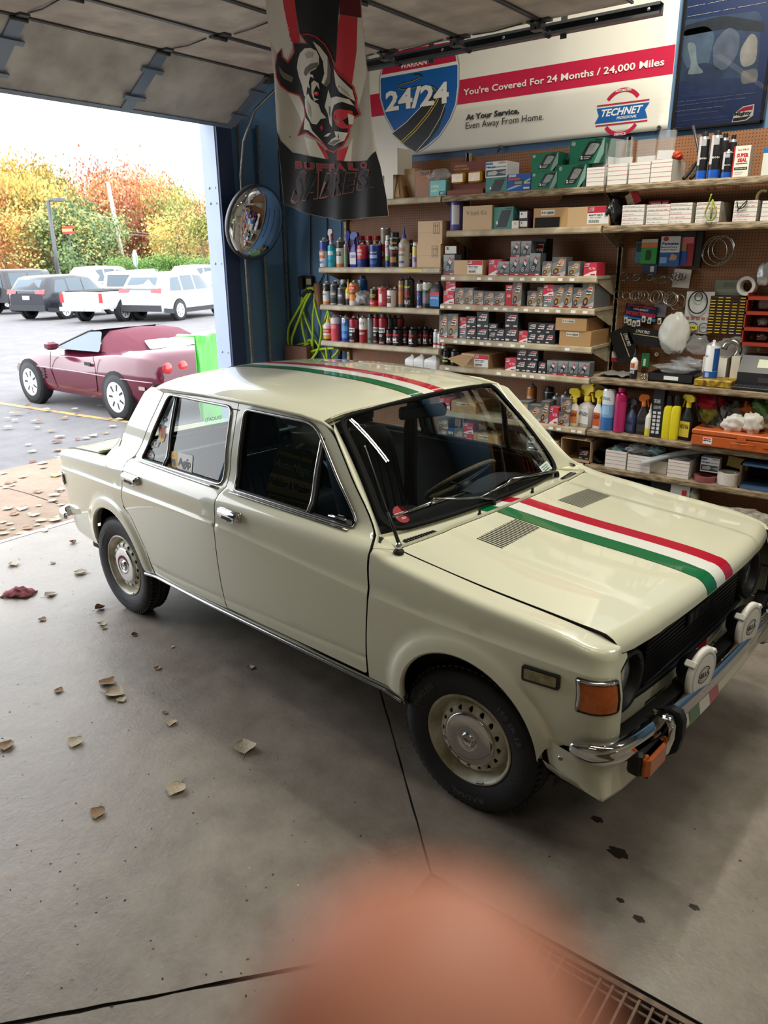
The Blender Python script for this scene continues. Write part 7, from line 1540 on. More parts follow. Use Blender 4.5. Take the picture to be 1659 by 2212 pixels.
o=MB().tube([(at('H',x,y,VF+.05)[0],VF+.05,at('H',x,y,VF+.05)[1])for x,y in smooth_path([(1240,180),(1250,260),(1290,320),(1345,345)],3)],.016,M_BLACK,6,flat=.3).tube([(at('H',x,y,VF+.06)[0],VF+.06,at('H',x,y,VF+.06)[1])for x,y in smooth_path([(1355,135),(1362,230),(1400,300),(1420,240),(1470,215)],3)],.014,M_BLACK,6,flat=.4).build('black_strap');reg(o,'black webbing strap over the rags','strap','R3',2.1,0)
# orange steel case
u0,zt_=at('H',1212,372,VF-.03);u1,_=at('H',1830,372,VF-.03);zb=SH['R3'];mo_=mat('case_orange',(196,96,44),.4,noise_amt=.15,noise_scale=14,coat=.3)
o=MB().bbox(u0,u1,VF-.04,VF+.26,zb+.0005,zb+.068,mo_,.006).build('tool_case');MB().bbox(u0-.001,u1,VF-.043,VF+.262,zb+.070,zb+.102,mo_,.006).build('case_lid',o)
for du in(.24,):MB().tube([(u0+du,VF-.045,zb+.045),(u0+du,VF-.060,zb+.045),(u0+du+.13,VF-.060,zb+.045),(u0+du+.13,VF-.045,zb+.045)],.004,mo_,6).box(u0+du+.03,u0+du+.08,VF-.05,VF-.04,zb+.055,zb+.085,mo_).build('case_handle',o)
for du in(.42,.52,.60):MB().box(u0+du,u0+du+.045,VF-.046,VF-.04,zb+.035,zb+.062,mo_).build('embossed_rib',o)
b=MB();b.add([(u0+.072,VF-.0415,zb+.016),(u0+.126,VF-.0415,zb+.016),(u0+.126,VF-.0415,zb+.058),(u0+.072,VF-.0415,zb+.058)],[(0,1,2,3)],col(WH));text(b,'Mighty',u0+.076,u0+.122,zb+.030,zb+.042,col(BK),lambda a,z:(a,VF-.042,z),bold=.04);b.box(u0+.076,u0+.12,VF-.0418,VF-.0416,zb+.045,zb+.052,col(RD_));b.build('printed_label',o,fix=False);reg(o,'orange steel tool case with handle','case','R3',u0,0)
# ---- lowest shelf
for x0,x1,yt in((242,300,342),(303,380,348)):boxgood('grey','H',x0,x1,yt,'C7',desc='grey filter box by the windshield pillar',depth=.1,v=VF+.03)
def opencarton(X0,X1,Yt,key,desc,v=VF+.012,depth=.28):
 u0,u1,z0,h=ext('H',X0,X1,Yt,key,v);w_=(u1-u0)/2;t=.005;b=MB();b.box(-w_,w_,0,depth,0,t,M_CARD).box(-w_,w_,0,depth,h-t,h,M_CARD).box(-w_,-w_+t,0,depth,0,h,M_CARD).box(w_-t,w_,0,depth,0,h,M_CARD).box(-w_,w_,depth-t,depth,0,h,M_CARD).box(-w_,w_,0,t,0,.02,M_CARD)
 o=b.build('open_carton',None,((u0+u1)/2,v,z0+.0005));reg(o,desc,'carton',key,u0,0);return(u0+u1)/2,z0,v
cc=opencarton(312,425,415,'C7','open carton holding dark bottles');cd=opencarton(440,618,405,'C7','wide open carton holding a black filter box')
for i in range(3):
 o=MB().lathe([(.016,0),(.018,.004),(.018,.07),(.008,.085),(.008,.10),(0,.10)],col((40,30,34)),12).build('small_bottle',None,(cc[0]-.045+i*.04,cc[2]+.05,cc[1]+.006));reg(o,'dark bottle inside the open carton','bottle','C7',cc[0]+i*.03,0,'dark bottles in a carton')
o=link_mesh('filter_box',unit_box((36,36,40)),None,(cd[0]+.03,cd[2]+.08,cd[1]+.006));o.scale=(.08,.08,.07);link_mesh('printed_front',printed('black'),o);reg(o,'black filter box inside the wide carton','box','C7',cd[0],0)
o=MB().lathe([(.05,0),(.05,.30),(.046,.30),(.046,0)],mat('pipe_black',(46,46,48),.35),18,Matrix.Translation((at('H',672,500,VF+.05)[0],VF+.04,SH['R4']+.06))@Matrix.Rotation(radians(-90),4,'X')).build('black_pipe');reg(o,'black plastic pipe end between carton and bins','pipe','R4',1.7,0)
for x0,x1,yt in((702,826,474),(832,968,502),(1068,1196,532)):openbin('bin','H',x0,x1,yt,'R4',v=VF+.012,desc='low white bin of bagged parts',depth=.24)
boxgood('plain','H',972,1064,534,'R4',v=VF+.06,name='carton',desc='plain white box between the low bins',depth=.1)
for i,(x0,x1,y0,y1)in enumerate(((745,830,438,490),(835,960,425,505),(960,1050,440,500),(1080,1200,500,550))):crumple('H',x0,x1,y0,y1,'R4',M_FILM if i%2 else mat('bag_teal',(130,160,164),.2,alpha=.8),'parts bag in the low bins',v=VF+.08,seed=60+i,dz=.05,Yb=1,name='parts_bag')
P0=[(*[at('H',x,y,VF+d)[0]],VF+d,at('H',x,y,VF+d)[1])for x,y,d in((915,545,-.02),(1080,500,.06),(1240,475,.12),(1345,480,.16))]
o=MB().tube(smooth_path(P0,4),.030,mat('tube_film',(196,204,212),.15,alpha=.55,coat=.6),10,flat=.6).build('clear_tube');reg(o,'long clear plastic sleeve lying across the bins','sleeve','R4',2.,0)
boxgood('bluebot' if 0 else 'halow','H',1262,1372,515,'R4',v=VF+.06,Yb=600,name='small_box',desc='small white and blue box on the red tape',depth=.06)
for(x0,x1,yt,c,n,key_)in((1215,1356,608,(140,76,76),'maroon tape roll',0),(1356,1490,592,(214,206,200),'wide white tape roll',0)):
 u0,u1,z0,h=ext('H',x0,x1,yt+10,'R4',VF+.06);r=(u1-u0)/2;o=MB().lathe([(r*.6,0),(r,0),(r,h),(r*.6,h),(r*.6,0)],col(c,.6),32,smooth=False).build('tape_roll',None,((u0+u1)/2,VF+.07,z0+.0005));reg(o,n+' lying flat','tape roll','R4',u0,0)
card('H',1420,1535,505,585,VF+.10,(150,126,70),'brown envelope leaning behind the tape',key='R4',d=.003,lean=.12,name='envelope',cat='envelope')
u0,u1,z0,h=ext('H',1492,1760,562,'R4',VF+.01);b=MB();mb_=mat('case_blue',(70,100,140),.4);b.box(u0,u1,VF+.01,VF+.25,z0+.0005,z0+.012,mb_).box(u0,u1,VF+.01,VF+.25,z0+h-.014,z0+h,mb_).box(u0,u0+.01,VF+.01,VF+.25,z0,z0+h,mat('box_inside',(92,70,50),.8)).box(u0,u1,VF+.24,VF+.25,z0,z0+h,M_DARKGAP);o=b.build('blue_tray_box');reg(o,'blue-edged open case with dark inside','case','R4',u0,0)
# ---- on the base deck and floor under the last shelf
SH['FL']=.12
for(x0,x1,yt,d_,n)in((683,785,612,'blk','black carton with small white lettering'),(790,925,652,'blk','second black carton behind the blue cloth'),(968,1083,652,'blk','third black carton with small white lettering'),(1085,1200,668,'bluebot','white and blue product carton')):boxgood(d_,'H',x0,x1,yt,'FL',v=VF+.04,name='carton',desc=n,depth=.2)
crumple('H',795,905,668,715,'FL',mat('cloth_blue',(30,110,200),.7),'bright blue cloth on the black cartons',v=VF+.0,seed=70,dz=.05,Yb=1,name='cloth',cat='cloth')
crumple('H',1205,1245,700,790,'FL',mat('glove_grey',(130,130,110),.8),'grey glove stuffed beside the cartons',v=VF+.04,seed=71,dz=.03,Yb=1,name='work_glove',cat='glove')
for i,(x0,x1,y0,y1)in enumerate(((410,470,565,610),(470,545,580,625),(545,680,600,680))):crumple('H',x0,x1,y0,y1,'FL',mat('parts_grey',(110,106,100),.5),'grey plastic fitting',v=VF+.03,seed=75+i,dz=.05,Yb=1,name='plastic_fitting',cat='fitting')
crumple('H',1265,1700,790,965,'FL',mat('newsprint',(176,168,152),.85,noise_amt=.4,noise_scale=22,rgb2=(110,104,98)),'heap of printed paper sacks on the floor',v=VF-.12,seed=80,dz=.16,amp=.25,res=22,Yb=1,name='paper_sack',cat='sack')
# papers seen through the rear window
for i,(x0,x1,y)in enumerate(((820,868,942),(862,905,936),(905,945,928))):u0,z0=onv(x0,y,VF+.03);u1,_=onv(x1,y,VF+.03);o=MB().box(u0,u1,VF+.01,VF+.25,SH['C7']+.001,SH['C7']+.012+.006*i,col((196-10*i,200-8*i,206-12*i),.6)).build('paper_stack');reg(o,'paper stack seen through the car','papers','C7',u0,0)
# ============================================================ BANNER, POSTER, FLAG, MIRROR, HOSE
def plane_pt(crop,X,Y,v,k=0,side=-1):u,z=at(crop,X,Y,v);return(u,v+side*.0012*k,z)
VB=2.338
bn=MB();wv=mat('vinyl_white',(226,222,212),.42,noise_amt=.05,noise_scale=1.2)
U0,U1,Z0,Z1=-.645,1.772,2.690,3.80
def bw(u,z,k=0):return(u,VB-.004-.006*(noise.noise(Vector((u*1.4,z*2.2,0)))+.5)-.0009*k,z)
sheet('x',[(U0,Z0),(U1,Z0),(U1,Z1),(U0,Z1)],bw,wv,step=.07,mb=bn);ban=bn.build('warranty_banner',fix=False);tag(ban,'long white vinyl warranty banner with red band and blue road shield','banner')
ban.modifiers.new('t','SOLIDIFY').thickness=.0008
MRD,MBL,MDK=mat('print_red',(186,32,66),.4),mat('print_blue',(26,92,166),.4),mat('print_dark',(38,40,44),.45);MWH=mat('print_white',(230,228,222),.42)
p_=MB();P=lambda k:(lambda u,z:bw(u,z,k))
sheet('x',[(U0,3.0),(U1-.002,3.0),(U1-.002,3.16),(U0,3.16)],P(1),MRD,mb=p_,step=.07)
def uz(X,Y,crop='F'):return at(crop,X,Y,VB-.005)
sh_=[uz(*q)for q in((830,330),(1275,250),(1308,420),(1306,560),(1290,680),(1250,780),(1180,890),(1100,960),(1025,1008),(960,960),(880,870),(820,760),(786,640),(782,520),(800,420))]
def scl(pts,k):
 c=np.mean(np.array(pts),axis=0);return[tuple(c+(np.array(q)-c)*k)for q in pts]
sheet('x',sh_,P(2),mat('print_grey',(150,156,164),.4),mb=p_,step=.06);sheet('x',scl(sh_,.975),P(3),MWH,mb=p_,step=.06);s3=scl(sh_,.955)
zc_=uz(1050,455)[1]
def clipz(pts,z,above):
 out=[];n=len(pts)
 for i in range(n):
  a,b=pts[i],pts[(i+1)%n];ia,ib=((a[1]>z)==above),((b[1]>z)==above)
  if ia:out.append(a)
  if ia!=ib:t=(z-a[1])/(b[1]-a[1]);out.append((a[0]+(b[0]-a[0])*t,z))
 return out
sheet('x',clipz(s3,zc_+.012,True),P(4),MRD,mb=p_,step=.06);sheet('x',clipz(s3,zc_-.010,False),P(4),MBL,mb=p_,step=.06)
rd_=[uz(*q)for q in((868,868),(960,796),(1060,690),(1130,610),(1160,585),(1205,640),(1215,720),(1170,840),(1100,935),(1028,996),(960,950))];sheet('x',rd_,P(5),MDK,mb=p_,step=.06)
def stroke(pts,w_,m,k):
 n=len(pts);L_=[];R_=[]
 for i in range(n):
  a=np.array(pts[max(0,i-1)]);b=np.array(pts[min(n-1,i+1)]);d=(b-a)/np.linalg.norm(b-a);nn=np.array([-d[1],d[0]])*w_/2;L_.append(np.array(pts[i])+nn);R_.append(np.array(pts[i])-nn)
 for i in range(n-1):p_.add([bw(*L_[i],k),bw(*R_[i],k),bw(*R_[i+1],k),bw(*L_[i+1],k)],[(0,1,2,3)],m)
ywl=mat('print_yellow',(222,200,50),.45)
stroke([uz(*q)for q in((918,932),(1010,845),(1090,750),(1150,660),(1162,640))],.005,ywl,6);stroke([uz(*q)for q in((930,940),(1022,853),(1102,757),(1160,668),(1170,645))],.005,ywl,6)
stroke([uz(*q)for q in((868,870),(960,798),(1060,692),(1130,612))],.005,MWH,6);stroke([uz(*q)for q in((1022,992),(1110,890),(1180,770),(1212,680))],.004,MWH,6)
stroke(smooth_path([uz(*q)for q in((1160,590),(1130,562),(1050,562),(950,580),(912,572),(925,550),(1000,528),(1060,500),(1050,484),(1010,486))],3),.012,MDK,5)
stroke(smooth_path([uz(*q)for q in((1160,596),(1130,567),(1050,566),(950,584),(912,576),(925,553),(1000,531),(1060,503))],3),.002,ywl,6)
def tx(s,bl,tr,m,crop='F',k=7,**kw):(a,c),(b,d)=uz(*bl,crop),uz(*tr,crop);text(p_,s,a,b,c,d,m,P(k),**kw)
tx('NATIONWIDE',(906,394),(1166,322),MWH,bold=.03);tx('WARRANTY',(922,452),(1150,374),MWH,bold=.03);tx('24/24',(828,732),(1240,530),MWH,bold=.035,k=9)
tx("You're Covered For 24 Months / 24,000 Miles",(-132,570),(1054,338),MWH,'B',bold=.02)
tx('At Your Service,',(1347,792),(1698,700),MDK,bold=.035);tx('Even Away From Home.',(1347,856),(1858,734),MDK,bold=0.)
# round-and-ribbon emblem
ec=uz(800,660,'B');er=(uz(912,660,'B')[0]-uz(690,660,'B')[0])/2
for a0,a1 in((38,142),(218,322)):stroke([(ec[0]+er*cos(radians(a)),ec[1]+er*1.02*sin(radians(a)))for a in np.linspace(a0,a1,16)],.024,MRD,2)
rb_=[(-1.36,.30),(1.40,.30),(1.20,0),(1.36,-.40),(-1.42,-.40),(-1.22,-.05)];q_=lambda k,L_:[(ec[0]+a*er*k,ec[1]+b*er*k)for a,b in L_]
sheet('x',q_(1,rb_),P(3),MBL,mb=p_,step=.06)
for yy in(.42,-.52):stroke([(ec[0]-er*1.36,ec[1]+er*yy),(ec[0]+er*1.38,ec[1]+er*yy)],.008,MRD,3)
text(p_,'TECHNET',ec[0]-er*1.08,ec[0]+er*1.10,ec[1]-er*.13,ec[1]+er*.22,MWH,P(5),bold=.03,italic=.3);text(p_,'PROFESSIONAL',ec[0]-er*.25,ec[0]+er*.80,ec[1]-er*.32,ec[1]-er*.19,MWH,P(5),bold=.02,italic=.3)
text(p_,'AUTOMOTIVE',ec[0]-er*.42,ec[0]+er*.42,ec[1]+er*.94,ec[1]+er*1.06,MWH,P(5),bold=.03);text(p_,'SERVICE',ec[0]-er*.30,ec[0]+er*.30,ec[1]-er*1.07,ec[1]-er*.95,MWH,P(5),bold=.03)
p_.build('printed_artwork',ban,fix=False)
for X,Y,c in((1575,965,'F'),(1020,752,'B'),(85,868,'B')):
 u,z=uz(X,Y,c);MB().lathe([(.014,0),(.014,.003),(.006,.004),(.006,.0)],M_STEELD,12,Matrix.Translation((u,VB-.012,z))@Matrix.Rotation(radians(90),4,'X')).tube([(u,VB-.014,z),(u-.01,VB-.02,z-.02),(u-.02,VB-.016,z-.03)],.003,M_BLACK,5).build('eyelet',ban)
# ---- framed poster
pu0,pu1,pz0,pz1=1.792,2.330,2.672,3.44;po=empty('framed_poster',(pu0,2.35,pz0),label='black framed blue wiper blade poster at the top right',cat='poster');W3_,H3_=pu1-pu0,pz1-pz0
f=MB();fw=.020
for a in((0,W3_,0,fw),(0,W3_,H3_-fw,H3_),(0,fw,0,H3_),(W3_-fw,W3_,0,H3_)):f.bbox(a[0],a[1],-.028,0,a[2],a[3],mat('frame_black',(26,26,28),.25,coat=.5),.004)
f.build('frame',po)
b=MB();pp=lambda k:(lambda x,z:(x*W3_,-.006-.0006*k,z*H3_));nv=mat('poster_navy',(28,52,104),.5)
sheet('x',[(.02,.02),(.98,.02),(.98,.98),(.02,.98)],pp(0),nv,mb=b)
pc=lambda n,c:mat('poster_'+n,c,.5,noise_amt=.35,noise_scale=14)
def pxl(pts):return[((lambda u,z:((u-pu0)/W3_,(z-pz0)/H3_))(*at('B',X,Y,2.344)))for X,Y in pts]
for pts,c,n,k in(([(1150,120),(1625,60),(1590,545),(1120,570)],(60,84,120),'mid',1),([(1170,150),(1400,90),(1640,130),(1640,190),(1400,170),(1160,215)],(40,52,66),'dark',2),([(1150,180),(1300,150),(1350,200),(1300,420),(1200,430),(1150,340)],(96,120,150),'pale',2),([(1330,260),(1430,150),(1500,200),(1480,330),(1400,420),(1340,400)],(110,124,150),'mauve',3),([(1490,300),(1560,190),(1600,220),(1590,380),(1500,400)],(176,172,170),'cream',4),([(1180,400),(1300,360),(1420,440),(1300,500),(1170,480)],(50,70,110),'deep',3),([(1180,250),(1235,250),(1240,380),(1290,430),(1180,440),(1210,380)],(150,170,180),'lamp',4),([(1130,480),(1590,450),(1590,545),(1125,565)],(40,66,116),'sill',2),([(1500,420),(1600,400),(1600,480),(1500,500)],(130,130,134),'glow',4)):sheet('x',rpoly(pxl(pts),.08),pp(k),pc(n,c),mb=b)
PT=mat('poster_text',(206,202,186),.5)
def ptx(s,bl,tr,**kw):q=pxl([bl,tr]);text(b,s,q[0][0],q[1][0],q[0][1],q[1][1],PT,pp(6),**kw)
ptx('Can Your Vision',(1185,42),(1640,-40),bold=.05);ptx('Weather the Storm?',(1183,102),(1648,12),bold=.05)
ptx('Over 850,000 accidents a year occur in bad weather.',(1127,600),(1590,546),bold=.03);ptx('Avoid having an accident due to poor visibility.',(1124,622),(1530,576),bold=.03);ptx('Let us change your wiper blades.',(1121,658),(1400,622),bold=.03);ptx('*1998 Motor Vehicle Crash Data from FARS and GES',(1121,680),(1362,655),bold=0.)
ptx('WE PROUDLY INSTALL MIGHTY WIPER BLADES',(1112,716),(1434,682),bold=.05);ptx('AVAILABLE ONLY FROM PROFESSIONAL TECHNICIANS',(1112,736),(1432,702),bold=.05);ptx('____',(1112,752),(1145,748))
q=pxl([(1445,722),(1580,612)]);x0,z0,x1,z1=q[0][0],q[0][1],q[1][0],q[1][1];Q=lambda L_:[(lerp(x0,x1,a),lerp(z0,z1,c))for a,c in L_]
sheet('x',Q([(0,.0),(.72,.05),(1,.30),(1,1),(.45,.92),(.08,.55)]),pp(4),MWH,mb=b);sheet('x',Q([(.16,.62),(.94,.66),(.95,.93),(.48,.86)]),pp(5),MRD,mb=b);sheet('x',Q([(.05,.06),(.66,.10),(.90,.30),(.06,.26)]),pp(5),MDK,mb=b);text(b,'Mighty',lerp(x0,x1,.08),lerp(x0,x1,.92),lerp(z0,z1,.32),lerp(z0,z1,.62),MDK,pp(6),bold=.05)
b.build('printed_poster',po,fix=False);sheet('poster_glass',[(.02,.02),(.98,.02),(.98,.98),(.02,.98)],lambda x,z:(x*W3_,-.016,z*H3_),thin_glass('poster_glass',refl=.08),po)
# ---- flag
VFL=.26
def ff(X,Y,k=0):
 u,z=at('F',X,Y,VFL);return(u,VFL+.014*sin(X*.030+Y*.0012)*min(1.,max(.15,Y/700.))+.010*sin(X*.011-Y*.003+1)-.0011*k,z)
FK=lambda k:(lambda X,Y:ff(X,Y,k))
FS=mat('flag_silver',(192,186,174),.75,bump=.25,bump_scale=200,noise_amt=.12,noise_scale=5);FW_=mat('flag_white',(228,224,214),.75,noise_amt=.06,noise_scale=5);FR_=mat('flag_red',(206,56,70),.75);FB_=mat('flag_black',(24,25,30),.7,noise_amt=.25,noise_scale=4,rgb2=(14,15,19));FD_=mat('flag_hem',(92,24,32),.8);FG_=mat('flag_grey',(112,106,96),.75);FO_=mat('flag_outline',(164,112,108),.75);FT_=mat('flag_darkred',(156,48,60),.75)
fo=[(30,-45),(34,60),(60,270),(95,500),(116,700),(128,850),(150,1100),(165,1330),(250,1370),(400,1415),(520,1436),(650,1426),(835,1408),(822,1290),(790,1080),(745,820),(715,600),(682,380),(660,110),(652,-45)]
fl=sheet('hanging_flag',fo,ff,FS,step=26,flip=True);tag(fl,'black, red and silver hockey team flag hanging from the overhead door','flag');md=fl.modifiers.new('t','SOLIDIFY');md.thickness=.0008;md.offset=-1
b=MB();S_=lambda pts,k,m:sheet('x',pts,FK(k),m,mb=b,step=26,flip=True)
S_([(32,-43),(145,-43),(160,60),(205,250),(212,300),(176,395),(150,380),(100,330),(62,270),(36,60)],1,FW_);S_([(145,-43),(230,-43),(240,60),(262,270),(200,268),(160,60)],1,FR_);S_([(230,-43),(525,-43),(515,110),(508,420),(420,280),(262,225),(240,60)],1,FB_)
S_([(525,92),(632,112),(628,330),(606,560),(505,470),(512,200)],1,FR_);S_([(632,112),(660,110),(680,380),(688,480),(640,690),(606,560),(628,330)],1,FW_);S_([(522,-43),(650,-43),(656,112),(522,92)],2,FD_)
S_([(180,600),(240,625),(282,690),(292,750),(262,795),(215,690)],1,FW_);S_([(290,890),(365,915),(418,1036),(330,1015)],1,FW_);S_([(365,915),(420,975),(440,1040),(418,1036)],1,FR_);S_([(420,975),(522,990),(520,1050),(440,1040)],1,FB_);S_([(522,990),(592,955),(566,1052),(520,1050)],1,FR_);S_([(592,955),(612,900),(602,1052),(566,1052)],1,FW_)
S_([(122,825),(150,920),(205,992),(420,1035),(590,1054),(715,1046),(745,1010),(768,985),(790,1080),(822,1290),(834,1406),(650,1424),(520,1434),(400,1413),(250,1368),(167,1330),(152,1100),(130,850)],2,FB_)
hd=[(262,225),(330,222),(385,240),(440,290),(486,380),(512,462),(570,508),(618,562),(636,640),(632,692),(656,746),(622,768),(604,800),(596,890),(566,955),(500,998),(440,984),(384,912),(310,872),(230,886),(252,830),(297,752),(282,692),(244,622),(184,602),(140,562),(112,505),(100,425),(112,352),(146,312),(152,368),(182,398),(216,338),(210,268),(318,286)]
S_(hd,3,FR_)
def inset(pts,d):
 out=[];n=len(pts);A=sum(pts[i][0]*pts[(i+1)%n][1]-pts[(i+1)%n][0]*pts[i][1]for i in range(n));s=1 if A>0 else-1
 for i in range(n):
  p0,p1,p2=(np.array(pts[j%n],float)for j in(i-1,i,i+1));a=(p1-p0)/np.linalg.norm(p1-p0);c=(p2-p1)/np.linalg.norm(p2-p1);na=np.array([-a[1],a[0]])*s;nc=np.array([-c[1],c[0]])*s;m_=na+nc;l=np.linalg.norm(m_);m_=m_/max(l,.6);out.append(tuple(p1+m_*d/max(.55,float(m_.dot(na)))))
 return out
S_(inset(hd,9),4,FB_)
for pts,k,m in(([(245,385),(262,345),(300,318),(352,316),(388,336),(402,370),(402,420),(384,452),(350,470),(326,520),(322,570),(312,640),(290,620),(272,560),(248,500),(236,440)],5,FW_),([(300,352),(340,338),(372,350),(360,380),(322,386)],6,FS),([(350,420),(398,410),(396,440),(352,462),(312,500),(290,480),(305,446)],6,FG_),([(298,640),(330,610),(352,650),(392,682),(404,730),(432,768),(400,775),(378,812),(352,808),(322,752),(302,700)],5,FW_),([(322,650),(345,700),(350,770),(330,740)],6,FS),([(364,272),(408,308),(452,372),(474,450),(468,540),(440,566),(412,540),(430,480),(424,402),(394,330)],5,FW_),([(452,372),(474,450),(468,540),(440,566),(424,556),(448,500),(452,430)],6,FG_),([(494,452),(532,500),(574,545),(612,590),(626,662),(592,636),(544,604),(514,556)],5,FW_),([(540,560),(590,600),(612,640),(580,622)],6,FS),([(132,432),(160,470),(212,500),(204,536),(162,512),(140,476)],5,FG_),([(438,642),(452,585),(470,640),(520,632),(598,650),(622,690),(562,668),(500,688),(476,740),(482,832),(456,806),(444,742),(424,694)],5,FW_),([(452,690),(470,700),(462,770),(452,740)],6,FG_),([(500,730),(542,714),(612,724),(616,748),(566,788),(584,818),(616,812),(600,838),(560,842),(522,820),(496,772)],5,FR_),([(592,742),(622,756),(616,812),(596,812)],6,FW_),([(520,790),(560,778),(548,800),(566,812),(530,808)],6,FO_),([(506,858),(592,868),(572,920),(502,950),(436,936),(470,910),(520,895)],5,FW_),([(440,934),(500,914),(560,914),(500,948)],6,FG_),([(300,760),(336,800),(352,850),(410,930),(330,850),(288,842)],5,FW_),([(412,888),(440,868),(470,866),(440,888)],5,FW_),([(318,520),(340,484),(366,492),(372,512),(350,505),(338,540),(346,580),(328,570)],7,FW_),([(356,545),(372,528),(398,545),(402,585),(386,560),(368,600),(372,640),(396,650),(370,660),(356,610)],7,FW_),([(395,826),(408,812),(412,838),(402,852)],6,FR_)):S_(pts,k,m)
S_([(383+15*cos(a),612+15*sin(a))for a in np.linspace(0,2*pi,13)[:-1]],7,FR_);S_([(383+5*cos(a),610+5*sin(a))for a in np.linspace(0,2*pi,9)[:-1]],8,FW_)
def ftx(s,bl,br,tr,tl,k,m,**kw):
 q=[np.array(c,float)for c in(bl,br,tr,tl)];text(b,s,0,1,0,1,m,lambda a,c:ff(*((q[0]*(1-a)+q[1]*a)*(1-c)+(q[3]*(1-a)+q[2]*a)*c),k),**kw)
for i,ch in enumerate('BUFFALO'):
 x=226+i*72.5;y=1062+22*sin(pi*(i+.5)/7)+.6*i;w__=66
 ftx(ch,(x,y+32),(x+w__,y+34),(x+w__-4,y-18),(x-4,y-20),4,FG_,bold=.07,italic=.0);ftx(ch,(x+5,y+27),(x+w__-5,y+29),(x+w__-9,y-13),(x+1,y-15),5.5,FT_,bold=.05)
top_=[(240,1104),(325,1112),(410,1122),(490,1128),(560,1128),(640,1122),(742,1096)];bot=[(196,1336),(290,1312),(380,1296),(470,1282),(552,1268),(630,1250),(732,1228)]
for i,ch in enumerate('SABRES'):
 a,c,d,e=bot[i],(bot[i+1][0]-4,bot[i+1][1]),(top_[i+1][0]-4,top_[i+1][1]),top_[i];mx=lambda p,q,t:(p[0]+(q[0]-p[0])*t,p[1]+(q[1]-p[1])*t)
 ftx(ch,a,c,d,e,4,FO_,bold=.06,italic=.15);cx=[np.mean([p[j]for p in(a,c,d,e)])for j in(0,1)];sh2=[tuple(np.array(cx)+(np.array(p)-np.array(cx))*np.array([.86,.93]))for p in(a,c,d,e)];ftx(ch,*sh2,6,FB_,bold=.045,italic=.15)
ftx('TM',(742,1228),(762,1228),(762,1218),(742,1218),4,FG_);ftx('R',(190,898),(200,898),(200,884),(190,884),3,MDK)
b.build('printed_emblem',fl,fix=False)
for X in(80,330,600):p0=ff(X,-42);MB().tube([p0,(p0[0],p0[1],3.243)],.002,M_STEELD,5).box(p0[0]-.010,p0[0]+.010,p0[1]-.006,p0[1]+.006,p0[2]-.02,p0[2]+.012,M_STEELD).build('hanging_clip',fl)
# ---- convex mirror
mc=Vector((-1.44,1.790,2.222));nn=Vector((.955,-.02,-.26)).normalized();MX=Matrix.Translation(mc)@nn.to_track_quat('Z','Y').to_matrix().to_4x4();Rm=.300
o=MB().lathe([(Rm-.01,-.03),(Rm+.004,-.03),(Rm+.008,-.01),(Rm+.006,.008),(Rm-.006,.012)],mat('mirror_rim',(60,62,66),.4),48,MX).lathe([(0,-.034),(Rm-.01,-.030)],M_BLACK,32,MX).build('convex_mirror');tag(o,'round convex safety mirror beside the garage door','mirror')
MB().lathe([(Rm-.004 if i==0 else(Rm-.004)*cos(pi/2*i/14),.085*sin(pi/2*i/14)**1.0*(1))for i in range(14)]+[(0,.085)],mat('mirror_face',(222,226,232),.03,1.0),56,MX).build('mirror_face',o)
MB().tube([mc-nn*.03,(-1.60,1.84,2.25),(-1.65,1.84,2.25)],.012,M_STEELD,8).build('mirror_bracket',o)
# ---- yellow-green hose and outlet
HC=lambda X,Y,v=2.29:(lambda p:(p[0],v,p[1]))(onv(600+X/9.217,560+Y/9.217,v))
hs=mat('hose_lime',(176,206,40),.4,coat=.3);hb=MB()
paths=[[(540,640),(580,580),(650,556),(760,585),(860,640),(930,760),(960,900)],[(490,740),(475,850),(500,1000),(560,1200),(650,1420),(760,1640),(860,1800),(950,1990),(980,2080)],[(600,640),(500,850),(470,1050),(475,1250),(520,1500),(570,1700),(640,1850),(700,1990)],[(600,590),(690,580),(735,700),(730,900),(700,1150),(700,1500),(690,1640),(700,1990)],[(620,650),(450,930),(340,1120),(230,1320),(200,1500),(220,1720),(300,1900),(360,2020)],[(660,660),(540,880),(440,1150),(340,1400),(280,1600),(290,1800),(330,1960)],[(720,800),(800,1150),(870,1380),(850,1600),(800,1800),(700,1960),(560,2060)],[(690,1700),(640,1680),(500,1680),(320,1740),(180,1850),(150,1960),(170,2080)],[(600,1640),(630,1605),(670,1630),(680,1700),(690,1980)],[(1000,1020),(930,1250),(870,1550),(840,1700),(760,1860),(640,1960)],[(1000,1000),(1050,1200),(1210,1500),(1210,1770),(1180,1850),(1080,1960)],[(350,1980),(430,1830),(560,1700),(620,1690)],[(530,1960),(640,1850),(800,1800),(960,1780),(1130,1775)],[(960,1750),(985,1980)]]
for i,pa in enumerate(paths):hb.tube([HC(X,Y,2.325-.012*(i%7))for X,Y in smooth_path(pa,4)],.0115,hs,8)
o=hb.build('air_hose');tag(o,'yellow-green air hose hung in loose loops on the blue wall','hose')
MB().tube([HC(X,Y,2.26)for X,Y in smooth_path([(490,740),(540,660),(620,640),(700,650)],3)],.015,M_BLACK,8).build('hose_fitting',o)
a,c=HC(470,560,2.33),HC(690,330,2.33);o=MB().bbox(a[0],c[0],2.31,2.358,a[2],c[2],M_BLACK,.006).build('wall_outlet');tag(o,'black outlet box with plugs above the hose','outlet')
a,c=HC(580,500,2.31),HC(670,390,2.31);MB().box(a[0],c[0],2.300,2.311,a[2],c[2],mat('outlet_face',(150,140,110),.5)).build('outlet_face',o)
a,c=HC(440,600,2.30),HC(520,340,2.30);MB().bbox(a[0],c[0],2.27,2.33,a[2],c[2],M_BLACK,.008).build('plug',o)
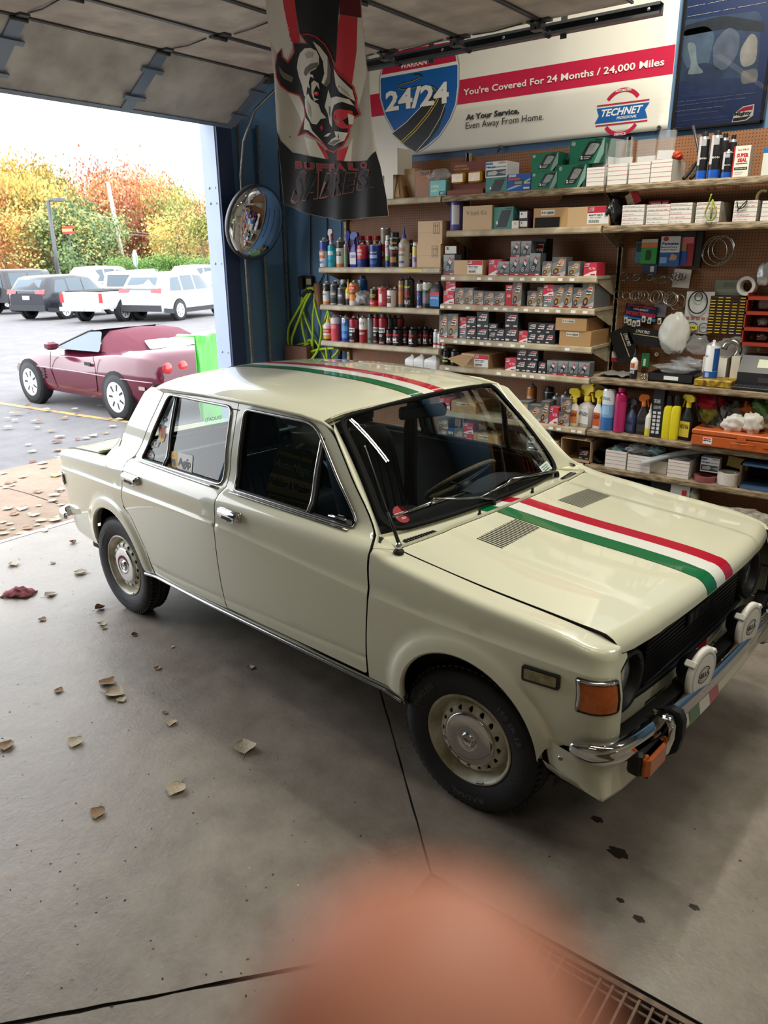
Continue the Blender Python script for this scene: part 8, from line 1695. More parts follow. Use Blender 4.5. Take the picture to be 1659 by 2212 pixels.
for nm,L_,lab in(('power_cord',[(650,-1000),(655,-500),(650,0),(655,310)],'thin black cord running down to the outlet'),('power_cord',[(470,560),(430,640),(450,760),(520,800)],'short dark wire loop left of the hose'),('power_cord',[(915,290),(870,400),(780,530),(690,520)],'thin cord sagging from the shelf to the outlet'),('power_cord',[(985,-900),(985,0),(990,560)],'straight dark cord behind the spray cans'),('power_cord',[(1270,-900),(1270,300),(1275,420)],'second straight cord nearer the pegboard'),('power_cord',[(1020,1790),(1060,1980)],'short black cord below the lowest can shelf')):
 o=MB().tube([HC(X,Y,2.345)for X,Y in smooth_path(L_,3)],.005,M_BLACK,6).build(nm);tag(o,lab,'cord')
o=MB().tube([HC(1245,1780,2.30),HC(1240,1985,2.30)],.02,M_BLACK,8).build('grease_gun');tag(o,'black tool hanging under the lowest can shelf','tool')
# yellow can holder behind the hose
o=MB().lathe([(.04,0),(.04,.20),(0,.20)],mat('tin_tan',(150,110,76),.6),14,Matrix.Translation(HC(820,940,2.30))).build('tin');tag(o,'brown tin behind the hose beside the middle can shelf','tin')
# ---- dim card added inside the car for the ghostly lettering in the window
C2=Matrix.Rotation(CAR_YAW,4,'Z')
def inside(px,py,y):
 Mi=C2.inverted();O=Mi@Vector(CAMX);D=Mi.to_3x3()@Vector(ray_dir(px,py));t=(y-O.y)/D.y;return O+D*t
cs=[inside(572,1082,-.56),inside(668,1108,-.56),inside(684,985,-.56),inside(600,960,-.56)];b=MB();qf=lambda k:(lambda u,w:tuple(C2@(cs[0].lerp(cs[1],u).lerp(cs[3].lerp(cs[2],u),w)+Vector((0,-.002*k,0)))))
sheet('x',rrect(0,1,0,1,.03),qf(0),mat('sign_dark',(84,80,60),.5),mb=b,depth=.008,inward=(0,1,0));sg_o=b.build('lettering_card');tag(sg_o,'added dim card carrying the ghostly polishing and waxing lettering of the front window','sign')
b=MB();b.add([qf(1)(*q)for q in((0,.20),(1,.20),(1,.52),(0,.52))],[(0,1,2,3)],mat('sign_tan',(178,154,94),.5));b.add([qf(1)(*q)for q in((.05,.03),(.95,.03),(.95,.16),(.05,.16))],[(0,1,2,3)],mat('sign_gold',(200,166,80),.5))
text(b,'Polishing & Waxing',.03,.97,.28,.46,MDK,qf(2),bold=.03);text(b,'SPECIAL TREATMENT',.1,.9,.06,.13,MDK,qf(2),bold=.02);text(b,'PROFESSIONAL GRADE',.08,.92,.86,.92,mat('sign_gold',(200,166,80),.5),qf(2),bold=.02);text(b,'AutoMagic',.05,.95,.60,.78,mat('sign_grey',(170,168,136),.5),qf(2),bold=.0,italic=.3);b.build('printed_sign',sg_o,fix=False)
# mirrored lettering on the rear window
def rwp(px,py):
 p0,p1,p2=Vector(rw_(0,.0)),Vector(rw_(.5,0)),Vector(rw_(0,1));n=(p1-p0).cross(p2-p0).normalized();Mi=C2.inverted();O=Mi@Vector(CAMX);D=Mi.to_3x3()@Vector(ray_dir(px,py));return O+D*((p0-O).dot(n)/D.dot(n))
q=[rwp(*c)for c in((477,905),(443,911),(443,903),(477,897))];b=MB();text(b,'DUCATI',0,1,0,1,M_BLACK,lambda u,w:tuple(q[0].lerp(q[1],u).lerp(q[3].lerp(q[2],u),w)+Vector((.004,0,0))),bold=.04);ro2=b.build('window_lettering',CAR,fix=False)
# ============================================================ LEAVES, RAG, FINGER
ML=[mat('leaf_pale',(206,196,176),.8,noise_amt=.3,noise_scale=30,rgb2=(150,134,112)),mat('leaf_tan',(170,142,112),.8,noise_amt=.3,noise_scale=30,rgb2=(112,84,62)),mat('leaf_brown',(128,88,66),.85,noise_amt=.3,noise_scale=30),mat('leaf_yellow',(226,214,110),.7)]
def leaf_mesh(seed,m,curl):
 rnd=random.Random(seed);b=MB();rows=[];N_=9
 for i in range(N_+1):
  t=i/N_;w_=.5*sin(pi*t**.75)*(1.0+.12*sin(9*t+seed));x=t-.5;row=[]
  for j in range(-3,4):
   s=j/3;y=s*w_;z=curl*(abs(s)**1.6)*w_*1.2+curl*.5*(x*x)*2+.05*curl*sin(7*x+3*s+seed);row.append((x+.03*sin(5*s+seed),y*.9+.05*sin(6*x+seed),max(0,z)*.55+.01))
  rows.append(row)
 b.grid(rows,m,smooth=False);me=b.mesh('leaf');return me,MB().tube([(-.5,0,.02),(-.72,.03,.05),(-.86,.10,.04)],.012,ML[2],4).mesh('stem')
LM={}
def leaf(px,py,size,mi=0,lab=None,grp=None,seed=0,curl=.6,stem=True,rz=None):
 k=(seed%4,mi,curl)
 if k not in LM:LM[k]=leaf_mesh(k[0],ML[mi],curl)
 x,y=onf(px,py);z=.0008 if x>-1.8 else ZG(x)+.004
 o=link_mesh('fallen_leaf',LM[k][0],None,(x,y,z),(0,0,rz if rz is not None else random.uniform(0,6.28)));o.scale=(size,)*3
 if stem:link_mesh('stem',LM[k][1],o)
 tag(o,lab,'leaf',grp);return o
GI='leaves on the garage floor'
def ZG(x):return-.012 if x>-3.62 else-.02
Lf=lambda X,Y:(X/2.37,1100+Y/2.37)
for i,(X,Y,s,mi,lab)in enumerate(((1250,1222,.105,0,'large pale heart-shaped leaf lying alone nearest the front wheel'),(385,1200,.075,0,'pale curled leaf on the bare floor near the left edge'),(590,950,.10,0,'big pale leaf with a small one tucked against it'),(622,978,.05,0,'small leaf touching the big pale leaf'),(545,892,.085,1,'broad tan leaf just behind the big pale pair'),(500,1562,.065,1,'tan leaf closest to the bottom left of the floor'),(900,1440,.085,0,'ragged double-lobed leaf below the middle of the car'),(875,1098,.055,0,'small crumpled leaf between the car and the left edge'),(848,1042,.03,1,'tiny tan leaf beside a crumpled one'),(1282,812,.045,0,'small leaf under the front door sill'),(808,816,.04,1,'small triangular tan leaf behind the car shadow edge'),(878,708,.03,0,'tiny oval leaf in line with the rear door'),(526,590,.055,0,'pale leaf pair nearest the rear wheel'),(536,610,.035,0,'smaller leaf of the pair nearest the rear wheel'),(690,645,.035,2,'dark curled leaf in the shade of the rear wheel'),(512,510,.06,2,'rust-brown ragged leaf left of the rear wheel'),(262,440,.075,0,'white-looking leaf right of the red rag'),(68,285,.085,0,'bright leaf in the light behind the red rag'),(410,328,.09,0,'bright flat leaf between rag and rear wheel'),(272,278,.04,0,'little bright leaf close to the door threshold'),(220,568,.05,1,'faint flat leaf on the bright floor'),(375,172,.06,2,'brown ragged leaf just inside the threshold'),(36,1215,.075,1,'broken tan leaf at the left picture edge'),(300,932,.05,1,'thin skeleton leaf on the lit floor'))):
 leaf(*Lf(X,Y),s,mi,lab,GI,seed=i,curl=.6 if mi!=2 else 1.1)
Lo=lambda X,Y:(X/4.81,860+Y/4.81)
out=[(395,968,.15),(540,1060,.14),(560,1000,.16),(620,945,.16),(230,815,.12),(85,878,.12),(120,900,.10),(50,925,.09),(225,1145,.17),(75,1140,.15),(150,1195,.14),(355,1205,.15),(430,1265,.15),(565,1260,.17),(600,1225,.12),(285,1345,.14),(240,1395,.16),(40,1400,.13),(500,1320,.10),(400,1110,.09),(20,1350,.12),(100,1300,.10),(380,1310,.09),(30,1280,.10),(620,960,.10),(150,860,.08),(300,1190,.07),(130,1350,.08),(640,1100,.10),(470,1380,.09)]
for i,(X,Y,s)in enumerate(out):leaf(*Lo(X,Y),s*.62,0 if i%5 else 1,'pale fallen leaf on the brown concrete apron outside the door','leaves on the apron',seed=i,curl=.35,stem=i%2==0)
leaf(*Lo(585,795),.12,3,'bright yellow leaf outside behind the rear bumper',None,seed=2,curl=.3)
out2=[(75,195),(150,215),(660,190),(350,222),(400,225),(80,290),(385,290),(530,325),(625,385),(800,415),(895,405),(965,378),(1100,350),(1165,280),(590,440),(290,468),(335,540),(600,528),(640,572),(340,650),(430,670),(450,715),(1130,200),(1235,210),(800,158),(770,100),(480,104),(290,110),(1045,68),(290,70),(600,600),(20,775),(180,140),(120,140)]
for i,(X,Y)in enumerate(out2):leaf(*Lo(X,Y),.075+.02*(i%3),(0,0,1,0,2)[i%5],'pale fallen leaf on the grey asphalt by the maroon car','leaves on the asphalt',seed=i,curl=.35,stem=False)
# red rag
x,y=onf(43,1284);b=MB();rows=[]
for i in range(15):
 rows.append([])
 for j in range(12):
  a,c=i/14-.5,j/11-.5;h=.028*max(0,1-(2*a)**2*(1))*max(0,1-(2*c)**2*.8)*(1+.8*noise.noise(Vector((a*5,c*5,2))))+.014*abs(sin(a*9+c*5));rows[-1].append((a*.20*(1-.25*abs(c)),c*.13*(1-.3*a),max(.001,h)))
b.grid(rows,mat('rag_maroon',(122,62,66),.95,bump=.5,bump_scale=90));o=b.build('shop_rag',None,(x,y,.001),(0,0,radians(25)),fix=False);tag(o,'crumpled maroon shop rag on the bright floor by the door','rag');o.modifiers.new('t','SOLIDIFY').thickness=.003
# small debris on the floor
b=MB();rnd=random.Random(9);db=mat('grit_dark',(52,44,38),.9)
for i in range(260):
 px_,py_=rnd.uniform(0,900),1180+1000*rnd.random()**1.2;gx_,gy_=onf(px_,py_);s=rnd.uniform(.0015,.006);a=rnd.uniform(0,6.28)
 if gx_<-1.7:continue
 b.add([(gx_+s*cos(a),gy_+s*sin(a),.0006),(gx_-s*.6*sin(a),gy_+s*.6*cos(a),.0006),(gx_-s*cos(a),gy_-s*sin(a),.0006),(gx_+s*.5*sin(a),gy_-s*.5*cos(a),s*.5)],[(0,1,2),(0,2,3),(0,3,1),(1,3,2)],db if i%6 else ML[0])
o=b.build('floor_grit');tag(o,'dark grit and crumbs scattered over the concrete','grit',kind='stuff')
for i,(px_,py_,r_)in enumerate(((1335,1842,.035),(1290,1770,.022),(1380,1985,.018),(1500,1960,.016),(1340,1945,.013))):
 x,y=onf(px_,py_);o=MB().add([(r_*cos(2*pi*k/16)*(1+.25*sin(3*k)),r_*.7*sin(2*pi*k/16)*(1+.2*cos(2*k)),0)for k in range(16)],[tuple(range(16))],mat('oil_spot',(54,46,38),.35)).build('oil_stain',None,(x,y,.0009),fix=False);tag(o,('largest dark oil spot right of the fingertip','small oil spot just below the front spoiler','oil spot between the largest spot and the drain','oil spot closest to the right picture edge','faint small oil spot nearest the drain grate')[i],'stain','oil spots')
# the photographer's fingertip close to the lens, with the hand below the frame
def camp(x,y,d):return Vector(CAMX)+Vector(CR)*x+Vector(CU)*y+Vector(CF)*d
ch={'w':(.030,-.24,-.03,.028),'p':(.020,-.150,.005,.026),'i0':(.004,-.115,.030,.0115),'i1':(.001,-.080,.042,.0110),'i2':(.0018,-.050,.0395,.0114),'i3':(.0021,-.0285,.0365,.0106),'i4':(.0024,-.0175,.0350,.0076),'m0':(.026,-.120,.026,.0115),'m1':(.030,-.098,.060,.0100),'m2':(.026,-.112,.082,.0092),'m3':(.022,-.135,.078,.0078),'r0':(.044,-.128,.018,.011),'r1':(.052,-.108,.050,.0095),'r2':(.046,-.122,.072,.0088),'r3':(.040,-.142,.066,.0074),'l0':(.058,-.142,.008,.0098),'l1':(.068,-.126,.034,.0082),'l2':(.062,-.138,.052,.0076),'l3':(.054,-.152,.048,.0064),'t0':(-.008,-.160,.020,.0135),'t1':(-.028,-.135,.040,.0115),'t2':(-.038,-.112,.052,.0098),'t3':(-.042,-.094,.058,.0078)}
ed=[('w','p'),('p','i0'),('i0','i1'),('i1','i2'),('i2','i3'),('i3','i4'),('p','m0'),('m0','m1'),('m1','m2'),('m2','m3'),('p','r0'),('r0','r1'),('r1','r2'),('r2','r3'),('p','l0'),('l0','l1'),('l1','l2'),('l2','l3'),('p','t0'),('t0','t1'),('t1','t2'),('t2','t3')]
ks=list(ch);me=bpy.data.meshes.new('hand');me.from_pydata([tuple(camp(*ch[k][:3]))for k in ks],[(ks.index(a),ks.index(c))for a,c in ed],[]);skin=mat('skin',(204,134,108),.5,sss=.2,noise_amt=.12,noise_scale=60);me.materials.append(skin)
o=link_mesh('hand',me);sk=o.modifiers.new('skin','SKIN');
for i,k in enumerate(ks):o.data.skin_vertices[0].data[i].radius=(ch[k][3],ch[k][3]);o.data.skin_vertices[0].data[i].use_root=(i==1)
ss=o.modifiers.new('s','SUBSURF');ss.levels=2;ss.render_levels=2;sk.use_smooth_shade=True;tag(o,"photographer's hand with one blurred fingertip raised before the lens",'hand')
nb=MB();c0=camp(.0045,-.0315,.0482);
nb.grid([[tuple(camp(.0020+.0056*s*(1-.2*t*t),-.032+.011*t,.0365+.0100*sqrt(max(0,1-(s*.55)**2))*(1-.18*max(0,t))))for s in np.linspace(-1,1,7)]for t in np.linspace(-.6,1,6)],mat('nail',(230,190,176),.3,coat=.4)).build('fingernail',o,fix=False)
# ============================================================ CAR PARK AND WOOD OUTSIDE
def ZG(x):return-.012 if x>-3.80 else max(-.36,-.022-.0125*(-3.80-x))
struct('ground_apron',MB().box(-3.80,-1.835,-9,2.1,-.3,-.012,M_APRON).box(-3.80,-1.835,2.1,9,-.3,-.012,M_APRON),label='brown concrete apron outside the door')
g=MB();g.grid([[(x,y,ZG(x))for y in(-60,-9,9,90)]for x in(-3.801,-12,-31,-110)],M_ASPH,smooth=False);struct('ground_asphalt',g,label='sunlit grey asphalt of the car park')
o=MB().tube([(*onf(-40,1036,-.011),-.012),(*onf(0,1050,-.011),-.012),(*onf(60,1066,-.011),-.012),(*onf(140,1093,-.011),-.012)],.007,M_PIT,4,flat=.3).build('apron_joint');tag(o,kind='structure')
def G2(px,py):
 x,y=onf(px,py,-.05)
 for _ in range(8):x,y=onf(px,py,ZG(x))
 return Vector((x,y,ZG(x)))
a,c=G2(-30,867),G2(278,913);d=(c-a).normalized();n=Vector((-d.y,d.x,0))*.05
tag(MB().add([a+n+Vector((0,0,.004)),a-n+Vector((0,0,.004)),c-n+Vector((0,0,.004)),c+n+Vector((0,0,.004))],[(0,1,2,3)],mat('line_yellow',(206,160,80),.8,noise_amt=.4,noise_scale=9,rgb2=(130,118,104))).build('road_marking'),'worn yellow bay line on the asphalt',kind='structure')
MT,MR,MG2,MK=mat('tyre_far',(44,45,48),.8),mat('rim_silver',(214,214,214),.4),mat('glass_far',(74,88,98),.25),mat('plastic_dark',(42,44,48),.6)
def vehicle(label,cat,pos,rz,c,W,st,wins,R=.36,wb=2.7,s=1.,rear=(),rimm=None,coat=1.,name='car',rough=.25,clad=None):
 """st: (x, sill, belt, top, width factor, roof width factor)"""
 r=empty(name,pos,rz,label,cat);r.scale=(s,)*3;m=mat('paint_'+'_'.join(map(str,c)),c,rough,coat=coat if sum(c)>200 or coat>1 else .3);w=W/2;b=MB();rows=[]
 for x,zs,zb,zt,k,kt in st:
  h=[(w*k*.93,zs),(w*k*.99,zs+.12),(w*k,(zs+zb)/2+.05),(w*k*.97,zb),(w*k*kt,zt-.06),(w*k*kt*.9,zt),(0,zt+.015)];rows.append([(x,-y,z)for y,z in h]+[(x,y,z)for y,z in h[-2::-1]])
 b.grid(rows,m);b.add(rows[0],[tuple(range(13))],m).add(rows[-1],[tuple(range(12,-1,-1))],m);b.build('body',r)
 X=[q[0]for q in st];sy=lambda x,z:(lambda zb,zt,k,kt:w*k*(.97+(kt-.97)*min(1,max(0,(z-zb)/max(.05,zt-.06-zb))))+.006)(*[np.interp(x,X,[q[i]for q in st])for i in(2,3,4,5)])
 for sg in(-1,1):
  for P_ in wins:sheet('side_window',rpoly(P_,.05),lambda x,z:(x,sg*sy(x,z),z),MG2,r,step=.5)
  if clad:MB().grid([[(x,sg*(w*k+.008),z)for z in(zs-.02,zs+.14)]for x,zs,zb,zt,k,kt in st[1:-1]],MK).build('lower_cladding',r)
  for x in(0,wb):
   M0=Matrix.Translation((x,sg*(w-.11),R))@Matrix.Rotation(radians(-90*sg),4,'X')
   MB().lathe([(R+.05,.0),(R+.05,.117),(0,.117)],M_DARKGAP,24,M0).build('wheel_arch',r)
   t=MB().lathe([(R*.66,-.09),(R*.95,-.1),(R,-.07),(R,.10),(R*.95,.13),(R*.68,.137)],MT,28,M0).build('tyre',r)
   k_=MB().lathe([(R*.70,.136),(R*.64,.134),(R*.60,.122),(R*.2,.126),(R*.16,.138),(0,.138)],rimm or MR,28,M0)
   for i in range(7):k_.box(R*.27,R*.56,-.016,.016,.120,.1265,MT,M0@Matrix.Rotation(2*pi*i/7,4,'Z'))
   k_.build('rim',t)
 for nm,P_,mm,off in rear:
  x0=st[0][0];xs=lambda z:np.interp(z,[0,st[0][3],st[1][3],st[2][3]],[st[0][0],st[0][0],st[1][0],st[2][0]]);sheet(nm,P_,lambda y,z:(xs(z)-off,y,z),mm,r,step=.4,depth=.02,inward=(1,0,0))
 return r
RL=mat('lamp_red',(190,40,44),.2,coat=.6)
def suv(lab,cat,px,py,c,H=1.66,W=1.84,L=4.6,az=-18,R=.36,s=1.,box=0.,clad=True,kind='suv',z=None,name='car'):
 h=Vector((sin(radians(az)),cos(radians(az)),0));P=G2(px,py);rz=atan2(h.y,h.x);rt=Vector((h.y,-h.x,0));pos=P-rt*(W/2-.1)*s;k=H/1.66;o=-.95
 if kind=='suv':
  st=[(o,.42,.95*k,1.0*k,.86,.9),(o+.06,.34,.98*k,1.18*k,.95,.86),(o+.42-box*.3,.30,1.0*k,1.57*k,1,.78),(o+.75,.28,1.0*k,1.63*k,1,.78),(.9,.28,.98*k,1.66*k,1,.78),(1.7,.28,.97*k,1.60*k,1,.78),(2.45-box*.3,.28,.98*k,1.05*k+box*.3,1,.84),(3.2,.30,.86*k,.98*k,.97,.86),(3.55,.36,.70*k,.80*k,.84,.85)]
  wins=[[(-.45,1.04*k),(.28,1.02*k),(.30,1.5*k),(-.2,1.48*k)],[(.36,1.02*k),(1.14,1.02*k),(1.14,1.55*k),(.38,1.53*k)],[(1.22,1.02*k),(2.2,1.04*k),(1.72,1.5*k),(1.22,1.55*k)]]
  rear=[('rear_window',[(-.62,1.08*k),(.62,1.08*k),(.55,1.50*k),(-.55,1.50*k)],MG2,.02),('tail_lamp',[(-.88,.98*k),(-.45,1.0*k),(-.45,1.1*k),(-.86,1.16*k)],RL,.03),('tail_lamp',[(.45,1.0*k),(.88,.98*k),(.86,1.16*k),(.45,1.1*k)],RL,.03),('rear_bumper',[(-.84,.36),(.84,.36),(.84,.58),(-.84,.58)],MK,.05),('licence_plate',[(-.16,.76),(.16,.76),(.16,.9),(-.16,.9)],mat('plate',(206,210,214),.5),.03)]
 elif kind=='truck':
  st=[(-1.1,.50,1.0,1.03,.93,.95),(-1.05,.48,1.02,1.05,1,.96),(1.05,.45,1.02,1.05,1,.96),(1.06,.45,1.04,1.10,1,.80),(1.16,.45,1.06,1.66,1,.76),(2.0,.45,1.06,1.72,1,.76),(2.55,.45,1.06,1.66,1,.76),(3.25,.45,1.04,1.12,1,.84),(4.0,.48,.98,1.06,.97,.86),(4.3,.52,.8,.95,.86,.85)]
  wins=[[(1.34,1.1),(1.95,1.1),(1.95,1.6),(1.38,1.58)],[(2.03,1.1),(3.0,1.1),(2.5,1.58),(2.05,1.6)]]
  rear=[('tailgate',[(-.72,.56),(.72,.56),(.72,1.0),(-.72,1.0)],mat('paint_'+'_'.join(map(str,c)),c,.25,coat=1.),.02),('tail_lamp',[(.76,.70),(.90,.70),(.90,1.02),(.76,1.02)],RL,.03),('tail_lamp',[(-.90,.70),(-.76,.70),(-.76,1.02),(-.90,1.02)],RL,.03),('rear_bumper',[(-.9,.42),(.9,.42),(.9,.56),(-.9,.56)],mat('chrome_far',(190,192,196),.2,.8),.12),('licence_plate',[(-.16,.43),(.16,.43),(.16,.56),(-.16,.56)],mat('plate',(206,210,214),.5),.14)]
 else:
  st=[(-.95,.5,1.05,1.1,.97,.9),(-.93,.45,1.06,1.78,1,.86),(-.6,.45,1.08,1.84,1,.86),(1.2,.45,1.08,1.84,1,.86),(1.7,.45,1.08,1.80,1,.86),(1.95,.45,1.06,1.15,1,.88),(2.9,.5,1.02,1.12,.96,.86),(3.1,.6,.8,1.0,.8,.85)]
  wins=[[(-.7,1.14),(.3,1.14),(.3,1.7),(-.7,1.7)],[(.4,1.14),(1.2,1.14),(1.2,1.7),(.4,1.7)],[(1.28,1.14),(1.8,1.14),(1.66,1.7),(1.28,1.7)]]
  rear=[('rear_window',[(-.66,1.14),(.66,1.14),(.62,1.66),(-.62,1.66)],MG2,.02),('tail_lamp',[(.74,.95),(.88,.95),(.88,1.12),(.74,1.12)],RL,.04)]
 r=vehicle(lab,cat,pos,rz,c,W,st,wins,R,{'suv':2.7,'truck':3.2,'jeep':2.45}[kind],s,rear,clad=MK if clad else None,name=name)
 if kind=='jeep':t=MB().lathe([(.0,.1),(.2,.1),(.25,.13),(.38,.13),(.40,.1),(.40,-.05),(0,-.05)],MT,24,Matrix.Translation((-1.0,.0,1.0))@Matrix.Rotation(radians(-90),4,'Y')).build('spare_wheel',r);MB().lathe([(0,.14),(.2,.135),(.24,.12)],MR,20,Matrix.Translation((-1.0,0,1.0))@Matrix.Rotation(radians(-90),4,'Y')).build('spare_rim',t)
 if kind=='truck':sheet('cab_window',[(-.6,1.16),(.6,1.16),(.55,1.58),(-.55,1.58)],lambda y,z:(1.04+(z-1.1)*.17,y,z),MG2,r,step=.5,depth=.02,inward=(1,0,0));MB().box(-1.0,1.0,-.75,.75,.99,1.09,M_DARKGAP).build('bed_floor',r)
 return r
suv('silver compact sport utility car beside the door jamb','car',386,692,(206,208,210))
suv('silver pickup truck with red tail lamps','truck',268,694,(200,202,206),kind='truck',clad=False,R=.38,name='pickup_truck')
suv('glossy black sport utility car behind the maroon convertible','car',141,689,(30,32,40),H=1.62)
suv('black soft-top off-roader with a spare wheel on its tail','car',58,677,(40,42,46),kind='jeep',R=.40,clad=False)
suv('grey-green wagon cut by the left picture edge','car',14,668,(120,130,132),H=1.8)
for lab,px,py,c,k in(('white van-like truck parked behind the black car',215,655,(236,238,240),'suv'),('white pickup truck between van and silver cars',300,658,(226,228,230),'truck'),('large white sport utility car in the back row by the sign',420,650,(238,240,242),'suv'),('red car roof showing in the back row',95,634,(190,40,50),'suv'),('white car in the back row beside the red one',120,640,(232,234,236),'suv'),('white sport utility car at the left of the back row',30,650,(230,232,236),'suv'),('dark car just beyond the door jamb',480,655,(60,62,66),'suv')):suv(lab,'car',px,py,c,kind=k,H=1.9 if 'v' in lab[:9]or 'large' in lab else 1.6,az=165 if k=='suv' else-18,clad=False)
# ---- the maroon convertible
a,c=G2(88,869),G2(272,903);d=a-c;s=d.length/2.44;mc_=(84,20,40);ct=mat('cloth_maroon',(92,34,50),.85,bump=.3,bump_scale=80)
st=[(-.98,.42,.70,.74,.86,.8),(-.93,.36,.86,.93,.95,.86),(-.5,.28,.90,.97,1,.86),(0,.26,.90,.97,1,.86),(.45,.24,.86,.94,.98,.88),(1.0,.22,.80,.88,.96,.9),(1.75,.22,.78,.87,.97,.88),(2.3,.24,.78,.86,1,.84),(2.75,.26,.70,.76,.97,.84),(3.15,.32,.55,.62,.84,.8),(3.28,.40,.50,.55,.7,.8)]
hd_=atan2(d.y,d.x);rt=Vector((sin(hd_),-cos(hd_),0));pos=c+rt*(.9-.1)*s*(-1)*(-1 if rt.dot(Vector(CAMX)-c)<0 else 1)
sgn=-1 if rt.dot(Vector(CAMX)-c)>0 else 1
v_=vehicle('maroon convertible sports car with its soft top up','car',pos,hd_,mc_,1.8,st,[],.325,2.44,s,[],rough=.18,name='convertible_car')
tp_=[(-.35,.93,.62,.56),(-.10,1.10,.62,.52),(.28,1.22,.60,.50),(.62,1.23,.60,.50),(.95,1.19,.59,.48)];rows=[[(x,-.80 if i<9 else 0,.90)if 0 else(x,-y0*1.22,.92),(x,-y0*1.02,lerp(.92,z,.6)),(x,-y1,z-.03),(x,0,z),(x,y1,z-.03),(x,y0*1.02,lerp(.92,z,.6)),(x,y0*1.22,.92)]for i,(x,z,y0,y1)in enumerate(tp_[:4])]
MB().grid(rows,ct).build('soft_top',v_);MB().grid([[(x,y*1.0,z)for y in(-.55,-.3,0,.3,.55)]for x,z in((.60,1.235),(.98,1.19),(1.05,1.165))],ct).build('soft_top_front',v_)
sheet('rear_window',rrect(-.44,.44,.16,.86,.08),lambda y,t:(lerp(-.36,-.05,t)-.012,y*(1.12-.2*t),lerp(.962,1.115,t)),mat('window_vinyl',(214,220,226),.2,coat=1),v_,step=.3)
for sg in(-1,1):
 sheet('side_window',rpoly([(.50,.92),(1.72,.90),(1.05,1.17),(.72,1.19)],.04),lambda x,z:(x,sg*(lerp(.80,.56,(z-.9)/.3)),z),MG2,v_,step=.4)
 MB().tube([(1.78,sg*.78,.90),(1.08,sg*.58,1.17),(.98,sg*.56,1.19)],.018,M_BLACK,6).build('windshield_pillar',v_)
 MB().bbox(1.5,1.66,min(sg*.84,sg*1.02),max(sg*.84,sg*1.02),.90,1.02,mat('paint_84_20_40',mc_,.2),.03).build('door_mirror',v_)
 MB().tube([(x,sg*(.9*np.interp(x,[q[0]for q in st],[q[4]for q in st])+.004),.60)for x in np.linspace(-.85,2.9,16)],.008,mat('trim_pink',(190,150,160),.4),4).build('side_moulding',v_)
 MB().tube([(x,sg*(.9*k+.002),z)for x,z,k in((.52,.90,.985),(.50,.70,.985),(.54,.34,.97))],.005,M_DARKGAP,4).tube([(1.72,sg*.88,.86),(1.80,sg*.885,.6),(1.70,sg*.86,.30)],.005,M_DARKGAP,4).build('door_seam',v_)
 MB().box(.62,.78,sg*.885-.006,sg*.885+.006,.72,.77,M_BLACK).build('door_handle',v_)
 for i in range(4):MB().box(1.98,2.06,sg*.885-.01,sg*.885+.012,.42+.045*i,.45+.045*i,M_BLACK).build('fender_vent',v_)
 for y in(.42,.68):MB().lathe([(.0,.03),(.07,.025),(.085,.0)],RL,20,Matrix.Translation((-.955,sg*y,.78))@Matrix.Rotation(radians(-98),4,'Y')).build('tail_lamp',v_)
 MB().box(-.70,-.56,sg*.895-.004,sg*.895+.006,.48,.53,mat('marker_grey',(150,130,126),.4)).build('side_marker',v_)
MB().grid([[(1.78-.12*abs(y)**2,y*.98,.90),(1.08,y*.75,1.17)]for y in np.linspace(-.8,.8,7)],MG2).build('windshield',v_)
MB().tube([(.0,0,.9),(.05,0,.92)],.01,ct,4).build('top_latch',v_)
# ---- green cover by the jamb
u,z1=(lambda P:(P[1],P[2]))(on_plane(419,728,0,-2.75));u2=on_plane(474,735,0,-2.75)[1];b=MB();rows=[]
for i in range(13):
 t=i/12;rows.append([(-2.75+.02*sin(t*20+z_*9)+(-.30*(1 if j==2 else 0)),lerp(u,u2+.22,t),lerp(-.01,z1,z_)+.012*sin(t*14)*z_)for j,z_ in((0,0),(0,.25),(0,.5),(0,.75),(0,1),(2,1))])
b.grid(rows,mat('cover_green',(70,190,40),.35,coat=.4,bump=.4,bump_scale=12));o=b.build('green_cover',fix=False);tag(o,'bright lime green plastic cover standing just outside the jamb','cover');o.modifiers.new('t','SOLIDIFY').thickness=.01
# ---- far things
def far(px,D,z=None):
 d=ray_dir(px,590);d=d[:2]/np.linalg.norm(d[:2]);return Vector((CAMX[0]+d[0]*D,CAMX[1]+d[1]*D,-.36))
def lamp(px,D,h,lab):P=far(px,D);o=MB().tube([P,P+Vector((0,0,h))],.09,M_STEELD,8).tube([P+Vector((0,0,h)),P+Vector((.3,.3,h))],.05,M_STEELD,6).build('lamp_post');MB().box(P.x+.1,P.x+.55,P.y+.1,P.y+.55,P.z+h-.04,P.z+h+.1,M_STEELD).build('lamp_head',o);tag(o,lab,'lamp post')
lamp(126,42,4.9,'dark lamp post rising behind the parked cars');lamp(384,60,4.6,'small distant lamp post near the door jamb')
mp=mat('pole_pale',(196,188,176),.8);P=far(275,52);T=far(256,52)+Vector((0,0,6.6));o=MB().tube([P,T],.12,mp,8,rs=[.16,.10]).tube([T+Vector((-1.6,-1.2,-1.7)),T+Vector((.1,.1,-2.1))],.06,mp,6).build('utility_pole');tag(o,'pale leaning utility pole with a side arm','pole')
for dz in(-2.9,-3.1):o=MB().tube([far(-80,50)+Vector((0,0,4.0)),T+Vector((0,0,dz+.2)),far(480,58)+Vector((0,0,3.3))],.018,mat('wire_grey',(150,150,150),.6),4).build('overhead_wire');tag(o,'thin overhead wire crossing the trees' if dz>-3 else 'second thin overhead wire crossing the trees','wire')
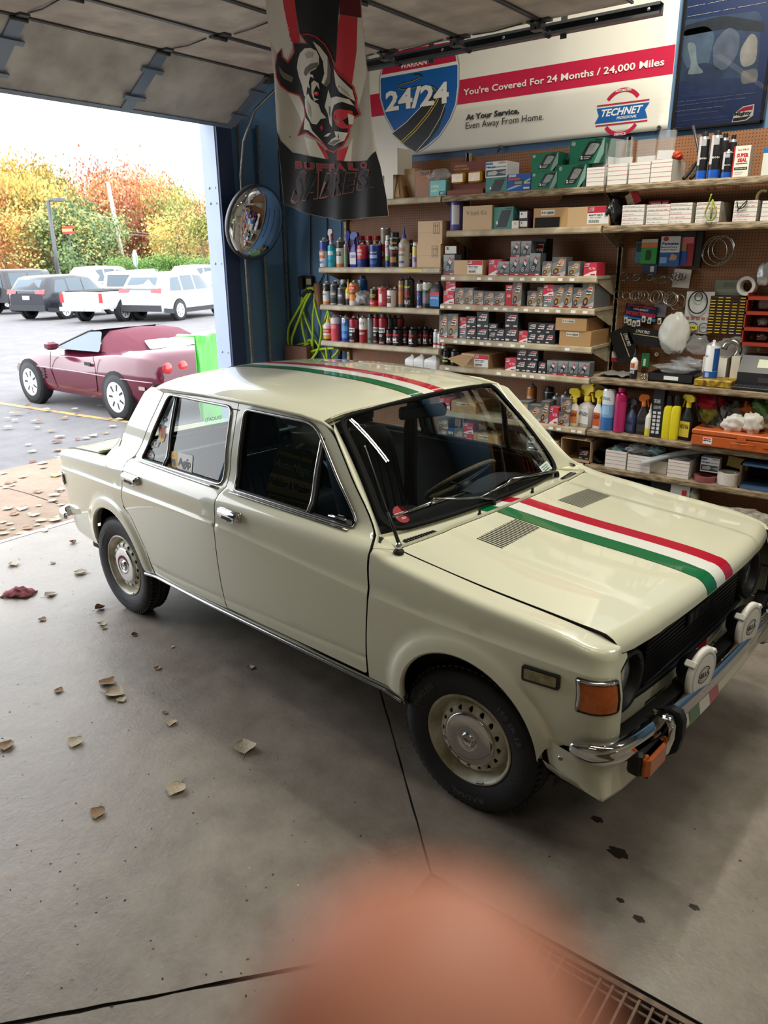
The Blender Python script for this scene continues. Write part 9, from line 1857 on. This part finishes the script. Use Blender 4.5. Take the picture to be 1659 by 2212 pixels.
P=far(297,36);o=MB().tube([P,P+Vector((0,0,2.4))],.04,mat('post_green',(70,110,90),.6),8).lathe([(0,0),(.36,0),(.36,.03),(0,.03)],mat('sign_white',(214,218,220),.5),20,Matrix.Translation(P+Vector((.05,-.05,2.25)))@Matrix.Rotation(radians(90),4,'X')@Matrix.Rotation(radians(-50),4,'Y')).build('road_sign');tag(o,'round pale sign on a green post by the hedge','sign')
P=far(160,48);o=MB().box(P.x-.5,P.x+.5,P.y-.05,P.y+.05,3.2,3.6,mat('flag_red2',(210,60,60),.6)).box(P.x-.5,P.x+.5,P.y-.06,P.y+.06,3.33,3.46,ML[3]).build('road_sign');tag(o,'small red and yellow roadside sign among the trees','sign');MB().tube([P,P+Vector((0,0,3.6))],.04,M_STEELD,6).build('post',o)
def crown(seed,m,n=3000):
 rnd=random.Random(seed);vs=[];fs=[];cl=[(rnd.gauss(0,.30),rnd.gauss(0,.30),rnd.uniform(.25,1.0),rnd.uniform(.16,.32))for _ in range(16)]
 for i in range(n):
  cx,cy,cz,r=cl[i%16];k=max(.35,1.15-abs(cz-.55)*1.2);p=Vector((cx*k,cy*k,cz))+Vector((rnd.gauss(0,1),rnd.gauss(0,1),rnd.gauss(0,.8)))*r*.45;s_=rnd.uniform(.010,.024);a=Vector((rnd.gauss(0,1),rnd.gauss(0,1),rnd.gauss(0,1))).normalized();c_=a.orthogonal().normalized();j=len(vs);vs+=[tuple(p+a*s_),tuple(p+c_*s_),tuple(p-a*s_),tuple(p-c_*s_)];fs.append((j,j+1,j+2,j+3))
 return MB().add(vs,fs,m).mesh('foliage')
TC=[('golden yellow',(206,176,96),(170,140,70)),('orange',(206,146,96),(170,110,70)),('yellow-green',(166,166,96),(124,128,72)),('dusty red',(190,126,100),(150,98,78)),('mid green',(110,132,84),(82,100,62))]
CR_=[[crown(10*i+j,mat('foliage_%d'%i,c1,.8,noise_amt=.4,noise_scale=2.5,rgb2=c2))for j in range(2)]for i,(n_,c1,c2)in enumerate(TC)]
tk_=MB().tube([(0,0,0),(.01,0,.4),(-.01,.01,.9)],.015,mat('bark',(120,104,88),.9),6,rs=[.018,.014,.005]).tube([(0,0,.4),(.12,.05,.7)],.006,mat('bark',(120,104,88),.9),5).tube([(0,0,.35),(-.12,-.05,.66)],.006,mat('bark',(120,104,88),.9),5).mesh('trunk')
rnd=random.Random(21);k=0
def tree(px,D,h,ci,w_=None):
 global k;k+=1;o=link_mesh('autumn_tree',tk_,None,far(px,D),(0,0,rnd.uniform(0,6)));w_=w_ or h*.62;o.scale=(w_,w_,h);link_mesh('foliage',CR_[ci][k%2],o);tag(o,'%s autumn tree in the wood beyond the car park'%TC[ci][0],'tree','trees of the wood beyond the car park');return o
sil=lambda px:np.interp(px,[-40,10,60,90,110,160,190,215,235,262,300,330,360,395,430,470],[435,432,440,412,445,452,470,470,425,420,440,430,470,450,475,465])
for row,D in enumerate((58,66,74)):
 for i in range(19):
  px=-45+i*28+rnd.uniform(-9,9)+row*9;top=sil(px)+rnd.uniform(-6,14)+(30,14,0)[row];h=CAMX[2]+.36+(568-top)/1632*D*1.03;ci=0 if px<90 and rnd.random()<.7 else(2 if 90<px<160 else(3 if 150<px<200 and row else(4 if 185<px<235 and row==0 else(1 if 285<px<335 else rnd.choice((0,1,2,2,3))))));tree(px,D,h,ci)
for px,D,h,ci in((180,50,4.9,4),(205,51,4.7,4),(225,52,4.5,2),(15,50,4.3,1),(45,51,4.5,0),(120,50,4.2,2),(395,52,4.4,0),(440,50,4.2,2)):tree(px,D,h,ci,4.4)
hm=crown(99,mat('hedge_green',(104,140,66),.8,noise_amt=.4,noise_scale=3),2600)
for i,px in enumerate((262,285,308,331,354,377,400,423,446,469)):o=link_mesh('hedge_bush',hm,None,far(px,44),(0,0,i));o.scale=(1.9,1.9,2.0);tag(o,'clipped green hedge bush behind the back row of cars','bush','hedge behind the car park')
tag(MB().box(-75,-30,10,60,-.42,-.37,mat('grass',(130,140,80),.9)).build('ground_verge'),'grass verge under the trees',kind='structure')
finish_labels()
if LONG:print("LONGLABELS",LONG)
